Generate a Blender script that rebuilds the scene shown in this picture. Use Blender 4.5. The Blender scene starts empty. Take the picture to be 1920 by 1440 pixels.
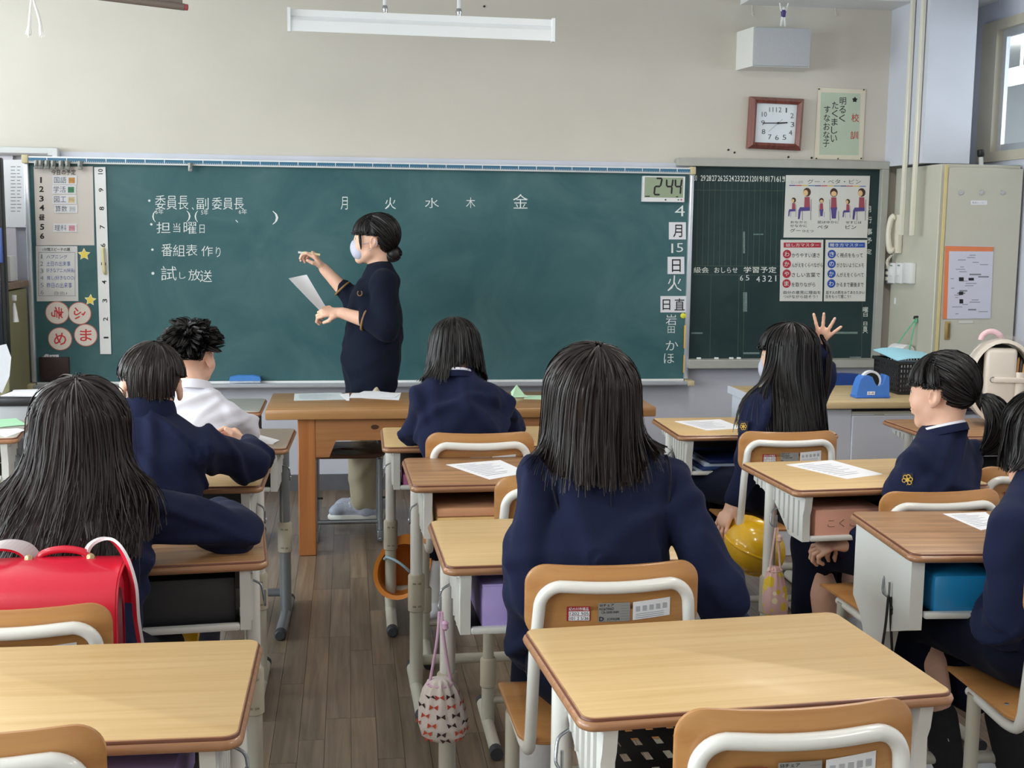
import bpy, bmesh, math, random
import numpy as np
from mathutils import Vector, Matrix
random.seed(7); rng = np.random.default_rng(7)
SC = bpy.context.scene
COL = SC.collection
PI = math.pi

# ------------------------------------------------------------------ camera
F_PX, YAW, PITCH, ROLL, CAM_H = 2300.0, .1333, .1277, .0112, 1.487
def _axes():
    f = np.array([math.sin(YAW)*math.cos(PITCH), math.cos(YAW)*math.cos(PITCH), -math.sin(PITCH)])
    r = np.array([math.cos(YAW), -math.sin(YAW), 0.0]); u = np.cross(r, f)
    c, s = math.cos(ROLL), math.sin(ROLL)
    return c*r+s*u, -s*r+c*u, f
CR, CU, CF = _axes()
cam_data = bpy.data.cameras.new('camera'); cam = bpy.data.objects.new('camera', cam_data); COL.objects.link(cam)
cam_data.sensor_width = 36.0; cam_data.lens = F_PX*36.0/1920.0; cam_data.clip_start = .05; cam_data.clip_end = 60
cam.matrix_world = Matrix(((CR[0], CU[0], -CF[0], 0), (CR[1], CU[1], -CF[1], 0), (CR[2], CU[2], -CF[2], CAM_H), (0, 0, 0, 1)))
SC.camera = cam
def at(x, y, Y):
    """point of the room at depth Y (metres from the back) seen at photo pixel x, y"""
    d = CR*((x-960)/F_PX)+CU*((720-y)/F_PX)+CF
    t = Y/d[1]
    return np.array([t*d[0], Y, CAM_H+t*d[2]])
def onz(x, y, z):
    d = CR*((x-960)/F_PX)+CU*((720-y)/F_PX)+CF
    t = (z-CAM_H)/d[2]
    return np.array([t*d[0], t*d[1], z])

# ------------------------------------------------------------------ light
WORLD_STRENGTH, WINDOW_W, CORRIDOR_W, LAMP_W, EXPOSURE = .5, 128, 18, 18, 0.0
vs = SC.view_settings
vs.view_transform = 'Standard'; vs.look = 'None'; vs.gamma = 1.0; vs.use_curve_mapping = False; vs.exposure = EXPOSURE
w = bpy.data.worlds.new('sky'); SC.world = w; w.use_nodes = True
nt = w.node_tree; bg = nt.nodes['Background']
bg.inputs[0].default_value = (.80, .89, 1.0, 1); bg.inputs[1].default_value = WORLD_STRENGTH
def area(name, loc, rot, sx, sy, power, color):
    l = bpy.data.lights.new(name, 'AREA'); l.shape = 'RECTANGLE'; l.size = sx; l.size_y = sy; l.energy = power; l.color = color
    o = bpy.data.objects.new(name, l); COL.objects.link(o); o.location = loc; o.rotation_euler = rot
    return o
D = 6.90                    # front wall
XL, XR, YB, ZC = -3.75, 3.62, -2.6, 2.77   # left wall, right wall, back wall, ceiling
WIN_Y = [(-2.0, -.1), (.25, 2.15), (2.5, 4.4), (4.75, 6.35)]
for a, b in WIN_Y:
    area('daylight', (XL-.12, (a+b)/2, 1.68), (0, -PI/2, 0), 1.6, b-a, WINDOW_W, (.93, .97, 1.0))
COR_Y = [(.2, 1.9), (2.3, 4.0), (4.4, 6.80)]
for a, b in COR_Y:
    area('corridor_daylight', (XR+2.15, (a+b)/2, 1.9), (0, PI/2, 0), 1.4, b-a, CORRIDOR_W*2.5, (.86, .93, 1.0))

# ------------------------------------------------------------------ materials
def L(r, g=None, b=None):
    if g is None: r, g, b = r
    f = lambda c: (c/255/12.92) if c/255 <= .04045 else ((c/255+.055)/1.055)**2.4
    return (f(r), f(g), f(b), 1.0)
MATS = {}
def pm(name, rgb, rough=.5, var=.05, scale=14.0, bump=0.0, bscale=None, metal=0.0, spec=.5, stretch=None, sheen=0, coat=0, emit=0, alpha=1, trans=0):
    """plain procedural surface: a colour that wanders a little, with fine relief"""
    if name in MATS: return MATS[name]
    m = bpy.data.materials.new(name); m.use_nodes = True; MATS[name] = m
    n = m.node_tree.nodes; k = m.node_tree.links; b = n['Principled BSDF']
    c = L(rgb) if max(rgb) > 1.0 else (*rgb, 1)
    tc = n.new('ShaderNodeTexCoord'); mp = n.new('ShaderNodeMapping'); k.new(tc.outputs['Object'], mp.inputs[0])
    if stretch: mp.inputs['Scale'].default_value = stretch
    no = n.new('ShaderNodeTexNoise'); no.inputs['Scale'].default_value = scale; no.inputs['Detail'].default_value = 4
    k.new(mp.outputs[0], no.inputs[0])
    mx = n.new('ShaderNodeMix'); mx.data_type = 'RGBA'; k.new(no.outputs[0], mx.inputs[0])
    mx.inputs[6].default_value = tuple(max(0, x*(1-var*2)) for x in c[:3])+(1,)
    mx.inputs[7].default_value = tuple(min(1, x*(1+var*2)) for x in c[:3])+(1,)
    k.new(mx.outputs[2], b.inputs['Base Color'])
    b.inputs['Roughness'].default_value = rough; b.inputs['Metallic'].default_value = metal
    b.inputs['Specular IOR Level'].default_value = spec; b.inputs['Coat Weight'].default_value = coat
    b.inputs['Sheen Weight'].default_value = sheen; b.inputs['Sheen Roughness'].default_value = .4
    b.inputs['Alpha'].default_value = alpha; b.inputs['Transmission Weight'].default_value = trans
    if emit: k.new(mx.outputs[2], b.inputs['Emission Color']); b.inputs['Emission Strength'].default_value = emit
    if bump:
        n2 = n.new('ShaderNodeTexNoise'); n2.inputs['Scale'].default_value = bscale or scale*6; n2.inputs['Detail'].default_value = 3
        k.new(mp.outputs[0], n2.inputs[0])
        bp = n.new('ShaderNodeBump'); bp.inputs['Strength'].default_value = bump; bp.inputs['Distance'].default_value = .004
        k.new(n2.outputs[0], bp.inputs['Height']); k.new(bp.outputs[0], b.inputs['Normal'])
    return m
def wood(name, dark, light, rough=.35, along='X', scale=1.0, fine=1.0, coat=.0, contrast=(.3, .7), bump=.05, rnd=0.0):
    """grain running along one axis"""
    m = bpy.data.materials.new(name); m.use_nodes = True; MATS[name] = m
    n = m.node_tree.nodes; k = m.node_tree.links; b = n['Principled BSDF']
    tc = n.new('ShaderNodeTexCoord'); mp = n.new('ShaderNodeMapping'); k.new(tc.outputs['Object'], mp.inputs[0])
    s = {'X': (1.2, 26, 26), 'Y': (26, 1.2, 26), 'Z': (26, 26, 1.2)}[along]
    mp.inputs['Scale'].default_value = tuple(x*scale for x in s)
    if rnd:
        oi = n.new('ShaderNodeObjectInfo'); ml = n.new('ShaderNodeMath'); ml.operation = 'MULTIPLY'; ml.inputs[1].default_value = 40
        k.new(oi.outputs['Random'], ml.inputs[0]); cb = n.new('ShaderNodeCombineXYZ')
        for i in range(3): k.new(ml.outputs[0], cb.inputs[i])
        k.new(cb.outputs[0], mp.inputs['Location'])
    no = n.new('ShaderNodeTexNoise'); no.inputs['Scale'].default_value = 1.6; no.inputs['Detail'].default_value = 7; no.inputs['Roughness'].default_value = .62
    no.inputs['Distortion'].default_value = .5
    k.new(mp.outputs[0], no.inputs[0])
    cr = n.new('ShaderNodeValToRGB'); cr.color_ramp.elements[0].position = contrast[0]; cr.color_ramp.elements[1].position = contrast[1]
    cr.color_ramp.elements[0].color = L(dark); cr.color_ramp.elements[1].color = L(light)
    k.new(no.outputs[0], cr.inputs[0]); out = cr.outputs[0]
    if rnd:
        hs = n.new('ShaderNodeHueSaturation'); mr = n.new('ShaderNodeMapRange'); mr.inputs[3].default_value = 1-rnd; mr.inputs[4].default_value = 1+rnd
        k.new(oi.outputs['Random'], mr.inputs[0]); k.new(mr.outputs[0], hs.inputs['Value']); k.new(out, hs.inputs['Color']); out = hs.outputs[0]
    k.new(out, b.inputs['Base Color'])
    b.inputs['Roughness'].default_value = rough; b.inputs['Coat Weight'].default_value = coat; b.inputs['Coat Roughness'].default_value = .12
    bp = n.new('ShaderNodeBump'); bp.inputs['Strength'].default_value = bump; bp.inputs['Distance'].default_value = .003
    k.new(no.outputs[0], bp.inputs['Height']); k.new(bp.outputs[0], b.inputs['Normal'])
    return m

# ------------------------------------------------------------------ mesh helpers
class MB:
    def __init__(s): s.v = []; s.f = []; s.m = []
    def add(s, v, f, mi=0):
        o = len(s.v); s.v.extend([tuple(map(float, p)) for p in v]); s.f.extend([tuple(i+o for i in q) for q in f]); s.m.extend([mi]*len(f)); return s
    def box(s, c, d, mi=0, rot=None):
        h = [x/2 for x in d]
        v = [np.array((sx*h[0], sy*h[1], sz*h[2])) for sx in (-1, 1) for sy in (-1, 1) for sz in (-1, 1)]
        if rot is not None: v = [rot@p for p in v]
        v = [p+np.array(c) for p in v]
        return s.add(v, [(0, 1, 3, 2), (4, 6, 7, 5), (0, 4, 5, 1), (2, 3, 7, 6), (0, 2, 6, 4), (1, 5, 7, 3)], mi)
    def rbox(s, c, d, r=.005, seg=2, mi=0, rot=None):
        bm = bmesh.new(); bmesh.ops.create_cube(bm, size=1.0)
        for q in bm.verts: q.co = Vector((q.co.x*d[0], q.co.y*d[1], q.co.z*d[2]))
        r = min(r, min(d)*.49)
        bmesh.ops.bevel(bm, geom=list(bm.edges), offset=r, segments=seg, affect='EDGES', profile=.5)
        v = [np.array(q.co) for q in bm.verts]; bm.verts.index_update(); f = [[q.index for q in p.verts] for p in bm.faces]; bm.free()
        if rot is not None: v = [rot@p for p in v]
        return s.add([p+np.array(c) for p in v], f, mi)
    def tube(s, path, r, n=10, mi=0, caps=True, closed=False, flat=None):
        P = [np.array(p, float) for p in path]; N = len(P); R = r if hasattr(r, '__len__') else [r]*N
        T = []
        for i in range(N):
            a = P[(i-1) % N] if (closed or i > 0) else P[0]; b = P[(i+1) % N] if (closed or i < N-1) else P[-1]
            t = b-a; T.append(t/(np.linalg.norm(t)+1e-12))
        up = np.array((0, 0, 1.0)) if abs(T[0][2]) < .9 else np.array((1.0, 0, 0))
        u = np.cross(T[0], up); u /= np.linalg.norm(u); v = []
        for i in range(N):
            u = u-T[i]*np.dot(u, T[i]); u /= np.linalg.norm(u); w_ = np.cross(T[i], u)
            for j in range(n):
                a = 2*PI*j/n; q = u*math.cos(a)+w_*math.sin(a)
                v.append(P[i]+q*R[i])
        f = []
        for i in range(N if closed else N-1):
            i2 = (i+1) % N
            for j in range(n): f.append((i*n+j, i*n+(j+1) % n, i2*n+(j+1) % n, i2*n+j))
        if caps and not closed: f.append(tuple(range(n-1, -1, -1))); f.append(tuple((N-1)*n+j for j in range(n)))
        return s.add(v, f, mi)
    def lathe(s, prof, c=(0, 0, 0), n=20, mi=0, axis='Z', rot=None):
        v = []
        for r, z in prof:
            for j in range(n):
                a = 2*PI*j/n; p = np.array((r*math.cos(a), r*math.sin(a), z))
                if rot is not None: p = rot@p
                v.append(p+np.array(c))
        f = [(i*n+j, i*n+(j+1) % n, (i+1)*n+(j+1) % n, (i+1)*n+j) for i in range(len(prof)-1) for j in range(n)]
        f.append(tuple(range(n-1, -1, -1))); f.append(tuple((len(prof)-1)*n+j for j in range(n)))
        return s.add(v, f, mi)
    def prism(s, poly, fn, t0, t1, mi=0):
        """2-D outline carried by fn(u, v, t) from t0 to t1"""
        n = len(poly); v = [fn(a, b, t0) for a, b in poly]+[fn(a, b, t1) for a, b in poly]
        f = [(i, (i+1) % n, n+(i+1) % n, n+i) for i in range(n)]+[tuple(range(n-1, -1, -1)), tuple(range(n, 2*n))]
        return s.add(v, f, mi)
    def loops(s, rings, mi=0, cap0=True, cap1=True, mis=None):
        n = len(rings[0]); o = len(s.v); v = [p for r in rings for p in r]; s.v.extend([tuple(map(float, p)) for p in v])
        for i in range(len(rings)-1):
            for j in range(n):
                s.f.append((o+i*n+j, o+i*n+(j+1) % n, o+(i+1)*n+(j+1) % n, o+(i+1)*n+j)); s.m.append(mis[i] if mis else mi)
        if cap0: s.f.append(tuple(o+j for j in range(n-1, -1, -1))); s.m.append(mis[0] if mis else mi)
        if cap1: s.f.append(tuple(o+(len(rings)-1)*n+j for j in range(n))); s.m.append(mis[-1] if mis else mi)
        return s
def rect(w, h, r, seg=5, cx=0, cy=0):
    p = []
    for sx, sy, a0 in ((1, 1, 0), (-1, 1, PI/2), (-1, -1, PI), (1, -1, 1.5*PI)):
        for i in range(seg+1):
            a = a0+PI/2*i/seg; p.append((cx+sx*(w/2-r)+r*math.cos(a), cy+sy*(h/2-r)+r*math.sin(a)))
    return p
def circ(r, n=20, cx=0, cy=0): return [(cx+r*math.cos(2*PI*i/n), cy+r*math.sin(2*PI*i/n)) for i in range(n)]
def rounded(path, rad, seg=5):
    P = [np.array(p, float) for p in path]; out = [P[0]]
    for i in range(1, len(P)-1):
        a, b, c = P[i-1], P[i], P[i+1]; d1 = a-b; d2 = c-b; l1 = np.linalg.norm(d1); l2 = np.linalg.norm(d2)
        r = min(rad, l1*.49, l2*.49); p0 = b+d1/l1*r; p1 = b+d2/l2*r
        for k in range(seg+1):
            t = k/seg; out.append((1-t)**2*p0+2*t*(1-t)*b+t*t*p1)
    out.append(P[-1]); return out
def spline(pts, n=8):
    """Catmull-Rom through the points"""
    P = [np.array(p, float) for p in pts]; P = [2*P[0]-P[1]]+P+[2*P[-1]-P[-2]]; out = []
    for i in range(1, len(P)-2):
        for k in range(n):
            t = k/n; a, b, c, d = P[i-1:i+3]
            out.append(.5*((2*b)+(c-a)*t+(2*a-5*b+4*c-d)*t*t+(-a+3*b-3*c+d)*t**3))
    out.append(P[-2]); return out
def props(o, label=None, cat=None, group=None, kind=None):
    if label: o['label'] = label
    if cat: o['category'] = cat
    if group: o['group'] = group
    if kind: o['kind'] = kind
    return o
def empty(name, loc=(0, 0, 0), label=None, cat=None, group=None, kind=None):
    o = bpy.data.objects.new(name, None); COL.objects.link(o); o.location = tuple(map(float, loc)); o.empty_display_size = .05
    return props(o, label, cat, group, kind)
def origin_of(p):
    q = np.zeros(3)
    while p is not None:
        q += np.array(p.location); p = p.parent
    return q
def mk(name, mb, mats, parent=None, label=None, cat=None, group=None, kind=None, smooth=True, auto=40, loc=None, world=True):
    """one mesh object from world coordinates; its origin sits at its base (or is its parent's)"""
    if isinstance(mb, MB): V = np.array(mb.v, float).reshape(-1, 3); Fc = mb.f; MI = mb.m
    else: V, Fc = np.array(mb[0], float), mb[1]; MI = None
    if parent is not None: o0 = np.array(loc, float) if loc is not None else np.zeros(3); off = origin_of(parent)+o0 if world else o0
    else:
        o0 = np.array(loc, float) if loc is not None else np.array([(V[:, 0].min()+V[:, 0].max())/2, (V[:, 1].min()+V[:, 1].max())/2, V[:, 2].min()]); off = o0
    me = bpy.data.meshes.new(name)
    if MI is None and isinstance(Fc, np.ndarray):
        me.vertices.add(len(V)); me.vertices.foreach_set('co', (V-off).astype(np.float32).ravel())
        n, kk = Fc.shape; me.loops.add(n*kk); me.loops.foreach_set('vertex_index', Fc.astype(np.int32).ravel())
        me.polygons.add(n); me.polygons.foreach_set('loop_start', np.arange(0, n*kk, kk, dtype=np.int32)); me.update(calc_edges=True)
    else: me.from_pydata([tuple(p) for p in V-off], [], [tuple(q) for q in Fc])
    for m in (mats if isinstance(mats, (list, tuple)) else [mats]): me.materials.append(m)
    if MI is not None and any(MI): me.polygons.foreach_set('material_index', MI)
    if smooth:
        me.polygons.foreach_set('use_smooth', [True]*len(me.polygons))
        if auto and auto < 180: me.set_sharp_from_angle(angle=math.radians(auto))
    me.update()
    o = bpy.data.objects.new(name, me); COL.objects.link(o); o.location = tuple(map(float, o0))
    if parent is not None: o.parent = parent
    return props(o, label, cat, group, kind)
def copy_tree(o, parent=None):
    c = o.copy(); COL.objects.link(c); c.parent = parent
    for ch in o.children: copy_tree(ch, c)
    return c
def rotz(a): c, s = math.cos(a), math.sin(a); return np.array(((c, -s, 0), (s, c, 0), (0, 0, 1.0)))
def rotx(a): c, s = math.cos(a), math.sin(a); return np.array(((1, 0, 0), (0, c, -s), (0, s, c)), float)
def roty(a): c, s = math.cos(a), math.sin(a); return np.array(((c, 0, s), (0, 1, 0), (-s, 0, c)), float)

# ---- lettering: real glyph outlines turned into flat meshes
def glyphs(body, thin=0.0, res=2, spacing=1.0, vertical=False):
    cu = bpy.data.curves.new('lettering', 'FONT'); cu.size = 1.0; cu.resolution_u = res; cu.offset = thin; cu.space_character = spacing
    cu.body = '\n'.join(body) if vertical else body
    if vertical: cu.space_line = 1.0*spacing
    o = bpy.data.objects.new('lettering', cu); me = bpy.data.meshes.new_from_object(o)
    V = np.array([q.co for q in me.vertices]).reshape(-1, 3); Fc = [tuple(p.vertices) for p in me.polygons]
    bpy.data.objects.remove(o); bpy.data.curves.remove(cu); bpy.data.meshes.remove(me)
    return V, Fc
def quad_map(quad):
    a, b, c, d = [np.array(q, float) for q in quad]      # lower left, lower right, upper right, upper left
    return lambda u, v: (a*(1-u)[:, None]+b*u[:, None])*(1-v)[:, None]+(d*(1-u)[:, None]+c*u[:, None])*v[:, None]
def letter_mb(mb, body, quad, thin=0.0, vertical=False, mi=0, slant=0.0, spacing=1.0, rot=0):
    V, Fc = glyphs(body, thin, vertical=vertical, spacing=spacing)
    if len(V) == 0: return mb
    if rot:
        for _ in range(rot): V = np.stack([-V[:, 1], V[:, 0], V[:, 2]], 1)
    lo = V.min(0); hi = V.max(0); u = (V[:, 0]-lo[0])/max(1e-6, hi[0]-lo[0]); v = (V[:, 1]-lo[1])/max(1e-6, hi[1]-lo[1])
    if slant: u = u+slant*(v-.5)
    return mb.add(quad_map(quad)(u, v), Fc, mi)
def pxquad(x0, y0, x1, y1, Y): return (at(x0, y1, Y), at(x1, y1, Y), at(x1, y0, Y), at(x0, y0, Y))
def write(name, items, Y, mat, parent, thin=-.006, slant=0):
    """items: (text, x0, y0, x1, y1[, 'v']); every word is a piece of its own"""
    for it in items:
        mb = letter_mb(MB(), it[0], pxquad(*it[1:5], Y), thin, vertical=len(it) > 5 and it[5] == 'v', slant=slant)
        if mb.v: mk(name, mb, mat, parent, smooth=False)

# ================================================================== the room
BY = 6.84                   # face of the blackboard
M_cream = pm('wall_cream', (206, 200, 190), .75, .03, 3, .08, 160)
M_lav = pm('wall_lavender', (200, 202, 214), .7, .06, 5, .08, 140)
M_ceil = pm('ceiling_white', (226, 226, 224), .8, .02, 4)
M_white = pm('white_paint', (228, 229, 230), .45, .03, 9)
M_pale = pm('pale_trim', (206, 208, 208), .5, .04, 9)
M_base = pm('baseboard_grey', (98, 98, 104), .5, .08, 12)
M_alu = pm('aluminium', (214, 218, 226), .3, .03, 20, metal=.55)
M_beige = pm('cabinet_beige', (196, 194, 180), .42, .03, 6)
M_black = pm('black_plastic', (22, 23, 26), .45, .1, 30)
M_dark = pm('near_black', (12, 12, 14), .6, .1, 30)
M_paper = pm('paper_white', (232, 233, 238), .8, .015, 30)
M_ink = pm('print_ink', (28, 28, 32), .7, .05, 40)
M_grayink = pm('grey_print_ink', (132, 134, 142), .75, .05, 40)
M_chalk = pm('chalk', (226, 232, 232), .95, .12, 220)
M_glass = None
def make_glass():
    m = bpy.data.materials.new('window_glass'); m.use_nodes = True; n = m.node_tree.nodes; k = m.node_tree.links
    n.remove(n['Principled BSDF']); t = n.new('ShaderNodeBsdfTransparent'); t.inputs[0].default_value = (.92, .95, .95, 1)
    g = n.new('ShaderNodeBsdfGlossy'); g.inputs['Roughness'].default_value = .02; mx = n.new('ShaderNodeMixShader'); fr = n.new('ShaderNodeLayerWeight'); fr.inputs[0].default_value = .15
    no = n.new('ShaderNodeTexNoise'); no.inputs['Scale'].default_value = 2; bp = n.new('ShaderNodeBump'); bp.inputs['Strength'].default_value = .01
    k.new(no.outputs[0], bp.inputs['Height']); k.new(bp.outputs[0], g.inputs['Normal'])
    fm = n.new('ShaderNodeMath'); fm.operation = 'MULTIPLY'; fm.inputs[1].default_value = .3; k.new(fr.outputs['Facing'], fm.inputs[0]); k.new(fm.outputs[0], mx.inputs[0]); k.new(t.outputs[0], mx.inputs[1]); k.new(g.outputs[0], mx.inputs[2]); k.new(mx.outputs[0], n['Material Output'].inputs[0])
    return m
M_glass = make_glass()
S = dict(kind='structure')
def sbox(name, x0, x1, y0, y1, z0, z1, mat, parent=None, **k):
    return mk(name, MB().box(((x0+x1)/2, (y0+y1)/2, (z0+z1)/2), (x1-x0, y1-y0, z1-z0)), mat, parent, smooth=False, **k)

# ---- floor with single boards
M_floor = wood('floor_oak', (86, 72, 59), (138, 120, 101), .36, 'Y', 1.0, coat=.12, contrast=(.25, .75), rnd=.2, bump=.08)
M_floor2 = wood('floor_oak_far', (90, 76, 62), (132, 114, 96), .36, 'Y', 1.0, coat=.12, contrast=(.25, .75))
floor = sbox('floor', XL, XR, YB, D, -.08, -.006, M_floor2, **S)
floor['label'] = 'brown oak strip floor of the classroom'
PW = .075; lens = (.6, .75, .9)
planks = []
for i in range(int((XR-XL)/PW)+1):
    x = XL+PW*(i+.5); y = D-random.random()*.8
    if x+PW/2 > XR: continue
    first = True
    yy = D
    while yy > YB+.1:
        l = random.choice(lens) if not first else random.choice((.3, .45, .6, .75)); first = False
        l = min(l, yy-YB); planks.append((x, yy-l/2, l)); yy -= l
def seen(p):
    x, y, l = p
    if y < 2.9 or y > 6.9 or x < -1.5 or x > 3.5: return 1e9
    c = 0 if (-.42 < x < .62) else (.8 if (.62 <= x < 1.35) else 2.2)
    return c+.0*y+abs(y-4.6)*.3
order = sorted(planks, key=seen)
pmesh = {}
for n, (x, y, l) in enumerate(order[:300]):
    key = round(l, 3)
    if key not in pmesh:
        o = mk('floor_board', MB().box((0, 0, -.003), (PW-.0012, l-.0015, .006)), M_floor, floor, smooth=False, world=False); pmesh[key] = o.data
    else:
        o = bpy.data.objects.new('floor_board', pmesh[key]); COL.objects.link(o); o.parent = floor
    o.location = (x-floor.location[0], y-floor.location[1], -floor.location[2])
mb = MB()
for x, y, l in order[300:]: mb.box((x, y, -.003), (PW-.0012, l-.0015, .006))
mk('floor_board_field', mb, M_floor2, floor, smooth=False, kind='stuff')

# ---- shell
WZ = 1.855
wf = sbox('wall_front', XL, XR, D, D+.15, 0, ZC+.2, M_cream, **S); wf['label'] = 'cream painted front wall above the blackboards'
sbox('trim_1', XL, 3.10, D-.022, D, .09, WZ, M_lav, label='lavender grey painted lower part of the front wall', **S)
sbox('baseboard_front', XL, 3.10, D-.04, D, 0, .09, M_base, **S)
ceil = sbox('ceiling', XL, XR, YB, D+.15, ZC, ZC+.2, M_ceil, **S)
sbox('wall_back', XL, XR, YB-.15, YB, 0, ZC, M_cream, **S)
def wall_with_windows(name, x, t, spans, z0, z1, mat, first):
    mb = MB(); xs = (x-t, x) if t > 0 else (x, x-t); cx = (xs[0]+xs[1])/2; w_ = abs(t)
    mb.box((cx, (YB+D)/2, z0/2), (w_, D-YB, z0)); mb.box((cx, (YB+D)/2, (z1+ZC)/2), (w_, D-YB, ZC-z1))
    e = [YB]+[q for s_ in spans for q in s_]+[D]
    for a, b in zip(e[::2], e[1::2]): mb.box((cx, (a+b)/2, (z0+z1)/2), (w_, b-a, z1-z0))
    return mk(name, mb, mat, smooth=False, **S)
wall_with_windows('wall_left', XL, .15, WIN_Y, .85, 2.5, M_cream, 1)
wall_with_windows('wall_right', XR, -.06, COR_Y, 1.88, 2.66, M_lav, 5)
M_frame = pm('window_frame_putty', (190, 182, 164), .45, .04, 10)
wi = 1
for spans, x, z0, z1, sg in ((WIN_Y, XL, .85, 2.5, -1), (COR_Y, XR, 1.88, 2.66, 1)):
    for a, b in spans:
        e = empty('window_%d' % wi, (x, (a+b)/2, z0), kind='structure'); wi += 1
        mb = MB(); f = .055
        g = .16 if b == 6.80 else f
        mb.box((x+sg*.02, a+f/2, (z0+z1)/2), (.07, f, z1-z0)); mb.box((x+sg*.02, b-g/2, (z0+z1)/2), (.07, g, z1-z0))
        for zz in (z0+f/2, z1-f/2): mb.box((x+sg*.02, (a+b)/2, zz), (.068, b-a-.004, f))
        mk('window_frame', mb, M_frame, e, smooth=False)
        m_ = (a+b)/2
        for c0, c1, dx in ((a+f, m_+.02, .012), (m_-.02, b-g, .035)):
            mb = MB(); s_ = .04
            for yy in (c0+s_/2, c1-s_/2): mb.box((x+sg*dx, yy, (z0+z1)/2), (.022, s_, z1-z0-2*f))
            for zz in (z0+f+s_/2, z1-f-s_/2): mb.box((x+sg*dx, (c0+c1)/2, zz), (.021, c1-c0, s_))
            sa = mk('sash', mb, M_alu, e, smooth=False)
            mk('pane', MB().box((x+sg*dx, (c0+c1)/2, (z0+z1)/2), (.005, c1-c0-.06, z1-z0-2*f-.06)), M_glass, sa, smooth=False)
# corridor beyond the transom windows
sbox('wall_corridor', XR+2.2, XR+2.3, YB, 13, 0, 2.9, M_white, label='pale corridor wall beyond the transom windows', **S)
pl_ = at(1914, 141, 8.6)
lc_ = empty('corridor_lamp', pl_, 'lit white lamp hanging in the corridor beyond the transom window', 'lamp')
mk('diffuser', MB().rbox(pl_, (.36, .9, .06), .025, 3), pm('lamp_lit', (255, 253, 248), .3, 0, 5, emit=3), lc_)
mk('stem', MB().tube([pl_, (pl_[0], pl_[1], 2.9)], .012, 8), M_white, lc_)
area('corridor_light', (4.7, 8.0, 2.85), (0, 0, 0), 1.0, 6.0, 26, (.95, .98, 1.0))
sbox('ceiling_corridor', XR+.06, XR+2.3, YB, 13, 2.9, 3.0, M_ceil, **S)
# pillar, coffered top rail
sbox('wall_pillar', 3.10, 3.37, 6.42, D, 1.855, ZC, pm('pillar_white', (204, 207, 218), .55, .03, 6), label='pale lavender pillar above the steel cabinet', **S)
sbox('trim_2', 2.2, 3.10, 6.62, D, ZC-.03, ZC, M_white, **S)
# ---- conduits
for i, (x, y) in enumerate(((3.096, 6.60), (3.096, 6.47))):
    mb = MB().rbox((x-.012, y, (1.46+ZC)/2), (.022, .028, ZC-1.46), .004, 1)
    mk('conduit', mb, pm('conduit_cream', (228, 224, 210), .4, .03, 9), label='cream cable conduit running down the pillar ' + ('farther from the switches' if False else ('next to the blackboards' if i == 0 else 'next to the cabinet edge')), cat='conduit', group='conduits on the pillar')
# ---- ceiling lamps
M_tube = pm('lamp_tube', (255, 252, 244), .3, .0, 5, emit=4.0)
lampn = 0
for y in (.4, 2.6, 4.75):
    for x in (-2.0, 1.9):
        e = empty('ceiling_lamp', (x, y, ZC-.09), 'white twin tube fluorescent ceiling lamp', 'lamp', 'ceiling lamps')
        mk('housing', MB().prism([(-.11, .09), (.11, .09), (.06, .03), (-.06, .03)], lambda a, b, t: (x+a, y+t, ZC-.09+b), -.62, .62), M_white, e, smooth=False)
        for s_ in (-1, 1): mk('tube', MB().tube([(x+s_*.07, y-.58, ZC-.075), (x+s_*.07, y+.58, ZC-.075)], .014, 10), M_tube, e)
        area('lamp_light', (x, y, ZC-.11), (0, 0, 0), .2, 1.2, LAMP_W, (1.0, .94, .86))

# ================================================================== big blackboard
bx0, bx1, bz0, bz1 = -1.665, 1.915, .627, 1.79
def board_mat(name, base, smudge, amt):
    m = bpy.data.materials.new(name); m.use_nodes = True; n = m.node_tree.nodes; k = m.node_tree.links; b = n['Principled BSDF']
    tc = n.new('ShaderNodeTexCoord'); no = n.new('ShaderNodeTexNoise'); no.inputs['Scale'].default_value = 2.6; no.inputs['Detail'].default_value = 7; no.inputs['Roughness'].default_value = .6; no.inputs['Distortion'].default_value = .8
    k.new(tc.outputs['Object'], no.inputs[0]); cr = n.new('ShaderNodeValToRGB'); cr.color_ramp.elements[0].position = .38; cr.color_ramp.elements[1].position = .8
    cr.color_ramp.elements[0].color = (0, 0, 0, 1); cr.color_ramp.elements[1].color = (amt, amt, amt, 1); k.new(no.outputs[0], cr.inputs[0])
    mx = n.new('ShaderNodeMix'); mx.data_type = 'RGBA'; mx.inputs[6].default_value = L(base); mx.inputs[7].default_value = L(smudge); k.new(cr.outputs[0], mx.inputs[0])
    k.new(mx.outputs[2], b.inputs['Base Color']); b.inputs['Roughness'].default_value = .55; b.inputs['Specular IOR Level'].default_value = .35
    n2 = n.new('ShaderNodeTexNoise'); n2.inputs['Scale'].default_value = 300; bp = n.new('ShaderNodeBump'); bp.inputs['Strength'].default_value = .1; bp.inputs['Distance'].default_value = .001
    k.new(tc.outputs['Object'], n2.inputs[0]); k.new(n2.outputs[0], bp.inputs['Height']); k.new(bp.outputs[0], b.inputs['Normal'])
    return m
M_green = board_mat('blackboard_green', (50, 92, 97), (140, 170, 172), .20)
M_green2 = board_mat('side_board_green', (28, 50, 52), (110, 140, 136), .10)
bb = empty('blackboard', ((bx0+bx1)/2, BY, bz0), 'large green blackboard with chalk list, white aluminium frame and chalk tray', 'blackboard')
mk('panel', MB().box(((bx0+bx1)/2, BY+.012, (bz0+bz1)/2), (bx1-bx0, .024, bz1-bz0)), M_green, bb, smooth=False)
fw = .024
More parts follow.
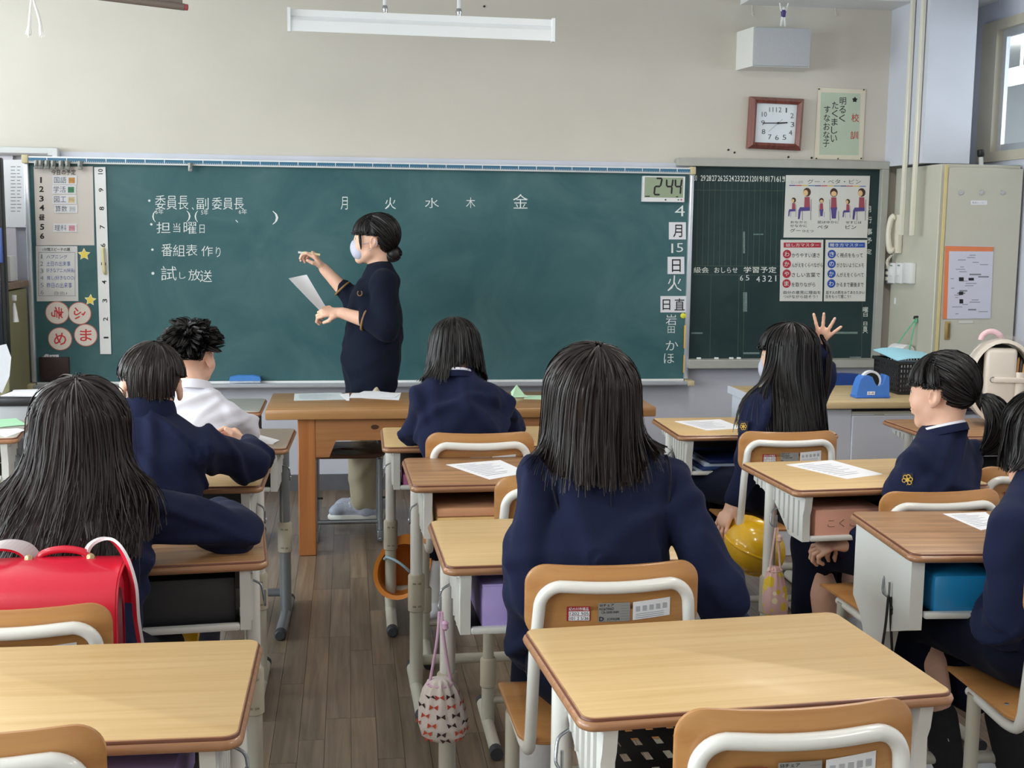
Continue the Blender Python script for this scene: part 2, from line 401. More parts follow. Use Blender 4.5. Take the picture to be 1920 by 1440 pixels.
mk('frame_left', MB().rbox((bx0-fw/2, BY+.01, (bz0+bz1)/2), (fw, .06, bz1-bz0), .004), M_alu, bb)
mk('frame_right', MB().rbox((bx1+fw/2, BY+.01, (bz0+bz1)/2), (fw, .06, bz1-bz0), .004), M_alu, bb)
tr = mk('frame_top', MB().rbox(((bx0+bx1)/2, BY+.004, bz1+.018), (bx1-bx0, .072, .036), .004), M_white, bb)
mk('measuring_strip', MB().box(((bx0+bx1)/2, BY-.0335, bz1+.018), (bx1-bx0-.01, .004, .019)), pm('strip_blue', (52, 108, 140), .4, .04, 10), tr, smooth=False)
mb = MB()
for i in range(1, 36): mb.box((bx0+i*.1, BY-.0362, bz1+.018), (.004, .002, .019))
for i in range(1, 360):
    if i % 10: mb.box((bx0+i*.01, BY-.0362, bz1+.011), (.0018, .002, .006))
mk('tick_scale', mb, M_white, tr, smooth=False, kind='stuff')
tray = mk('chalk_tray', MB().prism([(.012, .0), (-.075, 0), (-.082, .006), (-.082, .02), (-.076, .024), (-.07, .012), (.012, .012)], lambda a, b, t: (t, BY+a, bz0-.03+b), bx0-.005, bx1+.012), M_alu, bb, smooth=False)
mk('tray_lip', MB().rbox(((bx0+bx1)/2, BY-.006, bz0-.007), (bx1-bx0, .014, .014), .003), M_white, bb)
M_cap = pm('cap_tan', (204, 190, 150), .5, .04, 10)
for x in (bx0-.012, bx1+.012):
    mk('corner_cap', MB().rbox((x, BY+.002, bz1+.02), (.034, .08, .044), .005), M_cap, bb)
    mk('corner_cap', MB().rbox((x+(.012 if x > 0 else -.012), BY-.045, bz0-.018), (.04, .08, .03), .005), M_cap, bb)
CY = BY-.0012
def c2(*q):   # pixel box of the close view of the chalk list
    return tuple(v/3.4286+(240 if i % 2 == 0 else 320) for i, v in enumerate(q))
def c3(*q): return tuple(v/4.236+(1180 if i % 2 == 0 else 380) for i, v in enumerate(q))
def T(t, q, *r): return (t,)+q+r
write('chalk_writing', [T('委員長', c2(175, 158, 388, 250)), T('、', c2(410, 236, 424, 252)), T('副', c2(440, 175, 518, 250)), T('委員長', c2(540, 172, 745, 250)), T('(', c2(156, 258, 178, 330)), T('6年', c2(176, 246, 228, 280)), T(')', c2(376, 258, 402, 328)), T('(', c2(428, 258, 450, 330)), T('5年', c2(470, 250, 515, 285)), T('6年', c2(712, 246, 765, 280)), T('、', c2(690, 316, 708, 334)), T(')', c2(928, 260, 966, 345))], CY, M_chalk, bb)
write('chalk_writing', [T('担', c2(183, 330, 272, 402)), T('当', c2(290, 337, 336, 396)), T('曜', c2(358, 330, 440, 406)), T('日', c2(460, 347, 492, 402))], CY, M_chalk, bb)
write('chalk_writing', [T('番', c2(215, 470, 285, 550)), T('組', c2(290, 476, 366, 550)), T('表', c2(372, 474, 446, 548)), T('作', c2(472, 484, 545, 550)), T('り', c2(565, 490, 595, 556))], CY, M_chalk, bb)
write('chalk_writing', [T('試', c2(212, 614, 312, 706)), T('し', c2(330, 652, 370, 695)), T('放', c2(388, 635, 465, 706)), T('送', c2(462, 640, 540, 716))], CY, M_chalk, bb)
for x, y in ((137, 193), (150, 345), (157, 508), (160, 660)):
    p = at(*c2(x, y), CY); r = .0065 if y < 600 else .008
    mk('chalk_bullet', MB().prism(circ(r, 10), lambda a, b, t: (p[0]+a, t, p[2]+b), CY, CY+.0005), M_chalk, bb, smooth=False)
write('chalk_weekday', [T('月', c2(1368, 168, 1412, 250)), T('火', c2(1652, 172, 1722, 248)), ('水', 797, 371, 823, 390), ('木', 874, 370, 891, 390), ('金', 962, 364, 990, 391)], CY, M_chalk, bb)
write('chalk_date', [T('4', c3(362, 22, 440, 108)), T('1', c3(334, 325, 348, 400)), T('5', c3(375, 322, 428, 392)), T('火', c3(303, 577, 415, 703)), T('岩', c3(290, 888, 375, 972)), T('田', c3(305, 982, 360, 1036)), T('か', c3(290, 1096, 388, 1172)), T('ほ', c3(275, 1198, 355, 1276))], CY, M_chalk, bb)

# ---- flat sheets and magnets on the board
def sheet(name, px, Y, mat, label, cat, group=None, t=.002, r=0, corners=None):
    q = corners or [(px[0], px[3]), (px[2], px[3]), (px[2], px[1]), (px[0], px[1])]
    P = [at(x, y, Y) for x, y in q]
    e = empty(name, (sum(p[0] for p in P)/4, Y, min(p[2] for p in P)), label, cat, group)
    mb = MB(); v = P+[p+np.array((0, t, 0)) for p in P]
    mb.add(v, [(0, 1, 2, 3), (7, 6, 5, 4), (0, 4, 5, 1), (1, 5, 6, 2), (2, 6, 7, 3), (3, 7, 4, 0)])
    mk('backing', mb, mat, e, smooth=False)
    return e
def fill(name, px, Y, mat, parent, corners=None):
    q = corners or [(px[0], px[3]), (px[2], px[3]), (px[2], px[1]), (px[0], px[1])]
    P = [at(x, y, Y) for x, y in q]; return mk(name, MB().add(P, [tuple(range(len(P)))]), mat, parent, smooth=False)
M_cardw = pm('magnet_white', (226, 226, 232), .5, .02, 20)
for nm, q, ch in (('month', (315, 155, 450, 292), '月'), ('day', (305, 430, 437, 567), '日'), ('duty', (248, 742, 452, 872), '日直')):
    px = c3(*q); lab = {'month': 'white magnet plate printed with the kanji for month', 'day': 'white magnet plate printed with the kanji for day', 'duty': 'wide white magnet plate printed with two kanji for day duty'}[nm]
    e = sheet('magnet_plate', px, CY-.003, M_cardw, lab, 'magnet', t=.004)
    w_, h_ = px[2]-px[0], px[3]-px[1]
    if len(ch) == 1: it = [(ch, px[0]+w_*.25, px[1]+h_*.14, px[2]-w_*.22, px[3]-h_*.12)]
    else: it = [('日', px[0]+w_*.08, px[1]+h_*.2, px[0]+w_*.38, px[3]-h_*.15), ('直', px[0]+w_*.54, px[1]+h_*.14, px[2]-w_*.06, px[3]-h_*.12)]
    write('printed_kanji', it, CY-.0035, M_ink, e, thin=.008)
p = at(*c3(426, 898), CY)
mk('round_magnet', MB().lathe([(.0155, 0), (.0155, .006), (.012, .009), (.0, .0095)], (p[0], p[1], p[2]), 20, rot=rotx(PI/2)), pm('magnet_yellow', (232, 226, 60), .4, .04, 20), label='small round yellow magnet at the edge of the blackboard', cat='magnet')
for i, q in enumerate(((429, 972, 453, 1157), (424, 1208, 452, 1352))):
    px = c3(*q); P = pxquad(*px, CY); c = sum(P)/4
    mk('bar_magnet', MB().rbox(c-np.array((0, .006, 0)), (P[1][0]-P[0][0]-.004, .012, P[3][2]-P[0][2]), .003), pm('magnet_orange', (236, 180, 56), .4, .05, 20), label=('longer' if i == 0 else 'shorter')+' orange bar magnet beside the frame of the blackboard', cat='magnet')
# timetable sheet
e = sheet('timetable_sheet', None, CY-.002, pm('sheet_cream', (214, 206, 200), .6, .02, 12), 'cream laminated timetable sheet listing the lessons of the day', 'sheet', corners=[(68, 460), (177, 460), (174, 312), (63, 313)])
TY = CY-.003
write('printed_title', [('今日の予定', 96, 318, 142, 328)], TY, M_ink, e, thin=.012)
write('printed_number', [('1', 75.2, 332, 78.4, 343), ('2', 73.5, 349, 82, 360), ('3', 73.5, 367, 82, 378), ('4', 74, 384, 83, 395), ('昼', 73, 402, 84, 413), ('5', 75, 420, 83, 431), ('6', 75, 437, 83, 448)], TY, M_ink, e, thin=.025)
for i, (t, x0, y0, x1, y1, c) in enumerate((('国語', 99, 329.5, 144, 346, (200, 150, 90)), ('学活', 98, 347, 142.5, 363.5, (70, 130, 95)), ('図工', 99, 366, 143.5, 382.5, (222, 190, 150)), ('算数', 101.5, 384, 145, 399.5, (200, 205, 210)), ('理科', 100, 419.5, 144, 435, (226, 150, 160)))):
    s_ = sheet('subject_card', (x0, y0, x1, y1), CY-.005, M_cardw, 'white lesson card with '+['two kanji beside a tiny child picture', 'two kanji beside green book spines', 'two kanji beside a tan tool picture', 'two grey kanji beside an empty space', 'two kanji beside a pink picture'][i], 'card')
    w_ = x1-x0; h_ = y1-y0
    write('printed_kanji', [(t, x0+w_*.05, y0+h_*.12, x0+w_*.56, y1-h_*.16)], CY-.0058, pm('subject_ink', (70, 78, 100), .7, .05), s_)
    fill('printed_picture', (x0+w_*.66, y0+h_*.2, x0+w_*.92, y1-h_*.14), CY-.0058, pm('pic_%d' % i, c, .7, .3, 60), s_)
# speech topics sheet
e = sheet('topic_sheet', None, CY-.002, pm('sheet_grey', (214, 214, 214), .65, .02, 12), 'pale sheet with six speech topics in blue handwriting', 'sheet', corners=[(69, 565), (147, 564.5), (145, 461.5), (67, 461)])
M_bluepen = pm('blue_pen', (52, 78, 168), .7, .08, 60)
write('printed_title', [('1分間スピーチの題', 80, 464.5, 131, 471)], TY, M_ink, e, thin=.004)
write('printed_number', [(str(i+1), 75+i*.2+(1.8 if i == 0 else 0), 477+i*13.4, 81+i*.2-(1.8 if i == 0 else 0), 485+i*13.4) for i in range(6)], TY, M_grayink, e, thin=-.01)
write('blue_handwriting', [('ハプニング', 87, 478, 126, 485), ('土日の出来事', 87, 490, 132, 499), ('好きなアニメ(映画)', 87, 503, 140, 512), ('推し(好きな○○)', 88, 517, 140, 526), ('昨日の出来事', 88, 530, 135, 540)], TY, M_bluepen, e)
write('printed_line', [('自由♪', 102, 546, 126, 553)], TY, M_grayink, e)
for q in ((72, 473, 140, 473.7), (72, 554.3, 142, 555), (72, 473, 72.7, 555), (140.5, 473, 141.2, 555)): fill('printed_rule', q, TY, M_grayink, e)
# stars and round letter cards
M_star = pm('star_yellow', (240, 214, 90), .6, .08, 30); M_starw = pm('star_rim', (246, 242, 205), .6, .03, 30)
for i, (x, y, r) in enumerate(((157.8, 477, 11.5), (169.5, 562.5, 11))):
    c = at(x, y, CY); s_ = r/337
    e = empty('star_card', (c[0], CY, c[2]-s_), 'yellow paper star beside the '+('top' if i == 0 else 'bottom')+' of the topic sheet', 'star')
    for nm, k_, mt, dy in (('rim', 1, M_starw, 0), ('star_face', .8, M_star, .0015)):
        pol = [((s_ if j % 2 == 0 else s_*.5)*k_*math.sin(PI*j/5+.1*i), (s_ if j % 2 == 0 else s_*.5)*k_*math.cos(PI*j/5+.1*i)) for j in range(10)]
        mk(nm, MB().prism(pol, lambda a, b, t: (c[0]+a, t-dy, c[2]+b), CY-.0016, CY), mt, e, smooth=False)
M_rim = pm('card_rim', (196, 120, 112), .7, .08, 30); M_cardc = pm('card_cream', (224, 214, 206), .7, .03, 30); M_red = pm('red_letter', (206, 56, 62), .7, .06, 30)
for i, (x, y, r, ch, rt) in enumerate(((107.5, 586.5, 21, '考', 3), (149.5, 587.5, 20.5, 'ふ', 3), (112.8, 635.5, 21.2, 'め', 0), (161, 628.5, 20.6, 'ま', 0))):
    c = at(x, y, CY); R_ = r/337
    e = empty('letter_disc', (c[0], CY, c[2]-R_), 'round cream card with '+['a red kanji turned on its side', 'a red kana turned on its side', 'the red kana with a looping curl', 'the red kana with two crossbars'][i], 'card', 'round letter cards on the blackboard')
    mk('rim', MB().prism(circ(R_, 28), lambda a, b, t: (c[0]+a, t, c[2]+b), CY-.002, CY), M_rim, e, smooth=False)
    mk('card_face', MB().prism(circ(R_*.93, 28), lambda a, b, t: (c[0]+a, t, c[2]+b), CY-.0032, CY-.001), M_cardc, e, smooth=False)
    mb = letter_mb(MB(), ch, pxquad(x-r*.55, y-r*.55, x+r*.55, y+r*.55, CY-.0036), .012, rot=rt)
    mk('red_letter', mb, M_red, e, smooth=False)
# metre ruler
e = sheet('metre_ruler', None, CY-.008, M_white, 'long white metre ruler hanging upright with numbers one to ten', 'ruler', t=.008, corners=[(188, 664), (208.5, 664), (197.5, 313), (176.5, 313.5)])
for n_, y in ((str(k), 633-(k-1)*34.6) for k in range(1, 11)):
    xx = 176.5+12*(y-313)/351+11.5; hh_ = 1.6 if n_ == '1' else 3.5 if len(n_) == 1 else 5
    mk('printed_number', letter_mb(MB(), n_, pxquad(xx-4.5, y-hh_, xx+4.5, y+hh_, CY-.0086), .012, rot=1), M_ink, e, smooth=False)
P = [at(193.5, 465, CY-.009), at(197, 513, CY-.009)]
mk('grip', MB().tube(rounded([P[0], P[0]+np.array((0, -.022, -.012)), P[1]+np.array((0, -.022, .012)), P[1]], .012), .0085, 8), pm('grip_cream', (226, 212, 160), .4, .04, 20), e)
# tags and dark board corner cards
c = at(104, 690, CY)
mk('magnet_pocket', MB().rbox(at(102, 692, CY-.008), (.155, .016, .13), .004), pm('pocket_brown', (52, 34, 34), .6, .3, 40, .2), label='dark brown patterned magnet pocket at the corner of the blackboard', cat='pocket')
for i, (q, ch) in enumerate((([(74, 674), (92, 676), (91, 664.5), (86, 664)], '分'), ([(93, 676.5), (110, 675.5), (110, 665), (92.5, 665.5)], '社'))):
    e = sheet('word_tag', None, CY-.004, M_cardw, 'small white tag '+('with a slanted end' if i == 0 else 'with square ends')+' above the brown pocket', 'tag', corners=q, t=.003)
    write('printed_kanji', [(ch, (80 if i == 0 else 96), 667, (89 if i == 0 else 107), 675)], CY-.0046, M_ink, e)
# clips on the top rail
M_clip = pm('clip_grey', (150, 152, 148), .35, .06, 20, metal=.4)
for i, x in enumerate((69, 77, 88.5, 100, 115, 127, 150.5, 357)):
    yy = 307+(x-65)*.0175; c = at(x, yy, BY-.04); w_ = .024 if i != 7 else .022
    e = empty('rail_clip', (c[0], c[1], c[2]-.03), 'grey rail clip '+('standing alone on the top rail' if i == 7 else 'in the row above the timetable sheet'), 'clip', 'rail clips on the blackboard')
    mk('body', MB().rbox(c+np.array((0, -.004, -.004)), (w_, .014, .046), .004), M_clip, e)
    mk('lever', MB().rbox(c+np.array((0, -.016, .004)), (w_*.55, .012, .03), .004), M_clip, e)
# digital clock on the board
cx0, cy0, cx1, cy1 = 1205, 330, 1283, 378
e = sheet('digital_clock', None, CY-.03, M_white, 'white digital clock with grey screen reading 2 44', 'clock', t=.03, corners=[(1204.5, 378), (1283, 379), (1284.8, 331), (1206, 329.8)])
M_lcd = pm('lcd', (150, 164, 138), .35, .03, 20)
fill('screen', None, CY-.0306, M_lcd, e, corners=[(1208, 370), (1280.5, 371), (1281.5, 333), (1209, 332)])
mb = MB()
def seg(x0, y0, x1, y1, t=1.6): 
    dx, dy = x1-x0, y1-y0; l = math.hypot(dx, dy); nx, ny = -dy/l*t, dx/l*t
    mb.add([at(a, b, CY-.0312) for a, b in ((x0, y0), (x0+dx*.12+nx, y0+dy*.12+ny), (x1-dx*.12+nx, y1-dy*.12+ny), (x1, y1), (x1-dx*.12-nx, y1-dy*.12-ny), (x0+dx*.12-nx, y0+dy*.12-ny))], [(0, 5, 4, 3, 2, 1)])
for ox, d in ((1226.5, '2'), (1248, '4'), (1264.5, '4')):
    a, b_, c_, d_ = (ox+4, 334.3), (ox+15, 334.5), (ox+11.8, 349.5), (ox+1.5, 349.5); e_, f_ = (ox, 364.8), (ox+11, 365)
    S7 = {'2': [(a, b_), (b_, c_), (c_, d_), (d_, e_), (e_, f_)], '4': [((ox+2, 336), (ox+2, 349.5)), ((ox+2, 349.8), (ox+12, 349.8)), ((ox+14, 336), (ox+12, 350)), ((ox+12, 350), (ox+11, 364))]}[d]
    for u, v in S7: seg(*u, *v)
seg(1209, 368, 1219, 368, .9); seg(1267, 369, 1272, 369, .9)
mk('digit', mb, M_ink, e, smooth=False)
for x, c in ((1248, (60, 80, 90)), (1272, (80, 140, 120)), (1277.5, (200, 80, 110))): fill('button', (x-1.5, 373.2, x+1.5, 376), CY-.0307, pm('btn_%d' % x, c, .5), e)
# eraser on the tray
c = at(460, 708, BY-.045); e = empty('board_eraser', c, 'blue blackboard eraser lying on the chalk tray', 'eraser')
mk('felt', MB().rbox((c[0], c[1], bz0+.002), (.165, .055, .012), .003), pm('felt_pale', (190, 200, 214), .9, .1, 60), e)
mk('grip', MB().prism([(-.085, 0), (.085, 0), (.08, .022), (.04, .03), (-.04, .03), (-.08, .022)], lambda a, b, t: (c[0]+a, c[1]+t, bz0+.008+b), -.027, .027), pm('eraser_blue', (74, 138, 214), .45, .05, 30), e, auto=25)

# ================================================================== second board
b2 = empty('schedule_board', (2.45, D, .69), 'dark green schedule board with white lettering in a grey frame', 'blackboard')
z0, z1, x0, x1 = .74, 1.84, 1.945, 3.06; Y2 = D-.03
mk('panel', MB().box(((x0+x1)/2, Y2+.004, (z0+z1)/2), (x1-x0, .008, z1-z0)), M_green2, b2, smooth=False)
M_fr2 = pm('frame_grey', (172, 172, 166), .6, .07, 12)
mk('frame_top', MB().rbox(((1.845+x1+.04)/2, Y2-.01, z1+.02), (x1-1.805, .06, .045), .003, 1), M_fr2, b2)
mk('frame_right', MB().rbox((x1+.02, Y2-.01, (z0+z1)/2), (.042, .06, z1-z0), .003, 1), M_fr2, b2)
mk('frame_ledge', MB().rbox(((x0+x1)/2+.02, Y2-.03, z0-.025), (x1-x0+.07, .11, .05), .004, 1), M_fr2, b2)
Y3 = Y2-.0008
def c4(*q): return tuple(v/3.429+(1160 if i % 2 == 0 else 300) for i, v in enumerate(q))
M_line = pm('board_line', (92, 112, 92), .8, .1, 40)
for i in range(17): fill('grid_line', None, Y3, M_line, b2, corners=[c4(504+i*36.4-.003*0-4, 680), c4(504+i*36.4-2.2, 680), c4(511+i*36.4+1.2, 140), c4(511+i*36.4, 140)])
for x in (585, 765, 800, 1560): fill('grid_line', None, Y3, M_line, b2, corners=[c4(x, 1265), c4(x+2, 1265), c4(x+10, 740), c4(x+8.5, 740)])
for y in (192, 678, 736): fill('grid_line', None, Y3, M_line, b2, corners=[c4(486, y+1.8), c4(1060, y+6.8), c4(1060, y+5), c4(486, y)])
M_bw = pm('board_lettering', (222, 226, 220), .8, .1, 80)
write('white_number', [T(str(30-i), c4(508+i*36.4-17 if i else 486, 97+i*.5, 508+i*36.4+14 if i else 504, 134+i*.5)) for i in range(16)]+[T('1', c4(1060, 104, 1070, 138))], Y3, M_bw, b2, thin=.01)
write('white_heading', [T('級会', c4(482, 688, 580, 726)), T('おしらせ', c4(615, 690, 765, 726)), T('学習予定', c4(804, 686, 1014, 726))], Y3, M_bw, b2, thin=.006)
write('chalk_number', [T('6', c4(780, 742, 800, 776)), T('5', c4(817, 740, 840, 774)), T('4', c4(885, 748, 908, 784)), T('3', c4(924, 744, 946, 782)), T('2', c4(960, 744, 986, 782)), T('1', c4(1007, 742, 1013, 780))], Y3, M_chalk, b2)
write('white_side_lettering', [T('月', c4(1594, 296, 1622, 336)), T('行', c4(1592, 364, 1628, 406)), T('事', c4(1592, 440, 1630, 482)), T('予', c4(1592, 500, 1628, 536)), T('定', c4(1592, 572, 1626, 606)), T('曜', c4(1570, 946, 1604, 978)), T('日', c4(1574, 982, 1600, 1008)), T('日', c4(1574, 1040, 1598, 1064)), T('直', c4(1570, 1068, 1600, 1098)), T('⌒', c4(1570, 1100, 1600, 1114))], Y3, M_bw, b2, thin=.006)
for q in ((800, 460, 812, 600), (866, 474, 930, 482), (800, 850, 826, 975), (800, 1236, 905, 1248), (1390, 1104, 1536, 1118), (1486, 1264, 1560, 1272), (466, 1108, 540, 1118)):
    px = c4(*q); fill('chalk_smear', px, Y3, pm('chalk_smear', (112, 132, 128), .9, .3, 90), b2)
for x in (1310, 1343, 1371, 1385):
    p = at(x, 670+(x % 3), Y2-.05); mk('chalk_stub', MB().tube([(p[0]-.012, p[1], z0+.006), (p[0]+.012, p[1]-.004, z0+.006)], .006, 8), M_chalk, label='short white chalk stub lying on the grey ledge of the schedule board', cat='chalk', group='chalk stubs on the ledge')
def d8(*q): return tuple(v/5.333+(1460 if i % 2 == 0 else 310) for i, v in enumerate(q))
def quad8(*pts): return [d8(*p) for p in pts]
M_post = pm('poster_pale', (216, 216, 212), .4, .02, 14)
e = sheet('posture_poster', None, Y3-.004, M_post, 'pale laminated poster with three pictures of sitting children', 'poster', t=.002, corners=quad8((48, 722), (885, 727), (914, 105), (74, 98)))
PY = Y3-.0048
write('printed_title', [T('グー・ペタ・ピン', d8(288, 140, 822, 186))], PY, M_ink, e)
write('printed_caption', [T('おなかと', d8(118, 556, 284, 580)), T('せなかに', d8(114, 592, 284, 618)), T('グー', d8(112, 634, 222, 670)), T('ひとつ', d8(236, 644, 348, 670)), T('足はゆかに', d8(386, 556, 602, 582)), T('ペタ', d8(388, 598, 496, 636)), T('せすじは', d8(672, 558, 828, 584)), T('ピン', d8(668, 598, 776, 636))], PY, M_ink, e, thin=.006)
write('printed_small_line', [T('正しい姿勢', d8(122, 152, 244, 182))], PY, M_grayink, e)
for i in range(12):
    x = 105+i*64; fill('printed_stripe', d8(x, 197+i*.7, x+62, 206+i*.7), PY, pm('stripe_%d' % (i % 4), [(60, 60, 130), (200, 70, 80), (220, 190, 80), (90, 130, 180)][i % 4], .6), e)
SK, HR, RD, PU, CHR = (pm('print_skin', (226, 190, 140), .6), pm('print_hair', (70, 44, 40), .6), pm('print_red', (160, 74, 90), .6), pm('print_purple', (84, 70, 140), .6), pm('print_chair', (120, 120, 130), .6))
def fig(x, y, s, face, front=False):
    pol = lambda nm, pts, m, k_: mk(nm, MB().add([at(*d8(x+a*s*face, y+b*s), PY-.0001*k_) for a, b in (pts if face > 0 else pts[::-1])], [tuple(range(len(pts)))[::-1]]), m, e, smooth=False)
    el = lambda cx, cy, rx, ry: [(cx+rx*math.cos(2*PI*j/16), cy+ry*math.sin(2*PI*j/16)) for j in range(16)]
    pol('printed_hair', el(0, 0, 38, 44), HR, 1); pol('printed_face', el(14 if not front else 0, 8, 24, 30) if not front else el(0, 12, 28, 26), SK, 2)
    pol('printed_torso', [(-26, 48), (24, 48), (30, 150), (-30, 150)], RD, 1)
    if front: pol('printed_leg', [(-34, 150), (34, 150), (26, 190), (20, 260), (-20, 260), (-26, 190)], PU, 2)
    else: pol('printed_leg', [(-30, 150), (70, 150), (86, 180), (92, 270), (74, 270), (62, 190), (-30, 186)], PU, 2)
    for a in (-40, 44): pol('printed_chair_leg', [(a, 186), (a+6, 186), (a+6, 280), (a, 280)], CHR, 0)
    pol('printed_chair_back', [(-44, 70), (-38, 70), (-38, 190), (-44, 190)], CHR, 0)
for x, y, s, f, fr in ((284, 268, 1, -1, False), (150, 348, .6, -1, False), (552, 272, 1, 1, True), (428, 352, .6, 1, True), (830, 272, 1, -1, False), (692, 362, .58, -1, False)): fig(x, y, s, f, fr)
for nm, c, TL, q, rows, foot, ttl in (('speaking', (176, 40, 60), None, ((10, 1358), (436, 1360), (447, 744), (20, 744)), (('わ', 'かりやすい速さ', 410), ('か', 'んがえをくらべながら', 440), ('や', 'さしい言葉で', 415), ('ま', 'を取りながら', 366)), ('自分の意見に理由を', 'つけながら話そう！'), '話し方マスター'),
    ('listening', (38, 80, 170), None, ((452, 1360), (868, 1360), (886, 746), (470, 744)), (('き', 'く視点をもって', 842), ('の', 'がさないようにメモ', 852), ('か', 'んがえをくらべて', 850), ('わ', 'かるまで最後まで', 850)), ('話す人の顔をみてあたたかい', '目をもって聞こう！'), '聞き方マスター')):
    red = nm == 'speaking'; ox = 0 if red else 448
    e = sheet('rule_poster', None, Y3-.004, M_post, 'white poster of '+nm+' rules with '+('red' if red else 'blue')+' title bar and '+('red' if red else 'blue')+' dots', 'poster', t=.002, corners=quad8(*q))
    mc = pm('poster_'+nm, c, .5, .04, 20)
    fill('title_bar', d8(50+ox, 772, 424+ox*.98, 822), PY, mc, e); write('title_lettering', [T(ttl, d8(72+ox*.985, 780, 404+ox*.985, 814))], PY-.0003, M_post, e, thin=.008)
    for i, (a, b, xe) in enumerate(rows):
        cx, cy = 83+ox-i*1.5, 888+i*98; p = at(*d8(cx, cy), PY); r_ = 45/5.333/336
        mk('printed_dot', MB().prism(circ(r_, 20), lambda u, v, t: (p[0]+u, t, p[2]+v), PY-.0003, PY), mc, e, smooth=False)
        write('dot_kana', [T(a, d8(cx-24, cy-24, cx+24, cy+24))], PY-.0008, M_post, e, thin=.01)
        write('printed_line', [T(b, d8(cx+50, cy-12, xe, cy+34))], PY, M_ink, e, thin=.006)
    write('printed_foot', [T(foot[0], d8(48+ox*.95, 1254, 420+ox*.98, 1288)), T(foot[1], d8(46+ox*.95, 1296, (388 if red else 720), 1330))], PY, M_ink, e, thin=.006)

# ================================================================== things on the front wall
# ---- speaker box and the toy on it
a = at(1413, 50, D-.2); b = at(1517, 127, D-.2)
sp = empty('wall_speaker', ((a[0]+b[0])/2, D, b[2]), 'white box loudspeaker mounted high on the front wall', 'speaker')
w_, h_ = b[0]-a[0], a[2]-b[2]; cx, cz = (a[0]+b[0])/2, (a[2]+b[2])/2
mk('case', MB().prism([(-w_/2-.03, D), (w_/2+.03, D), (w_/2, D-.2), (-w_/2, D-.2)], lambda u, v, t: (cx+u, v, t), b[2], a[2]), pm('speaker_white', (226, 226, 222), .5, .02, 9), sp, smooth=False)
mk('grille', MB().rbox((cx, D-.205, cz), (w_-.004, .02, h_-.004), .006), pm('speaker_cloth', (176, 177, 182), .85, .05, 160, .2, 400), sp)
toy = empty('toy_figure', at(1468, 50, D-.12), 'tiny white toy figure with a purple vest and both arms raised', 'toy')
tb = np.array(toy.location); M_toyw = pm('toy_white', (234, 234, 230), .5); M_toyp = pm('toy_purple', (66, 52, 122), .5)
tp = lambda x, z: tb+np.array((x, 0, z))
mk('body', MB().tube([tp(-.012, 0), tp(-.009, .025), tp(-.004, .052)], [.006, .007, .009], 8).tube([tp(.012, 0), tp(.009, .025), tp(.004, .052)], [.006, .007, .009], 8).tube([tp(0, .085), tp(0, .094), tp(0, .102), tp(0, .108)], [.006, .0105, .0105, .004], 10)
   .tube([tp(-.012, .083), tp(-.018, .1), tp(-.024, .128)], [.005, .005, .004], 8).tube([tp(.012, .083), tp(.018, .1), tp(.026, .128)], [.005, .005, .004], 8), M_toyw, toy)
mk('vest', MB().tube([tp(0, .05), tp(0, .065), tp(0, .082), tp(0, .09)], [.0115, .013, .015, .008], 12), M_toyp, toy)
# ---- square wall clock
cq = [(1403.3, 277.6), (1503.5, 282), (1510.3, 185), (1409, 180)]; CYk = D-.05
P = [at(x, y, CYk) for x, y in cq]; C0 = sum(P)/4; cl = empty('wall_clock', (C0[0], D, P[0][2]), 'square wall clock with red brown wooden frame showing a quarter to three', 'clock')
def lerpq(k, Y): return [np.array((C0[0]+(p[0]-C0[0])*k, Y, C0[2]+(p[2]-C0[2])*k)) for p in P]
M_clk = wood('clock_wood', (92, 44, 38), (146, 84, 72), .35, 'Z', 1.0, coat=.3)
o_, m1, i_ = lerpq(1, D-.004), lerpq(1, D-.03), lerpq(.86, D-.06); i2, i3 = lerpq(.76, D-.045), lerpq(.76, D-.02)
for s_ in range(4):
    t_ = (s_+1) % 4; mb = MB()
    R_ = [o_, m1, i_, i2, i3]
    for u in range(4): mb.add([R_[u][s_], R_[u][t_], R_[u+1][t_], R_[u+1][s_]], [(0, 1, 2, 3)])
    mk('frame_side', mb, M_clk, cl, smooth=False)
mk('dial', MB().add(lerpq(.78, D-.025), [(0, 1, 2, 3)]), pm('dial_white', (228, 236, 242), .4, .01, 8), cl, smooth=False)
def e2(*q): return tuple(v/7.68+(1390 if i % 2 == 0 else 170) for i, v in enumerate(q))
CK = D-.027
for n_, x, y, wd in (('12', 540, 275, 76), ('1', 648, 282, 14), ('2', 730, 360, 48), ('3', 735, 486, 52), ('4', 708, 605, 48), ('5', 620, 672, 52), ('6', 512, 675, 50), ('7', 410, 665, 48), ('8', 320, 590, 50), ('9', 312, 462, 48), ('10', 332, 340, 70), ('11', 432, 272, 56)):
    write('dial_number', [T(n_, e2(x-wd/2, y-35, x+wd/2, y+35))], CK, M_ink, cl, thin=-.012)
def hand(nm, x0, y0, x1, y1, t, m, Y):
    a_, b_ = at(*e2(x0, y0), Y), at(*e2(x1, y1), Y); mk(nm, MB().tube([a_, b_], t, 6), m, cl)
hand('hour_hand', 520, 468, 662, 461, .0038, M_ink, CK-.004); hand('minute_hand', 560, 466, 318, 466, .0026, M_ink, CK-.007)
hand('second_hand', 596, 410, 392, 588, .0008, M_grayink, CK-.009); p = at(*e2(528, 467), CK-.008); mk('pin', MB().lathe([(.006, 0), (.006, .004), (0, .005)], p, 12, rot=rotx(PI/2)), M_ink, cl)
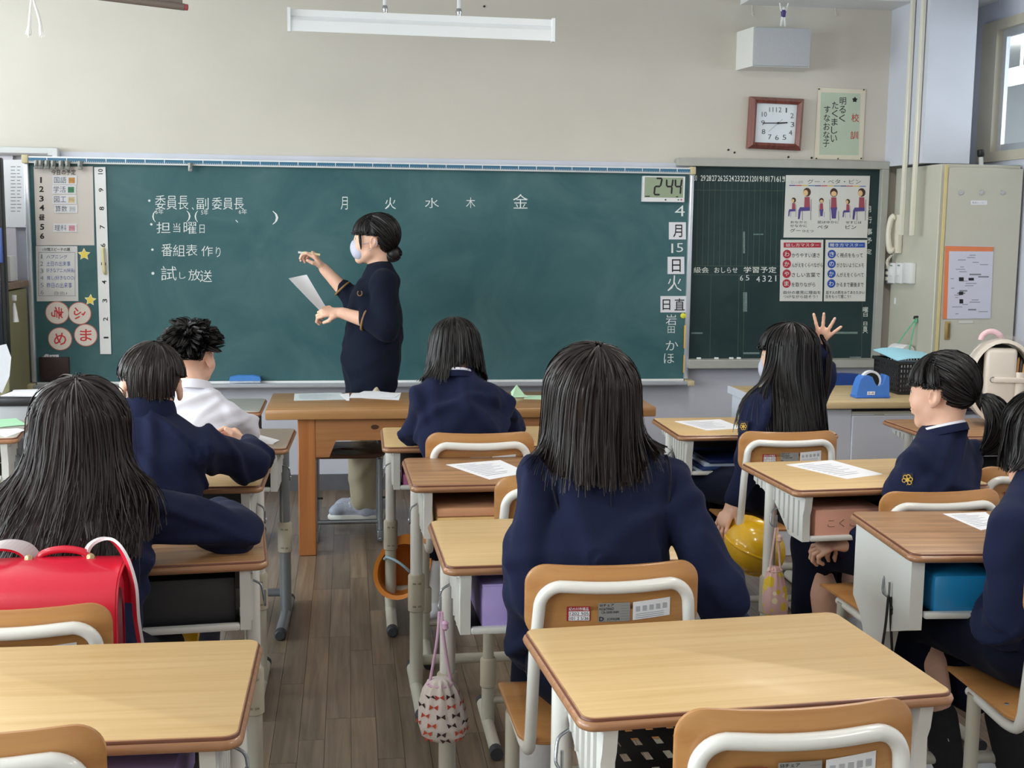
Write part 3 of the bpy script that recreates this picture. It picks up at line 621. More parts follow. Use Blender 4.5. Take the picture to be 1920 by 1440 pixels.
# ---- school motto poster
mp_ = sheet('motto_poster', None, D-.006, pm('poster_cream', (222, 214, 194), .3, .03, 12, coat=.4), 'green motto poster with brush lettering under a clear cream edged cover', 'poster', t=.003, corners=[(1527, 298), (1617, 300), (1623.5, 168), (1534.5, 164)])
fill('green_field', None, D-.0066, pm('poster_green', (186, 200, 180), .5, .03, 10, coat=.1), mp_, corners=[(1536, 290), (1610, 291), (1613.5, 175.5), (1539.5, 173)])
PYm = D-.0072
def col(txt, x, y0, y1, w, lean, mat):
    n_ = len(txt); h = (y1-y0)/n_
    for i, ch in enumerate(txt): write('brush_kana', [(ch, x-lean*i-w/2, y0+i*h+h*.1, x-lean*i+w/2, y0+(i+1)*h-h*.04)], PYm, mat, mp_, thin=.004)
col('明るく', 1580.5, 181, 229, 12, .8, M_ink); col('たくましい', 1566, 189, 267, 11.5, .6, M_ink); col('すなおな子', 1551, 197, 276, 12, .5, M_ink)
M_mred = pm('motto_red', (184, 72, 60), .6, .08, 40)
write('brush_kanji', [('校', 1596.5, 213, 1610.5, 229), ('訓', 1594.5, 246, 1609, 261)], PYm, M_mred, mp_, thin=.008)
c = at(1602.8, 187, PYm)
mk('plum_emblem', MB().prism([((.017 if j % 2 == 0 else .0105)*math.sin(PI*j/5), (.017 if j % 2 == 0 else .0105)*math.cos(PI*j/5)) for j in range(10)], lambda u, v, t: (c[0]+u, t, c[2]+v), PYm-.0003, PYm), M_ink, mp_, smooth=False)
for x, y in ((1535.5, 167), (1619.5, 168.5), (1530.5, 297), (1571, 297.5), (1614.5, 297)):
    p = at(x, y, D-.008); mk('pin', MB().lathe([(.004, 0), (.004, .004), (0, .006)], p, 8, rot=rotx(PI/2)), M_ink, mp_)
for i, (x, y) in enumerate(((1365.5, 281), (1377, 286), (1478, 294.5), (1521.5, 296), (908, 12))):
    p = at(x, y, D); mk('wall_pin', MB().lathe([(.006, 0), (.006, .004), (0, .007)], p, 8, rot=rotx(PI/2)), M_ink, label='black push pin stuck in the cream wall '+('above the ceiling lamp reflector' if i == 4 else 'between the clock and the boards'), cat='pin', group='push pins in the cream wall')
for x in (1411, 1567):
    p = at(x, 0, D-.01); q = p+np.array((0, 0, -.06))
    mk('ceiling_hook', MB().tube(spline([p+np.array((0, 0, .02)), q, q+np.array((.008, -.012, -.02)), q+np.array((0, -.02, -.03)), q+np.array((-.008, -.012, -.015))], 4), .0022, 6), pm('hook_white', (214, 212, 204), .4), label='thin white wire hook hanging near the ceiling above the '+('speaker' if x == 1411 else 'motto poster'), cat='hook')
# ---- blackboard lamp on two rods
YL = 5.85
def lp(x, y): return at(x, y, YL)
lm = empty('board_lamp', lp(790, 66), 'long white blackboard lamp with angled reflector hanging from two rods', 'lamp')
A, B_ = lp(545, 18), lp(1033, 38); A2, B2 = lp(545, 60), lp(1033, 80)
xa, xb = A[0], B_[0]; za, zb = A[2], B_[2]; hh = A[2]-A2[2]
def lz(x): return za+(zb-za)*(x-xa)/(xb-xa)
def lampsec(pts, nm, mat, x0, x1, auto=30):
    mk(nm, MB().loops([[np.array((x, YL+u, lz(x)+v)) for u, v in pts] for x in (x0, x1)]), mat, lm, smooth=False)
M_lampw = pm('lamp_enamel', (244, 246, 248), .3, .01, 6)
lampsec([(-.02, 0), (.05, 0), (.05, -.03), (-.02, -.03)], 'spine', M_lampw, xa, xb)
lampsec([(-.012, -.028), (-.03, -.05), (-.036, -hh), (-.032, -hh), (-.024, -.05), (.0, -.03)], 'reflector', M_lampw, xa, xb)
for x0, x1 in ((xa-.014, xa), (xb, xb+.014)): lampsec([(-.04, .004), (.055, .004), (.055, -.05), (0, -hh-.003), (-.04, -hh-.003)], 'end_cap', M_lampw, x0, x1)
mk('tube', MB().tube([(xa+.03, YL+.02, lz(xa)-.065), (xb-.03, YL+.02, lz(xb)-.065)], .014, 10), pm('tube_off', (236, 236, 232), .3), lm)
for x in (722, 861):
    p = lp(x, 22); p[2] = lz(p[0])
    rod = mk('rod', MB().tube([p+np.array((0, .015, .035)), (p[0], YL+.015, ZC)], .0095, 10), M_white, lm)
    mk('rod_joint', MB().lathe([(.011, 0), (.013, .006), (.011, .014), (.0135, .02), (.0135, .03), (.01, .04)], p+np.array((0, .015, -.002)), 12), pm('joint_chrome', (180, 182, 186), .2, .05, 20, metal=.9), lm)
# ---- rolled screen corner and tassel near the ceiling on the left
q = [at(205, -4, 5.2), at(352, 14, 5.2)]
sc_ = empty('roll_screen', at(300, 0, 5.2), 'brown edged roller screen with a red end knob under the ceiling', 'screen')
d_ = (q[1]-q[0]); d_ /= np.linalg.norm(d_)
mk('bottom_bar', MB().tube([q[0]-d_*.9, q[1]-d_*.012], .014, 12), pm('bar_brown', (104, 92, 84), .4, .06, 20), sc_)
mk('end_knob', MB().tube([q[1]-d_*.012, q[1], q[1]+d_*.002], [.0125, .0125, .008], 12), pm('knob_red', (150, 60, 62), .4), sc_)
u_ = np.array((0, 0, 1.0))
for nm, a_, b_, t0, t1, m in (('border', -.9, -.02, .01, .3, pm('bar_brown', ())if False else MATS['bar_brown']), ('cloth', -.88, -.045, .03, .28, pm('screen_cloth', (214, 226, 228), .8, .03, 10))):
    p0, p1 = q[1]+d_*a_, q[1]+d_*b_; yy = np.array((0, -.003 if nm == 'cloth' else 0, 0))
    v = [p0+u_*t0+yy, p1+u_*t0+yy, p1+u_*t1+yy, p0+u_*t1+yy]; mk(nm, MB().add(v+[x+np.array((0, .002, 0)) for x in v], [(0, 1, 2, 3), (7, 6, 5, 4), (0, 4, 5, 1), (1, 5, 6, 2), (2, 6, 7, 3), (3, 7, 4, 0)]), m, sc_, smooth=False)
ts = empty('cord_tassel', at(62, 68, 4.6), 'white frayed cord with two tails hanging from the ceiling', 'cord')
p0 = at(62, -14, 4.6)
for x in (54, 78):
    e_ = at(x, 66, 4.6); mb = MB().tube(spline([p0, at(60+(x-60)*.2, 2, 4.6), at(x-(x-62)*.25, 36, 4.6), e_], 5), [.003+.0035*min(1, i/15) for i in range(16)], 8)
    for k_ in range(7): mb.tube([at(x-(x-62)*.25, 36, 4.6), e_+np.array((random.uniform(-.012, .012), random.uniform(-.006, .006), random.uniform(-.01, .006)))], [.002, .0012], 5)
    mk('tail', mb, pm('cord_white', (238, 236, 232), .8, .03, 50), ts)

# ================================================================== right corner
cb = empty('steel_cabinet', (3.38, 6.6, 0), 'tall beige steel cabinet with a taped notice on its door', 'cabinet')
X0, X1, Yc0, Yc1, Zt = 3.15, 3.605, 6.28, D-.05, 1.845
mk('body', MB().rbox(((X0+X1)/2, (Yc0+Yc1)/2+.01, Zt/2), (X1-X0, Yc1-Yc0-.02, Zt), .004, 1), M_beige, cb)
dr = mk('door', MB().rbox(((X0+X1)/2+.012, Yc0-.002, Zt/2+.02), (X1-X0-.03, .022, Zt-.08), .003, 1), M_beige, cb)
mk('edge_trim', MB().box((X0+.012, Yc0-.014, Zt/2), (.014, .01, Zt-.01)), pm('trim_yellow', (214, 196, 140), .45, .05, 20), cb, smooth=False)
p = at(1776, 620, Yc0-.014)
mk('handle', MB().rbox(p, (.03, .012, .1), .003), pm('handle_brass', (186, 160, 104), .35, .05, 20, metal=.6), dr)
mk('handle_slot', MB().box(p+np.array((.006, -.007, 0)), (.012, .004, .08)), pm('slot_brown', (112, 92, 50), .6), dr, smooth=False)
for x in (1801.5, 1840, 1880):
    p = at(x, 361, Yc0-.014); mk('rivet', MB().lathe([(.014, 0), (.012, .005), (0, .007)], p, 14, rot=rotx(PI/2)), pm('rivet_steel', (200, 202, 200), .25, .05, 20, metal=.7), dr)
fill('name_plate', (1820, 376, 1851, 384), Yc0-.0145, M_paper, dr); write('plate_lettering', [('教具ロッカー', 1823, 378, 1848, 382)], Yc0-.0149, M_grayink, dr)
nt_ = sheet('taped_notice', None, Yc0-.018, pm('notice_paper', (206, 206, 222), .25, .03, 9, coat=.5), 'printed notice in a glossy sleeve with orange border on the cabinet door', 'notice', t=.002, corners=[(1767, 598), (1857, 597), (1863, 462), (1772, 460)])
fill('orange_border', None, Yc0-.0185, pm('notice_orange', (226, 130, 82), .4, .04, 12), nt_, corners=[(1767, 598), (1775.5, 598), (1779.5, 471), (1862.5, 471.5), (1863, 463), (1772, 461)])
for i in range(26):
    x = 1782+random.random()*56; y = 478+i*4.4; l = random.uniform(6, 22); fill('printed_line', (x, y, min(1854, x+l), y+random.choice((1.2, 1.2, 2.8))), Yc0-.0186, M_grayink, nt_)
for q in ((1798, 520, 1807, 527), (1816, 521, 1826, 526), (1798, 547, 1806, 553), (1799, 561, 1806, 569)): fill('printed_mark', q, Yc0-.0187, M_ink, nt_)
mk('tape_strip', MB().add([at(x, y, Yc0-.0168) for x, y in ((1798, 606), (1824, 606), (1824, 601), (1798, 601))], [(0, 1, 2, 3)]), pm('tape', (214, 214, 206), .3), label='strip of clear tape below the notice on the cabinet door', cat='tape', smooth=False)
# torch on top of the cabinet
p = at(1840, 306, Yc0+.2); p[2] = Zt
t_ = empty('flashlight', p, 'white flashlight with a black head standing on the cabinet', 'flashlight')
mk('barrel', MB().lathe([(.012, 0), (.013, .004), (.012, .05), (.014, .054)], p, 16, rot=roty(-.1)), M_white, t_)
mk('head', MB().lathe([(.015, .052), (.019, .06), (.019, .088), (.016, .093)], p, 16, rot=roty(-.1)), M_black, t_)
# telephone, switches on the left side of the cabinet
XS = X0-.001
def side(x, y):          # point on the cabinet's left side seen at the pixel
    d = CR*((x-960)/F_PX)+CU*((720-y)/F_PX)+CF; t = XS/d[0]; return np.array((XS, t*d[1], CAM_H+t*d[2]))
ph = side(1687, 440); tel = empty('wall_telephone', ph, 'cream handset intercom telephone on the side of the steel cabinet', 'telephone')
M_tel = pm('telephone_cream', (224, 218, 202), .4, .03, 14)
zt, zb_ = side(1690, 402)[2], side(1686, 475)[2]; zm = (zt+zb_)/2; hy = ph[1]
mk('base', MB().rbox((XS-.016, hy, zm), (.03, .085, zt-zb_), .006), M_tel, tel)
mk('handset', MB().tube(spline([(XS-.035, hy, zt-.012), (XS-.058, hy, zt-.03), (XS-.068, hy, zm), (XS-.058, hy, zb_+.03), (XS-.035, hy, zb_+.012)], 5), [.016, .02, .022, .019, .017, .0165, .016, .016, .0155, .0155, .0155, .0155, .016, .0165, .017, .0175, .02, .022, .023, .021, .016], 10), M_tel, tel)
mb = MB(); cpts = []
for i in range(70):
    t = i/69; a_ = t*2*PI*12; cpts.append((XS-.03+.008*math.cos(a_)-.02*math.sin(PI*t), hy+.02+.03*t+.008*math.sin(a_), zb_-.01-.075*t))
mk('coiled_cord', mb.tube(cpts, .003, 5), M_tel, tel)
for i, (x0_, x1_) in enumerate(((1674, 1687), (1688, 1701), (1702, 1718))):
    a_, b_ = side(x0_, 510), side(x1_, 510); zc_ = side((x0_+x1_)/2, 512)[2]
    sw = empty('switch_box', (XS, (a_[1]+b_[1])/2, zc_-.06), ['white wall switch box next to the telephone cord', 'white wall switch box in the middle of the row', 'white blank cover box ending the switch row'][i], 'switch')
    mk('case', MB().rbox((XS-.016, (a_[1]+b_[1])/2, zc_), (.032, abs(a_[1]-b_[1])-.004, .118), .005), M_white, sw)
    if i < 2: mk('toggle', MB().rbox((XS-.035, (a_[1]+b_[1])/2, zc_+.005), (.012, .02, .04), .004), M_white, sw); mk('label_strip', MB().box((XS-.0326, (a_[1]+b_[1])/2, zc_+.043), (.001, .03, .008)), pm('sw_green', (110, 140, 130), .5), sw, smooth=False)
a_ = side(1665, 512)
ip = empty('intercom_panel', (XS, a_[1], a_[2]-.06), 'grey button panel with pale keys behind the telephone cord', 'panel')
mk('case', MB().rbox((XS-.014, D-.06, a_[2]), (.028, .055, .12), .004), pm('panel_grey', (130, 132, 138), .5), ip)
for k_ in range(3):
    for j in range(2): mk('key', MB().rbox((XS-.03, D-.072+j*.024, a_[2]+.035-k_*.033), (.006, .02, .02), .002), pm('key_%d' % j, [(222, 222, 196), (226, 228, 232)][j], .5), ip)
# toilet roll on a green string
hk = side(1721, 594); e = empty('toilet_roll', side(1710, 668), 'white toilet paper roll hung on a green string from the cabinet side', 'toilet roll')
rc = side(1708, 663)+np.array((-.07, -.02, 0)); ax = np.array((.35, -.93, 0)); ax /= np.linalg.norm(ax)
side_v = np.cross(ax, (0, 0, 1.0)); prof = [(.02, -.055), (.055, -.055), (.057, -.05), (.057, .05), (.055, .055), (.02, .055)]
n_ = 28; rings = [[rc+ax*z+(side_v*math.cos(2*PI*j/n_)+np.array((0, 0, 1.0))*math.sin(2*PI*j/n_))*r for j in range(n_)] for r, z in prof+[(.02, -.055)]]
mk('roll', MB().loops(rings, cap0=False, cap1=False), pm('tissue_white', (232, 232, 236), .9, .02, 40), e)
mk('loose_tail', MB().loops([[rc-ax*.05+side_v*(-.055-.0*k_)+np.array((-.012*k_+.006*math.sin(k_*2+j), .004*j, .03-.03*j)) for j in range(4)] for k_ in range(4)], cap0=False, cap1=False), MATS['tissue_white'], e)
M_str = pm('string_green', (104, 190, 142), .7, .06, 60)
hk2 = hk+np.array((-.008, 0, 0))
for s_ in (-1, 1): mk('string', MB().tube([hk2+np.array((0, 0, -.012)), (hk2+rc+ax*s_*.057)/2+np.array((0, 0, .01)), rc+ax*s_*.058+np.array((0, 0, .012)), rc+ax*s_*.05+np.array((0, 0, .005))], .0035, 6), M_str, e)
mk('bow', MB().tube(spline([hk2+np.array((-.006, -.012, -.03)), hk2+np.array((0, 0, -.01)), hk2+np.array((-.006, .014, -.03))], 4), .005, 6), M_str, e)
mk('magnet_hook', MB().tube([hk+np.array((.008, 0, 0)), hk+np.array((-.02, 0, 0)), hk+np.array((-.022, 0, -.012))], .006, 8), M_black, e)
p = side(1678, 564); mk('side_label', MB().box(p, (.002, .02, .035)), M_paper, label='small white sticker on the side of the steel cabinet', cat='sticker', smooth=False)

# ---- teacher's steel desk on the right with its things
M_dtop = wood('desk_beech', (176, 152, 110), (204, 182, 140), .4, 'X', .8); M_steel = pm('desk_white', (206, 209, 220), .45, .02, 6)
td = empty('office_desk', (2.38, 5.5, 0), 'white steel office desk with beech top by the schedule board', 'desk')
dx0, dx1, dy0, dy1, dz = 1.86, 2.98, 5.22, 5.8, .72
mk('top', MB().rbox(((dx0+dx1)/2, (dy0+dy1)/2, dz-.016), (dx1-dx0, dy1-dy0, .032), .006), M_dtop, td)
mk('top_edge', MB().box((dx0-.006, (dy0+dy1)/2, dz-.016), (.012, dy1-dy0-.01, .034)), M_steel, td, smooth=False)
pe = mk('pedestal', MB().rbox((dx0+.21, (dy0+dy1)/2+.02, .34), (.40, dy1-dy0-.06, .68), .004, 1), M_steel, td)
mk('modesty_panel', MB().rbox(((dx0+dx1)/2+.2, dy0+.05, .36), (dx1-dx0-.42, .02, .58), .003, 1), M_steel, td)
mk('side_panel', MB().rbox((dx1-.02, (dy0+dy1)/2+.02, .34), (.03, dy1-dy0-.06, .68), .003, 1), M_steel, td)
mk('rail', MB().box(((dx0+dx1)/2+.2, dy0+.3, .672), (dx1-dx0-.42, .4, .03)), pm('gap_shade_navy', (30, 34, 60), .5), td, smooth=False)  # dark block painting the shade in the open gap above the modesty panel
mk('stopper', MB().box((2.42, dy0+.06, .662), (.3, .02, .012)), M_beige, td, smooth=False)
# tape dispenser
p = onz(1631, 745, dz); tdp = empty('tape_dispenser', p, 'blue desktop tape dispenser with a roll of white tape on the office desk', 'tape dispenser')
k_ = 1/440.; M_tdb = pm('dispenser_blue', (70, 124, 206), .35, .03, 12); M_tdd = pm('dispenser_side', (58, 106, 190), .35, .03, 12)
pol = [(-.078, 0), (.078, 0), (.08, .012), (.076, .1), (.062, .108), (.05, .07), (.036, .056), (.02, .055), (.008, .07), (-.006, .098), (-.02, .105), (-.045, .104), (-.06, .09), (-.07, .06), (-.078, .02)]
mk('body', MB().prism(pol, lambda u, v, t: (p[0]+u, p[1]+t, p[2]+v), -.032, .032), M_tdb, tdp, auto=35)
mk('base_plate', MB().rbox((p[0], p[1], p[2]+.006), (.165, .076, .012), .004), M_tdd, tdp)
tr_ = [(.038, -.011), (.048, -.012), (.048, .012), (.038, .011), (.038, -.011)]; c = np.array((p[0]-.002, p[1], p[2]+.078))
rings = [[c+np.array((r*math.cos(2*PI*j/24), z, r*math.sin(2*PI*j/24))) for j in range(24)] for r, z in tr_]
mk('tape_roll', MB().loops(rings, cap0=False, cap1=False), pm('tape_white', (232, 234, 238), .4), tdp)
mk('hub', MB().tube([c+np.array((0, -.014, 0)), c+np.array((0, .014, 0))], .037, 20), M_dark, tdp)
mk('name_label', MB().box((p[0]-.01, p[1]-.0335, p[2]+.024), (.036, .002, .016)), M_paper, tdp, smooth=False)
q = np.array((p[0]-.01, p[1]-.035, p[2]+.024)); mk('label_lettering', letter_mb(MB(), '5-A', [q+np.array(v) for v in ((-.014, 0, -.005), (.014, 0, -.005), (.014, 0, .005), (-.014, 0, .005))]), M_ink, tdp, smooth=False)
# black basket with papers
bk = onz(1690, 740, dz); bk = np.array((2.69, 5.58, dz+.003)); bs = empty('paper_basket', bk, 'black perforated plastic basket holding pale blue papers', 'basket')
bw, bd, bh = .24, .28, .14
def wallgrid(nm, o, U, V, lu, lv, nu, nv):
    mb = MB(); fu = lu/nu; fv = lv/nv; nrm = np.cross(U, V); 
    for i in range(nu+1): c = o+U*(i*fu); mb.box(c+V*lv/2, np.abs(U)*.008+np.abs(V)*lv+np.abs(nrm)*.004)
    for j in range(nv+1): c = o+V*(j*fv); mb.box(c+U*lu/2, np.abs(V)*.01+np.abs(U)*lu+np.abs(nrm)*.0039)
    return mk(nm, mb, M_black, bs, smooth=False)
ex, ey, ez = np.eye(3)
wallgrid('front_wall', bk+np.array((-bw/2, -bd/2, .004)), ex, ez, bw, bh, 16, 6); wallgrid('back_wall', bk+np.array((-bw/2, bd/2, .004)), ex, ez, bw, bh, 16, 6)
wallgrid('side_wall', bk+np.array((-bw/2, -bd/2, .004)), ey, ez, bd, bh, 16, 6); wallgrid('side_wall', bk+np.array((bw/2, -bd/2, .004)), ey, ez, bd, bh, 16, 6)
mk('rim', MB().tube([bk+np.array(v) for v in ((-bw/2-.006, -bd/2-.006, bh+.006), (bw/2+.006, -bd/2-.006, bh+.006), (bw/2+.006, bd/2+.006, bh+.006), (-bw/2-.006, bd/2+.006, bh+.006))], .009, 6, closed=True), M_black, bs)
mk('bottom', MB().box(bk+np.array((0, 0, .004)), (bw, bd, .006)), M_black, bs, smooth=False)
mk('label_card', MB().box(bk+np.array((-.02, -bd/2-.008, .06)), (.055, .002, .04)), M_paper, bs, smooth=False)
mk('paper_stack', MB().rbox((bk[0]+.0, bk[1]+.0, dz+bh/2+.004), (bw-.03, bd-.04, bh-.016), .003, 1), M_paper, label='stack of white papers inside the black basket', cat='papers')
mb = MB(); 
pts = [[bk+np.array((-.13+.26*i/5, -.13+.28*j/4, bh+.018+.012*math.sin(i*.9)+.006*j)) for i in range(6)] for j in range(5)]
mb.add([p_ for r in pts for p_ in r]+[p_-ez*.002 for r in pts for p_ in r], [(j*6+i, j*6+i+1, (j+1)*6+i+1, (j+1)*6+i) for j in range(4) for i in range(5)]+[(30+(j+1)*6+i, 30+(j+1)*6+i+1, 30+j*6+i+1, 30+j*6+i) for j in range(4) for i in range(5)])
mk('blue_paper', mb, pm('paper_blue', (158, 214, 232), .7, .03, 20), label='pale blue sheet of paper lying over the black basket', cat='paper')
# blue swivel chair behind the desk
ch = empty('office_chair', (2.40, 6.3, 0), 'blue upholstered office chair behind the steel desk', 'chair')
M_cblue = pm('chair_blue', (32, 66, 138), .8, .06, 60)
c0 = np.array(ch.location)
ctop = at(1582, 700, 6.3); pol = [(ctop[0]-c0[0]+.2*math.sin(t)*(1 if abs(math.cos(t)) < .9 else .97), .62+(ctop[2]-.62)*max(0, 1)*(.5+.5*math.cos(t))) for t in [2*PI*i/26 for i in range(26)]]
mk('backrest', MB().prism(pol, lambda u, v, t: (c0[0]+u, c0[1]+t, v), -.03, .03), M_cblue, ch, auto=30)
mk('seat', MB().rbox(c0+np.array((0.06, -.2, .44)), (.44, .42, .07), .03, 3), M_cblue, ch)
mk('column', MB().tube([c0+np.array((.06, -.2, .08)), c0+np.array((.06, -.2, .41))], .025, 12), M_black, ch)
mk('back_bar', MB().tube([c0+np.array((.06, -.1, .42)), c0+np.array((.08, .05, .44)), c0+np.array((.08, .045, .66))], .018, 8), M_black, ch)
for i in range(5):
    a_ = 2*PI*i/5+.3; l = mk('leg', MB().tube([c0+np.array((.06, -.2, .09)), c0+np.array((.06+.25*math.cos(a_), -.2+.25*math.sin(a_), .06))], [.022, .015], 8), M_black, ch)
    mk('caster', MB().tube([c0+np.array((.06+.25*math.cos(a_)-.012, -.2+.25*math.sin(a_), .026)), c0+np.array((.06+.25*math.cos(a_)+.012, -.2+.25*math.sin(a_), .026))], .026, 12), M_black, l)

# ================================================================== left corner
fr_ = empty('notice_board', at(50, 400, 6.85), 'white framed notice board in the corner left of the blackboard', 'notice board')
za_ = at(50, 277, 6.8)[2]; xr_ = at(100, 280, 6.8)[0]
mk('panel', MB().box((xr_-.70, 6.866, za_-.4), (.96, .02, .76)), pm('panel_lilac', (206, 202, 210), .6, .02, 8), fr_, smooth=False)
mk('frame_top', MB().rbox((xr_-.5, 6.855, za_-.016), (1.02, .045, .045), .004, 1), M_pale, fr_)
mk('frame_groove', MB().box((xr_-.53, 6.83, za_-.03), (.98, .006, .008)), pm('groove_grey', (140, 134, 138), .6), fr_, smooth=False)
mk('frame_side', MB().rbox((xr_-.0, 6.855, za_-.02), (.03, .047, .05), .004, 1), M_pale, fr_)
nl = sheet('printed_list', None, 6.852, M_paper, 'white printed list pinned to the corner notice board', 'paper', corners=[(7, 426), (51.5, 426), (49, 299.5), (5, 299.5)])
for i in range(14):
    for x0_, x1_ in ((20, 27+random.random()*4), (32, 37+random.random()*4)): fill('printed_line', (x0_, 312+i*6.4, x1_, 313.4+i*6.4), 6.8514, M_grayink, nl)
for q in ((44, 301.5), (49.5, 422.5)):
    p = at(*q, 6.851); mk('pin', MB().lathe([(.005, 0), (.004, .004), (0, .006)], p, 8, rot=rotx(PI/2)), M_ink, nl)
tv = empty('television', at(-40, 690, 6.3), 'large black framed television on the left of the room', 'television')
P0, P1 = at(0, 295, 6.3), at(0, 682, 6.3); tw = 1.1
mk('bezel', MB().rbox((P0[0]-tw/2, 6.33, (P0[2]+P1[2])/2), (tw, .06, P0[2]-P1[2]), .006), M_black, tv)
mk('screen', MB().box((P0[0]-tw/2, 6.298, (P0[2]+P1[2])/2+.01), (tw-.04, .006, P0[2]-P1[2]-.07)), pm('screen_glass', (18, 24, 34), .12, .05), tv, smooth=False)
mk('side_button', MB().rbox((P0[0]-.012, 6.294, at(4, 460, 6.3)[2]), (.02, .01, .17), .003), pm('button_navy', (40, 62, 120), .4), tv)
mk('stand', MB().box((P0[0]-tw/2, 6.33, P1[2]/2), (.12, .05, P1[2])).box((P0[0]-tw/2, 6.24, .02), (.7, .3, .04)), M_black, tv, smooth=False)
pt = at(22, 735, 6.28); mk('hanging_paper', MB().add([at(x, y, 6.29) for x, y in ((-12, 730), (4, 737), (18, 705), (21, 670), (12, 645), (-12, 650))]+[at(x, y, 6.293) for x, y in ((-12, 730), (4, 737), (18, 705), (21, 670), (12, 645), (-12, 650))], [(0, 1, 2, 3, 4, 5), (11, 10, 9, 8, 7, 6)]), pm('paper_grey', (196, 198, 204), .8, .05, 30), label='printed paper hanging below the television', cat='paper', smooth=False)
# olive cabinet with wooden top
ol = empty('olive_cabinet', (-1.9, 6.62, 0), 'olive green wooden cabinet with a brown top in the corner', 'cabinet')
ot = at(25, 538, 6.42)[2]; oxr = at(49, 560, 6.80)[0]
mk('body', MB().rbox((oxr-.4, 6.62, ot/2-.01), (.8, .40, ot-.03), .004, 1), pm('olive_paint', (140, 136, 100), .5, .06, 9), ol)
mk('top', MB().rbox((oxr-.4, 6.62, ot), (.82, .43, .035), .004, 1), wood('olive_top', (110, 84, 66), (150, 120, 96), .4, 'X'), ol)
p = at(27, 566, 6.41); wb = empty('hanging_brush', p-np.array((0, 0, .1)), 'small white tube hanging from a hook on the olive cabinet', 'brush')
mk('hook', MB().rbox(p+np.array((0, 0, .02)), (.022, .012, .03), .003), M_white, wb); mk('tube', MB().tube([p+np.array((0, -.01, -.005)), p+np.array((.003, -.012, -.05)), p+np.array((.004, -.012, -.07)), p+np.array((.005, -.012, -.1))], [.006, .012, .013, .017], 10), M_white, wb)
p = at(18, 530, 6.6); mk('paper_towel_box', MB().rbox((p[0]-.01, 6.6, ot+.085), (.06, .1, .13), .004), M_white, label='white paper box standing on the olive cabinet', cat='box')
gb = empty('storage_box', at(45, 770, 6.3), 'grey storage box with a black lid below the blackboard corner', 'box')
gz = at(45, 735, 6.3)[2]; gx0, gx1 = at(15, 750, 6.3)[0], at(105, 750, 6.3)[0]
mk('box', MB().rbox(((gx0+gx1)/2, 6.25, gz/2-.02), (gx1-gx0, .28, gz-.04), .012), pm('box_grey', (150, 152, 156), .5, .04, 8), gb)
mk('lid', MB().rbox(((gx0+gx1)/2, 6.25, gz-.022), (gx1-gx0+.02, .30, .04), .008), M_black, gb)
for i in range(2):
    z_ = gz-.001+.004*i; mk('loose_paper', MB().box(((gx0+gx1)/2+.02*i, 6.24+.02*i, z_+.002), (.2, .2, .003), rot=rotz(.3*i-.1)), M_paper, label='loose white paper lying on the black lid, '+('lower' if i == 0 else 'upper')+' of two', cat='paper', smooth=False)

# ================================================================== desks and chairs
M_oak = wood('laminate_oak', (196, 160, 106), (220, 190, 140), .46, 'X', 1.0, coat=.03, contrast=(.2, .8), bump=.02)
M_brown = wood('laminate_brown', (136, 98, 66), (174, 132, 92), .46, 'X', 1.1, coat=.03, contrast=(.35, .65), bump=.02)
M_gtop = pm('laminate_grey', (184, 184, 176), .35, .04, 5, coat=.2)
M_gtan = pm('laminate_tan', (176, 156, 138), .35, .05, 5, coat=.2)
M_edge = wood('edge_wood', (140, 96, 66), (178, 132, 96), .32, 'X', 1.4, coat=.3)
M_edged = pm('edge_dark', (104, 60, 42), .4, .1, 30)
M_tubew = pm('tube_white', (226, 226, 222), .3, .02, 9, coat=.3)
M_tubeb = pm('tube_beige', (190, 186, 172), .35, .03, 9, coat=.2)
M_collar = pm('collar_beige', (188, 180, 162), .5, .03, 9)
M_side = pm('side_plastic', (216, 217, 214), .45, .02, 9)
M_cap = pm('foot_cap', (52, 53, 58), .6, .08, 30)
M_wire = pm('hook_wire', (150, 154, 160), .25, .05, 30, metal=.8)
M_tray = pm('tray_dark', (58, 54, 52), .6, .08, 20)
M_steelg = pm('old_steel', (132, 136, 140), .35, .06, 12, metal=.3)
def ring(w, d, r, z, inset): return [np.array((x, y, z)) for x, y in rect(w-2*inset, d-2*inset, max(.004, r-inset), 6)]
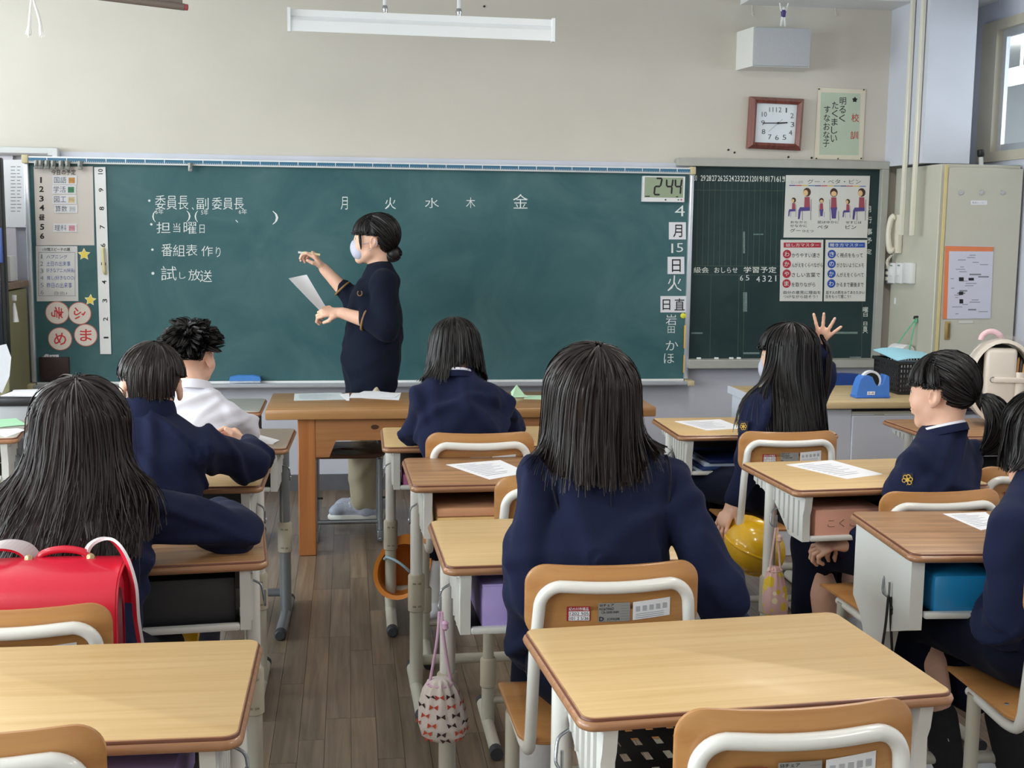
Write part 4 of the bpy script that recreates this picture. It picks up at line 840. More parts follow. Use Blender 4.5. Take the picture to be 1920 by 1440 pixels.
def make_desk(top='oak', frame='tube', h=.73, legm=None, lowm=None, holes=False):
    lm_, lo_ = legm or M_tubew, lowm or M_tubeb
    root = empty('school_desk', (0, 0, 0)); W_, D_ = .65, .45; t = .024; add = lambda n, mb, m, p=None, **k: mk(n, mb, m, p or root, world=False, **k)
    prof = [(.010, h-t), (.002, h-t+.004), (0, h-t+.010), (.002, h-.0085), (.0055, h-.006), (.0055, h-.0045), (.0075, h-.0012), (.0095, h)]
    mb = MB().loops([ring(W_, D_, .03, z, i) for i, z in prof], mis=[0, 0, 0, 0, 1, 1, 0, 2]); mb.m[-1] = 2
    add('top', mb, [M_edge, M_edged, {'oak': M_oak, 'brown': M_brown, 'grey': M_gtop, 'tan': M_gtan}[top]], auto=50)
    zt = h-t
    for s in (-1, 1):
        if frame == 'tube':
            x = s*.272
            pol = [(-.212, 0), (.19, 0), (.19, -.03), (.02, -.06), (-.07, -.12), (-.10, -.142), (-.20, -.142), (-.198, -.06), (-.206, -.04)]
            sd = add('side_frame', MB().prism(pol, lambda u, v, q: (q, u, zt+v), x-.012, x+.012), M_side, auto=30)
            for k in range(10):
                y = -.17+k*.036; b = -.13 if y < -.09 else (-.115+(y+.09)*.55 if y < .02 else -.055+(y-.02)*.12)
                mk('rib', MB().box((x+s*.0145, y, zt+b/2-.008), (.006, .006, -b-.02)), M_side, sd, world=False, smooth=False)
        else:
            x = s*.295
            pol = [(-.2, 0), (.19, 0), (.19, -.2), (.13, -.235), (.08, -.30), (.06, -zt+.03), (-.02, -zt+.03), (-.03, -.3), (-.06, -.22), (-.2, -.17)]
            add('side_panel', MB().prism(pol, lambda u, v, q: (q, u, zt+v), x-.016, x+.016), M_side, auto=30)
        x = s*.289; y = .03
        if frame == 'tube':
            add('leg', MB().tube([(x, y, .34), (x, y, zt-.001)], .0195, 16), lm_)
            co = add('collar', MB().lathe([(.022, .27), (.0265, .274), (.0265, .386), (.0225, .392)], (x, y, 0), 18), M_collar)
            for zc in (.292, .366):
                for a in (-1.9, -1.25): mk('collar_notch', MB().rbox((x+.0265*math.cos(a), y+.0265*math.sin(a), zc), (.011, .003, .006), .001, 1, rot=rotz(a+PI/2)), M_cap if False else pm('notch_grey', (150, 142, 126), .5), co, world=False)
            add('lower_leg', MB().tube([(x, y, .02), (x, y, .28)], .0215, 16), lo_)
        fx = x
        add('foot', MB().tube([(fx, -.205, .0215), (fx, .195, .0215)], .0205, 14), lo_)
        for a, b in ((-.235, -.2), (.19, .225)): add('foot_cap', MB().tube([(fx, a, .0215), (fx, a+.006, .0215), (fx, b, .0215)] if a < 0 else [(fx, a, .0215), (fx, b-.006, .0215), (fx, b, .0215)], [.016, .0212, .0212] if a < 0 else [.0212, .0212, .016], 14), M_cap)
        hx = s*.30
        add('hook', MB().tube(rounded([(s*.286, -.02, zt-.075), (hx+s*.012, -.03, zt-.085), (hx+s*.018, -.04, zt-.125), (hx+s*.018, -.085, zt-.125), (hx+s*.018, -.085, zt-.085)], .012), .003, 8), M_wire)
    add('crossbar', MB().tube([(-.285, .05, .1), (.285, .05, .1)], .0165, 12), lo_)
    # tray: dark perforated bottom, back and a pale lip
    z0 = zt-.138; tw = .518 if frame == 'tube' else .55
    mb = MB(); nx, ny = (13, 5) if holes else (1, 1); xs = np.array([-tw/2+tw*(i//2+(.66 if i % 2 else 0))/nx for i in range(nx*2+1)]); ys = np.linspace(-.185, .12, ny*2+1)
    for i in range(nx*2):
        for j in range(ny*2):
            if holes and (i % 2 == 1) and (j % 2 == 1): continue
            a, b, c, d = xs[i], xs[i+1], ys[j], ys[j+1]; mb.add([(a, c, z0), (b, c, z0), (b, d, z0), (a, d, z0)], [(0, 1, 2, 3)])
    add('tray_bottom', mb, M_tray, smooth=False)
    add('tray_back', MB().box((0, .125, (z0+zt)/2), (tw, .006, zt-z0-.004)), M_tray, smooth=False)
    add('tray_lid', MB().box((0, -.03, zt-.003), (tw, .3, .004)), M_tray, smooth=False)
    add('tray_lip', MB().rbox((0, -.195, z0+.004), (tw, .022, .016), .005), M_side)
    return root
def make_chair(topz=.808):
    root = empty('school_chair', (0, 0, 0)); add = lambda n, mb, m, p=None, **k: mk(n, mb, m, p or root, world=False, **k)
    M_ply = MATS.get('ply') or wood('ply', (168, 114, 62), (198, 148, 94), .32, 'X', .8, coat=.3, contrast=(.2, .8), bump=.01)
    def yb(x): return -.195-.022*(1-(x/.185)**2)
    w_, zb, zt = .362, topz-.152, topz
    out = []
    for x, z in rect(w_, zt-zb, .045, 8, 0, (zt+zb)/2): out.append((x, z))
    # fill the outline as a curved slab
    n = len(out); mb = MB()
    def pt(x, z, d): return (x, yb(x)+d, z+.006*(abs(x)/.18)**2*(1 if z > (zt+zb)/2 else 0))
    cols = 12; rows = 6
    dense = []
    for i in range(n):
        a, b = out[i], out[(i+1) % n]; seg = 6 if abs(a[0]-b[0]) > .1 else 1
        for k in range(seg): dense.append((a[0]+(b[0]-a[0])*k/seg, a[1]+(b[1]-a[1])*k/seg))
    prof = [(.004, 0), (0, .0025), (0, .009), (.004, .0115)]
    cx, cz = 0, (zt+zb)/2
    def inset(q, i): 
        return (q[0]*(1-i/.18), cz+(q[1]-cz)*(1-i/.076))
    rings = [[pt(*inset(q, i), d) for q in dense] for i, d in [(.06, 0), (.03, 0)]+prof+[(.03, .0115), (.06, .0115)]]
    mb.loops(rings, cap0=True, cap1=True)
    bk = add('backrest', mb, M_ply, auto=45)
    # white frame tube behind the board, running down and under the seat
    path = []
    ytube = lambda x: yb(x)-.0125
    path = [(-.165, .06, .405), (-.165, -.12, .398), (-.165, -.175, .408), (-.165, -.19, .45), (-.162, ytube(-.162)+.004, zb-.02), (-.155, ytube(-.155), zt-.036)]
    top = [(x, ytube(x), zt-.037-.004*(1-(x/.105)**2)) for x in np.linspace(-.09, .09, 9)]
    P = rounded(path[:4], .03, 4)+[path[4]]
    corner = [(-.109-.046*math.cos(t), ytube(-.109-.046*math.cos(t)), zt-.083+.046*math.sin(t)) for t in np.linspace(0, 1.45, 9)]
    half = P+corner
    full = half+top+[(-x, y, z) for x, y, z in reversed(corner)]+[(-q[0], q[1], q[2]) for q in reversed([tuple(p) for p in P])]
    add('back_frame', MB().tube(full, .0128, 12), M_tubew)
    # seat
    so = rect(.37, .385, .05, 6, 0, .0); rings = []
    def sp(x, y, d): return (x, y, .425-.012*math.exp(-((x/.12)**2+((y+.03)/.13)**2))-(.02*max(0, (y-.12)/.07)**2)+d)
    for i, d in ((.10, 0), (.05, 0), (.004, 0), (0, .003), (0, .009), (.004, .012), (.05, .012), (.10, .012)): rings.append([sp(x*(1-i/.19), y*(1-i/.19), d) for x, y in so])
    add('seat', MB().loops(rings), M_ply, auto=45)
    for s in (-1, 1):
        x = s*.168
        add('leg', MB().tube([(x, .03, .2), (x, .03, .41)], .0165, 14), M_tubeb)
        add('collar', MB().lathe([(.02, .13), (.024, .134), (.024, .215), (.02, .22)], (x, .03, 0), 16), M_collar)
        add('lower_leg', MB().tube([(x, .03, .02), (x, .03, .14)], .0195, 14), M_tubeb)
        add('foot', MB().tube([(x, -.17, .019), (x, .18, .019)], .018, 12), M_tubeb)
        for a, b in ((-.2, -.165), (.175, .205)): add('foot_cap', MB().tube([(x, a, .019), (x, b, .019)], .0188, 12), M_cap)
        add('screw', MB().lathe([(.006, 0), (.005, .002), (0, .003)], (x*.93, -.1, .436), 8), M_wire)
    add('crossbar', MB().tube([(-.165, .03, .09), (.165, .03, .09)], .013, 10), M_tubeb)
    # stickers on the back of the board
    M_srd = pm('sticker_red', (156, 42, 50), .4, .05, 30); M_sgr = pm('sticker_silver', (172, 172, 170), .3, .04, 12, metal=.3)
    def decal(nm, x0, z0, x1, z1, m, p=None, off=.0012, tilt=0.0):
        N = 4; v = []; 
        for k in range(N+1):
            x = x0+(x1-x0)*k/N; v += [(x, yb(x)-off, z0+tilt*(k/N)), (x, yb(x)-off, z1+tilt*(k/N))]
        return add(nm, MB().add(v, [(2*k, 2*k+2, 2*k+3, 2*k+1) for k in range(N)]), m, p or bk, smooth=False)
    def words(nm, t, x0, z0, x1, z1, m, thin=0.0, tilt=0.0):
        q = [(x0, yb(x0)-.0022, z0), (x1, yb(x1)-.0022, z0+tilt), (x1, yb(x1)-.0022, z1+tilt), (x0, yb(x0)-.0022, z1)]
        add(nm, letter_mb(MB(), t, q, thin), m, bk, smooth=False)
    zo = zb+.040
    decal('inventory_sticker', -.098, zo, -.050, zo+.03, M_srd); decal('sticker_field', -.094, zo+.011, -.052, zo+.02, M_paper, off=.0016); decal('sticker_field', -.094, zo+.001, -.052, zo+.010, M_paper, off=.0016)
    words('sticker_lettering', '紀の川市備品', -.094, zo+.0215, -.054, zo+.0285, M_paper); words('sticker_lettering', '1202 505', -.092, zo+.0122, -.054, zo+.0188, M_ink); words('sticker_lettering', '101 2 5/36', -.092, zo+.0022, -.054, zo+.0088, M_ink)
    decal('model_sticker', -.034, zo-.003, .032, zo+.036, M_sgr); words('sticker_lettering', 'SSチェア', -.032, zo+.029, -.002, zo+.0345, M_ink, .012); words('sticker_lettering', 'A0267006D', -.033, zo+.0215, -.002, zo+.027, M_ink); words('sticker_lettering', 'CR-3000-INM', -.028, zo+.0145, .008, zo+.0195, M_ink); words('sticker_lettering', 'JOIFA208', -.016, zo-.001, .010, zo+.005, M_ink); words('sticker_emblem', 'D', -.032, zo-.001, -.023, zo+.008, M_ink, .02)
    for k in range(6): decal('sticker_rule', .013, zo+.002+k*.0055, .03, zo+.0026+k*.0055, M_grayink, off=.0018)
    decal('picture_sticker', .038, zo-.002, .118, zo+.036, M_paper, tilt=.006)
    for k in range(5):
        x = .044+k*.0145; decal('sticker_picture', x, zo+.016+k*.001, x+.009, zo+.027+k*.001, pm('sticker_pale_ink', (176, 178, 184), .7), off=.0018)
    for k in range(3): decal('sticker_rule', .044, zo+.002+k*.004, .105, zo+.0028+k*.004, M_grayink, off=.0018, tilt=.004)
    return root
def place(proto, used, x, y, r, label, cat, group, zs=1.0, name=None):
    o = proto if not used.get(proto.name) else copy_tree(proto)
    used[proto.name] = True
    o.location = (x, y, 0); o.rotation_euler = (0, 0, r); o.scale = (1, 1, zs); props(o, label, cat, group)
    return o
USED = {}
P_holes = make_desk('oak', holes=True); P_oak = make_desk('oak'); P_brown = make_desk('brown'); P_tan = make_desk('tan', legm=M_steelg, lowm=M_steelg); P_panel = make_desk('brown', 'panel'); P_gray = make_desk('grey', legm=M_steelg, lowm=M_steelg)
DESK = {}
def desk(key, proto, corner, r, side, label, h=.73):
    """corner: near-left or near-right corner of the top"""
    ox = (.325 if side == 'L' else -.325); c = np.array(corner)+rotz(r)[:2, :2]@np.array((ox, .225))
    o = place(proto, USED, c[0], c[1], r, label, 'desk', 'school desks'); o.scale = (1, 1, h/.73); DESK[key] = (o, c, r, h); return o
desk('B', P_holes, (.352, 1.782), .073, 'L', 'light oak school desk with a perforated tray beside the plum empty chair' if False else 'light oak school desk with an empty perforated tray and bare top')
desk('A', P_oak, (-.16, 1.775), -.005, 'R', 'light oak school desk holding a purple box with a bear picture')
desk('C3', P_oak, (.207, 2.66), .02, 'L', 'light oak school desk with purple drawers and a bow patterned bag')
desk('C2', P_brown, (.178, 3.53), .02, 'L', 'brown striped school desk with a sheet and two cardboard boxes inside')
desk('C1', P_oak, (.116, 4.33), -.01, 'L', 'light oak school desk right behind the wooden front table', .70)
desk('L3', P_brown, (-.182, 2.75), .09, 'R', 'brown striped school desk with a black drawer under a leaning elbow')
desk('L2', P_oak, (-.253, 3.61), -.01, 'R', 'light oak school desk with grey notebooks and a crumpled cloth inside', .72)
desk('L1', P_tan, (-.214, 4.33), -.03, 'R', 'tan topped school desk with grey steel legs and a white shirted pupil', .70)
desk('LL', P_gray, (-1.199, 4.62), .12, 'R', 'grey topped school desk with loose papers by the storage box', .70)
desk('R1', P_oak, (1.247, 4.50), -.005, 'L', 'light oak school desk with blue notebooks before the office desk', .70)
desk('R2', P_oak, (1.307, 3.42), .06, 'L', 'light oak school desk with a salmon folder inside and a sheet on top', .72)
desk('R3', P_panel, (1.312, 2.67), -.07, 'L', 'brown striped school desk with white side panels and a blue case')
desk('RR', P_brown, (2.283, 4.52), .03, 'L', 'brown school desk carrying the open white satchel', .68)
P_chair = make_chair()
CH = {}
def chair(key, x, yback, r, label):
    CH[key] = place(P_chair, USED, x, yback+.2, r, label, 'chair', 'school chairs', zs={'R1': .955, 'R2': .955, 'L3': .96, 'RR': .93, 'L2': .97}.get(key, 1.0)); return CH[key]
chair('B', .632, 1.62, .03, 'empty plywood chair tucked at the desk with the perforated tray')
chair('C3', .528, 2.38, .02, 'plywood chair of the pupil with shoulder length brown hair')
chair('C2', .573, 3.25, .0, 'plywood chair between the brown desk with cardboard boxes and the purple drawers')
chair('C1', .43, 3.98, .0, 'plywood chair of the bent forward pupil at the front table')
chair('R1', 1.56, 4.15, -.02, 'plywood chair of the long haired pupil with a raised hand')
chair('R2', 1.62, 3.15, .05, 'plywood chair of the pupil with the ponytail')
chair('R3', 1.62, 2.36, -.05, 'plywood chair of the pupil with black socks')
chair('L3', -.635, 2.30, .05, 'plywood chair with the red satchel against its back')
chair('A', -.513, 1.65, .0, 'empty plywood chair at the desk with the bear picture box')
chair('L2', -.64, 3.24, .0, 'plywood chair of the boy in a navy blazer')
chair('RR', 2.14, 3.56, .0, 'empty plywood chair near the steel cabinet')

# ---- wooden front table
M_pine = wood('table_pine', (144, 92, 54), (186, 132, 86), .38, 'X', .5, coat=.2, contrast=(.2, .8)); M_pinez = wood('table_pine_leg', (150, 88, 46), (190, 126, 74), .38, 'Z', .5, coat=.2, contrast=(.2, .8))
M_ptop = wood('table_top_wood', (140, 98, 58), (180, 136, 88), .3, 'X', .6, coat=.25, contrast=(.2, .8))
tx0, tx1, ty0, ty1, tz = -.367, 1.40, 5.44, 6.0, .672
tb_ = empty('front_table', ((tx0+tx1)/2, (ty0+ty1)/2, 0), 'long brown wooden table with knotty apron in front of the blackboard', 'table')
tt = mk('top', MB().rbox(((tx0+tx1)/2, (ty0+ty1)/2, tz-.0225), (tx1-tx0, ty1-ty0, .045), .006), M_ptop, tb_)
lw = .078
for x in (tx0+.14+lw/2, tx1-.14-lw/2):
    for y in (ty0+.03+lw/2, ty1-.03-lw/2): mk('leg', MB().rbox((x, y, (tz-.045)/2), (lw, lw, tz-.046), .004, 1), M_pinez, tb_)
xa_, xb_ = tx0+.14+lw, tx1-.14-lw
for y, n_ in ((ty0+.045, 0), (ty1-.045, 1)):
    mk('apron', MB().box(((xa_+xb_)/2, y, tz-.045-.05), (xb_-xa_, .028, .1)), M_pine, tb_, smooth=False)
    for x, s in ((xa_, 1), (xb_, -1)): mk('corner_brace', MB().prism([(0, 0), (s*.09, 0), (s*.06, -.075), (0, -.075)][::s], lambda u, v, t: (x+u, y+t, tz-.145+v), -.013, .013), M_pine, tb_, smooth=False)
mk('wood_knot', MB().prism([(.016*math.cos(a)*(1.3 if math.cos(a) > 0 else 1), .009*math.sin(a)) for a in [2*PI*i/14 for i in range(14)]], lambda u, v, t: (at(702, 783, ty0+.03)[0]+u, t, tz-.085+v*1.2), ty0+.0302, ty0+.031), pm('knot_dark', (70, 42, 26), .5), tb_, smooth=False)
# small grey side desk pushed up to the table
sd_ = desk('GR', P_gray, (-.385, 5.46), .0, 'R', 'grey topped school desk pushed against the wooden front table', .66)
# teacher's chair under the table
tc_ = empty('teacher_chair', (0, 5.85, 0), 'dark wooden seat chair with steel sled legs under the front table', 'chair')
M_seatd = wood('seat_dark', (62, 38, 28), (104, 68, 50), .45, 'X', .8, coat=.05); M_chr = pm('chrome_tube', (150, 156, 164), .25, .06, 14, metal=.7)
xl_, xr2 = at(588, 930, 5.7)[0], at(716, 930, 5.7)[0]; cxm = (xl_+xr2)/2; sz = at(650, 850, 5.72)[2]
mk('seat', MB().loops([[np.array((cxm+x*(1-i), 5.88+y*(1-i), sz+d+.018*(x/.18)**2-.012)) for x, y in rect(.355, .36, .05, 6)] for i, d in ((.1, -.022), (.02, -.02), (0, -.014), (0, -.006), (.02, 0), (.3, -.001), (.8, -.002))]), M_seatd, tc_, auto=50)
for x in (xl_+.008, xr2-.008):
    mk('leg', MB().tube(rounded([(x, 5.73, sz-.03), (x, 5.71, .03), (x, 5.69, .012), (x, 6.05, .012)], .03), .0135, 12), M_chr, tc_)
    mk('rear_leg', MB().tube([(x, 6.03, .012), (x, 6.02, .64)], .0125, 12), M_chr, tc_)
    mk('glide', MB().rbox((x, 5.705, .03), (.03, .04, .055), .008), M_chr, tc_)
    mk('bolt', MB().tube([(x+.01, 5.715, .21), (x+.035, 5.715, .21)], .005, 8), M_black, tc_)
mk('crossbar', MB().tube([(xl_+.008, 5.715, .095), (xr2-.008, 5.715, .095)], .011, 10), M_chr, tc_)
mk('backrest', MB().rbox((cxm, 6.02, .6), (.33, .016, .09), .006), M_seatd, tc_)

# ================================================================== bodies: smooth blended volumes -> one continuous surface
def V3(*a): return np.array(a, float)
def unit(v): v = np.array(v, float); return v/(np.linalg.norm(v)+1e-12)
def cone(a, b, ra, rb, k=.02, flat=None, sign=1):
    a, b = V3(*a), V3(*b); m = max(ra, rb)*(max(1, flat[1]) if flat else 1)
    def fn(x, y, z):
        d = b-a; L2 = max(1e-9, d@d); px, py, pz = x-a[0], y-a[1], z-a[2]
        t = np.clip((px*d[0]+py*d[1]+pz*d[2])/L2, 0, 1); ox, oy, oz = px-t*d[0], py-t*d[1], pz-t*d[2]; sc = 1.0
        if flat:
            n, f = unit(flat[0]), flat[1]; q = (ox*n[0]+oy*n[1]+oz*n[2])*(1/f-1); ox, oy, oz = ox+n[0]*q, oy+n[1]*q, oz+n[2]*q; sc = min(1, f)**.5
        return (np.sqrt(ox*ox+oy*oy+oz*oz)-(ra+(rb-ra)*t))*sc
    return (fn, np.minimum(a, b)-m, np.maximum(a, b)+m, k, sign)
def ell(c, r, k=.02, R=None, sign=1):
    c, r = V3(*c), V3(*r); m = r.max() if R is not None else r
    def fn(x, y, z):
        px, py, pz = x-c[0], y-c[1], z-c[2]
        if R is not None:
            px, py, pz = (px*R[0, 0]+py*R[1, 0]+pz*R[2, 0], px*R[0, 1]+py*R[1, 1]+pz*R[2, 1], px*R[0, 2]+py*R[1, 2]+pz*R[2, 2])
        k0 = np.sqrt((px/r[0])**2+(py/r[1])**2+(pz/r[2])**2); k1 = np.sqrt((px/r[0]**2)**2+(py/r[1]**2)**2+(pz/r[2]**2)**2)
        return k0*(k0-1)/np.maximum(k1, 1e-6)
    return (fn, c-m, c+m, k, sign)
def group(ops, k):
    lo = np.min([o[1] for o in ops], 0); hi = np.max([o[2] for o in ops], 0)
    def fn(x, y, z):
        D_ = None
        for f_, l, u, kk, sg in ops: d = f_(x, y, z); D_ = d if D_ is None else smin(D_, d, kk)
        return D_
    return (fn, lo, hi, k, 1)
def smin(a, b, k):
    if k < 1e-5: return np.minimum(a, b)
    h = np.maximum(k-np.abs(a-b), 0)/k; return np.minimum(a, b)-h*h*k*.25
def field(ops, P):
    """value of the blended volume at points P"""
    D_ = np.full(len(P), .5)
    for fn, lo, hi, k, sg in ops:
        d = fn(P[:, 0], P[:, 1], P[:, 2]); D_ = smin(D_, d, k) if sg > 0 else -smin(-D_, d, k)
    return D_
def solid(ops, h=.006, disp=None):
    lo = np.min([o[1] for o in ops if o[4] > 0], 0)-3*h; hi = np.max([o[2] for o in ops if o[4] > 0], 0)+3*h
    n = np.ceil((hi-lo)/h).astype(int)+1; ax = [lo[i]+h*np.arange(n[i]) for i in range(3)]
    G = np.full(n, .09, np.float32)
    for fn, l, u, k, sg in ops:
        pad = k+3*h; i0 = np.maximum(0, np.floor((l-pad-lo)/h).astype(int)); i1 = np.minimum(n, np.ceil((u+pad-lo)/h).astype(int)+1)
        if np.any(i1 <= i0): continue
        s = tuple(slice(a, b) for a, b in zip(i0, i1))
        d = fn(ax[0][s[0]][:, None, None], ax[1][s[1]][None, :, None], ax[2][s[2]][None, None, :]).astype(np.float32)
        G[s] = smin(G[s], d, k) if sg > 0 else -smin(-G[s], d, k)
    if disp is not None:
        idx = np.argwhere(np.abs(G) < 4*h); P = lo+h*idx; G[idx[:, 0], idx[:, 1], idx[:, 2]] += disp(P).astype(np.float32)
    ins = G < 0; c = [ins[i:n[0]-1+i, j:n[1]-1+j, k:n[2]-1+k] for i in (0, 1) for j in (0, 1) for k in (0, 1)]
    cnt = sum(x.astype(np.int8) for x in c); mixed = (cnt > 0) & (cnt < 8); cell = np.argwhere(mixed)
    ID = np.full(mixed.shape, -1, np.int32); ID[mixed] = np.arange(len(cell))
    acc = np.zeros((len(cell), 3)); num = np.zeros(len(cell))
    offs = [(i, j, k) for i in (0, 1) for j in (0, 1) for k in (0, 1)]
    for a in offs:
        for axis in range(3):
            if a[axis]: continue
            b = list(a); b[axis] = 1
            va = G[cell[:, 0]+a[0], cell[:, 1]+a[1], cell[:, 2]+a[2]]; vb = G[cell[:, 0]+b[0], cell[:, 1]+b[1], cell[:, 2]+b[2]]
            m = (va < 0) != (vb < 0); t = np.where(m, va/np.where(m, va-vb, 1), 0); p = np.tile(np.array(a, float), (len(cell), 1)); p[:, axis] = t
            acc[m] += p[m]; num[m] += 1
    Vt = lo+h*(cell+acc/num[:, None]); F_ = []
    for axis in range(3):
        sl0 = [slice(None)]*3; sl1 = [slice(None)]*3; sl0[axis] = slice(0, -1); sl1[axis] = slice(1, None)
        A, B = ins[tuple(sl0)], ins[tuple(sl1)]; e = np.argwhere(A != B); u, v = [(1, 2), (2, 0), (0, 1)][axis]
        ok = (e[:, u] > 0) & (e[:, v] > 0) & (e[:, u] < n[u]-1) & (e[:, v] < n[v]-1); e = e[ok]
        def cid(du, dv): q = e.copy(); q[:, u] -= du; q[:, v] -= dv; return ID[q[:, 0], q[:, 1], q[:, 2]]
        q = np.stack([cid(1, 1), cid(0, 1), cid(0, 0), cid(1, 0)], 1); fl = ~A[e[:, 0], e[:, 1], e[:, 2]]
        q[fl] = q[fl][:, ::-1]; F_.append(q)
    F_ = np.concatenate(F_); return Vt, F_[(F_ >= 0).all(1)]
def joined(parts):
    v, f, o = [], [], 0
    for a, b in parts: v.append(a); f.append(b+o); o += len(a)
    return np.concatenate(v), np.concatenate(f)
def folds(seed, amp=.0035, freq=22, dirs=None):
    """soft cloth creases"""
    r = np.random.default_rng(seed); K = [(unit(r.normal(size=3)*np.array((1, .6, 1.3)))*freq*r.uniform(.5, 1.7), r.uniform(0, 6.28)) for _ in range(6)]
    K2 = [(unit(r.normal(size=3))*freq*.4, r.uniform(0, 6.28)) for _ in range(3)]
    def fn(P):
        w = sum(np.sin(P@k+p) for k, p in K2)*1.6; s = 0
        for k, p in K: s = s+np.maximum(0, np.sin(P@k+p+w))**4
        return -amp*1.5*(s-1.0)
    return fn
SKIN = pm('skin', (228, 182, 158), .5, .04, 40, .04, 300); SKIN.node_tree.nodes['Principled BSDF'].inputs['Subsurface Weight'].default_value = .08
def hair_mat(name, rgb, rough=.5, spec=.38):
    m = pm(name, rgb, rough, .22, 30, 0, stretch=(1, 1, .12), spec=spec); b = m.node_tree.nodes['Principled BSDF']; b.inputs['Anisotropic'].default_value = .3; return m
H_black = hair_mat('hair_black', (24, 21, 22), .45); H_brown = hair_mat('hair_brown', (40, 32, 31), .46); H_soft = hair_mat('hair_soft', (44, 36, 36), .48)
M_navy = pm('navy_wool', (27, 33, 60), .9, .06, 18, .25, 700, sheen=.04, spec=.15); M_navyd = pm('navy_skirt', (19, 24, 42), .9, .06, 18, .25, 700, sheen=.03, spec=.15)
M_knit = pm('teacher_knit', (19, 24, 40), .9, .06, 18, .3, 500, sheen=.03, spec=.15); M_shirt = pm('shirt_white', (226, 226, 238), .8, .02, 12, .1, 500)
M_khaki = pm('khaki_cotton', (186, 174, 150), .85, .05, 12, .2, 500); M_trow = pm('dark_trousers', (22, 25, 38), .85, .06, 12, .2, 500)

def orient(yaw=0, pitch=0, roll=0):
    """head frame: yaw left +, pitch down +, roll to the right +; columns right, front, up"""
    return rotz(yaw)@rotx(-pitch)@roty(roll)
def head_ops(c, R, s=1.0, neck=None, ears=(1, 1)):
    T_ = lambda *p: V3(*c)+R@(np.array(p)*s); E = lambda p, r, k, sg=1, Q=None: ell(T_(*p), np.array(r)*s, k*s, R if Q is None else R@Q, sg)
    o = [E((0, -.012, .028), (.074, .094, .084), .02), E((0, .03, -.03), (.06, .06, .082), .03), cone(T_(-.036, .02, -.062), T_(0, .066, -.096), .028*s, .018*s, .02*s), cone(T_(.036, .02, -.062), T_(0, .066, -.096), .028*s, .018*s, .02*s)]
    for q in (-1, 1): o.append(E((q*.034, .054, -.036), (.028, .03, .03), .015))
    o += [cone(T_(0, .086, .006), T_(0, .0945, -.03), .006*s, .0088*s, .012*s), E((.008, .09, -.034), (.008, .008, .006), .006), E((-.008, .09, -.034), (.008, .008, .006), .006)]
    for q in (-1, 1): o.append(E((q*.031, .096, .002), (.017, .014, .009), .01, -1))
    o += [E((0, .0875, -.058), (.021, .011, .0052), .006), E((0, .0865, -.068), (.018, .011, .006), .006), E((0, .1, -.0625), (.022, .008, .0014), .002, -1)]
    for i, q in enumerate((-1, 1)):
        if ears[i]:
            Q = rotz(q*-.45)@rotx(.18)
            o += [E((q*.078, -.008, -.012), (.0085, .019, .031), .006, 1, Q), E((q*.0865, -.004, -.008), (.0065, .010, .017), .004, -1, Q), E((q*.078, .0, -.036), (.006, .009, .010), .006, 1, Q)]
    if neck is not None: o += [cone(T_(0, -.022, -.055), neck, .047*s, .05*s, .025)]
    return o
def snap(P, ops, lift=0.0):
    P = np.array(P, float)
    for _ in range(4):
        d = field(ops, P); e = .003; g = np.stack([field(ops, P+np.eye(3)[a]*e)-field(ops, P-np.eye(3)[a]*e) for a in range(3)], 1); g /= np.linalg.norm(g, axis=1, keepdims=True)+1e-9; P = P-g*(d-lift)[:, None]
    return P
def eyes(parent, c, R, s, dark=M_ink):
    M_eye = pm('eye_white', (226, 222, 220), .3); M_brow = pm('brow_dark', (40, 32, 32), .7); ops = head_ops(c, R, s)
    H = lambda *p: V3(*c)+R@(np.array(p)*s)
    for q in (-1, 1):
        p = snap([H(q*.031, .105, .002)], ops)[0]; p = p-R@V3(0, .0085*s, 0)
        e = mk('eye', MB().lathe([(.0105*s*math.sin(a), .0105*s*-math.cos(a)) for a in np.linspace(.05, 3.09, 9)], p, 14), M_eye, parent)
        g = p+R@(np.array((0, .0085, 0))*s); mk('iris', MB().lathe([(.0052*s, 0), (.005*s, .0022*s), (0, .003*s)], g, 12, rot=R@rotx(-PI/2)), dark, e)
        b0 = snap([H(q*x, y, z) for x, y, z in ((.016, .092, .022), (.03, .088, .026), (.043, .078, .022))], ops, -.0004)
        mk('eyebrow', MB().tube(b0, [.0014*s, .002*s, .0009*s], 6), M_brow, parent)
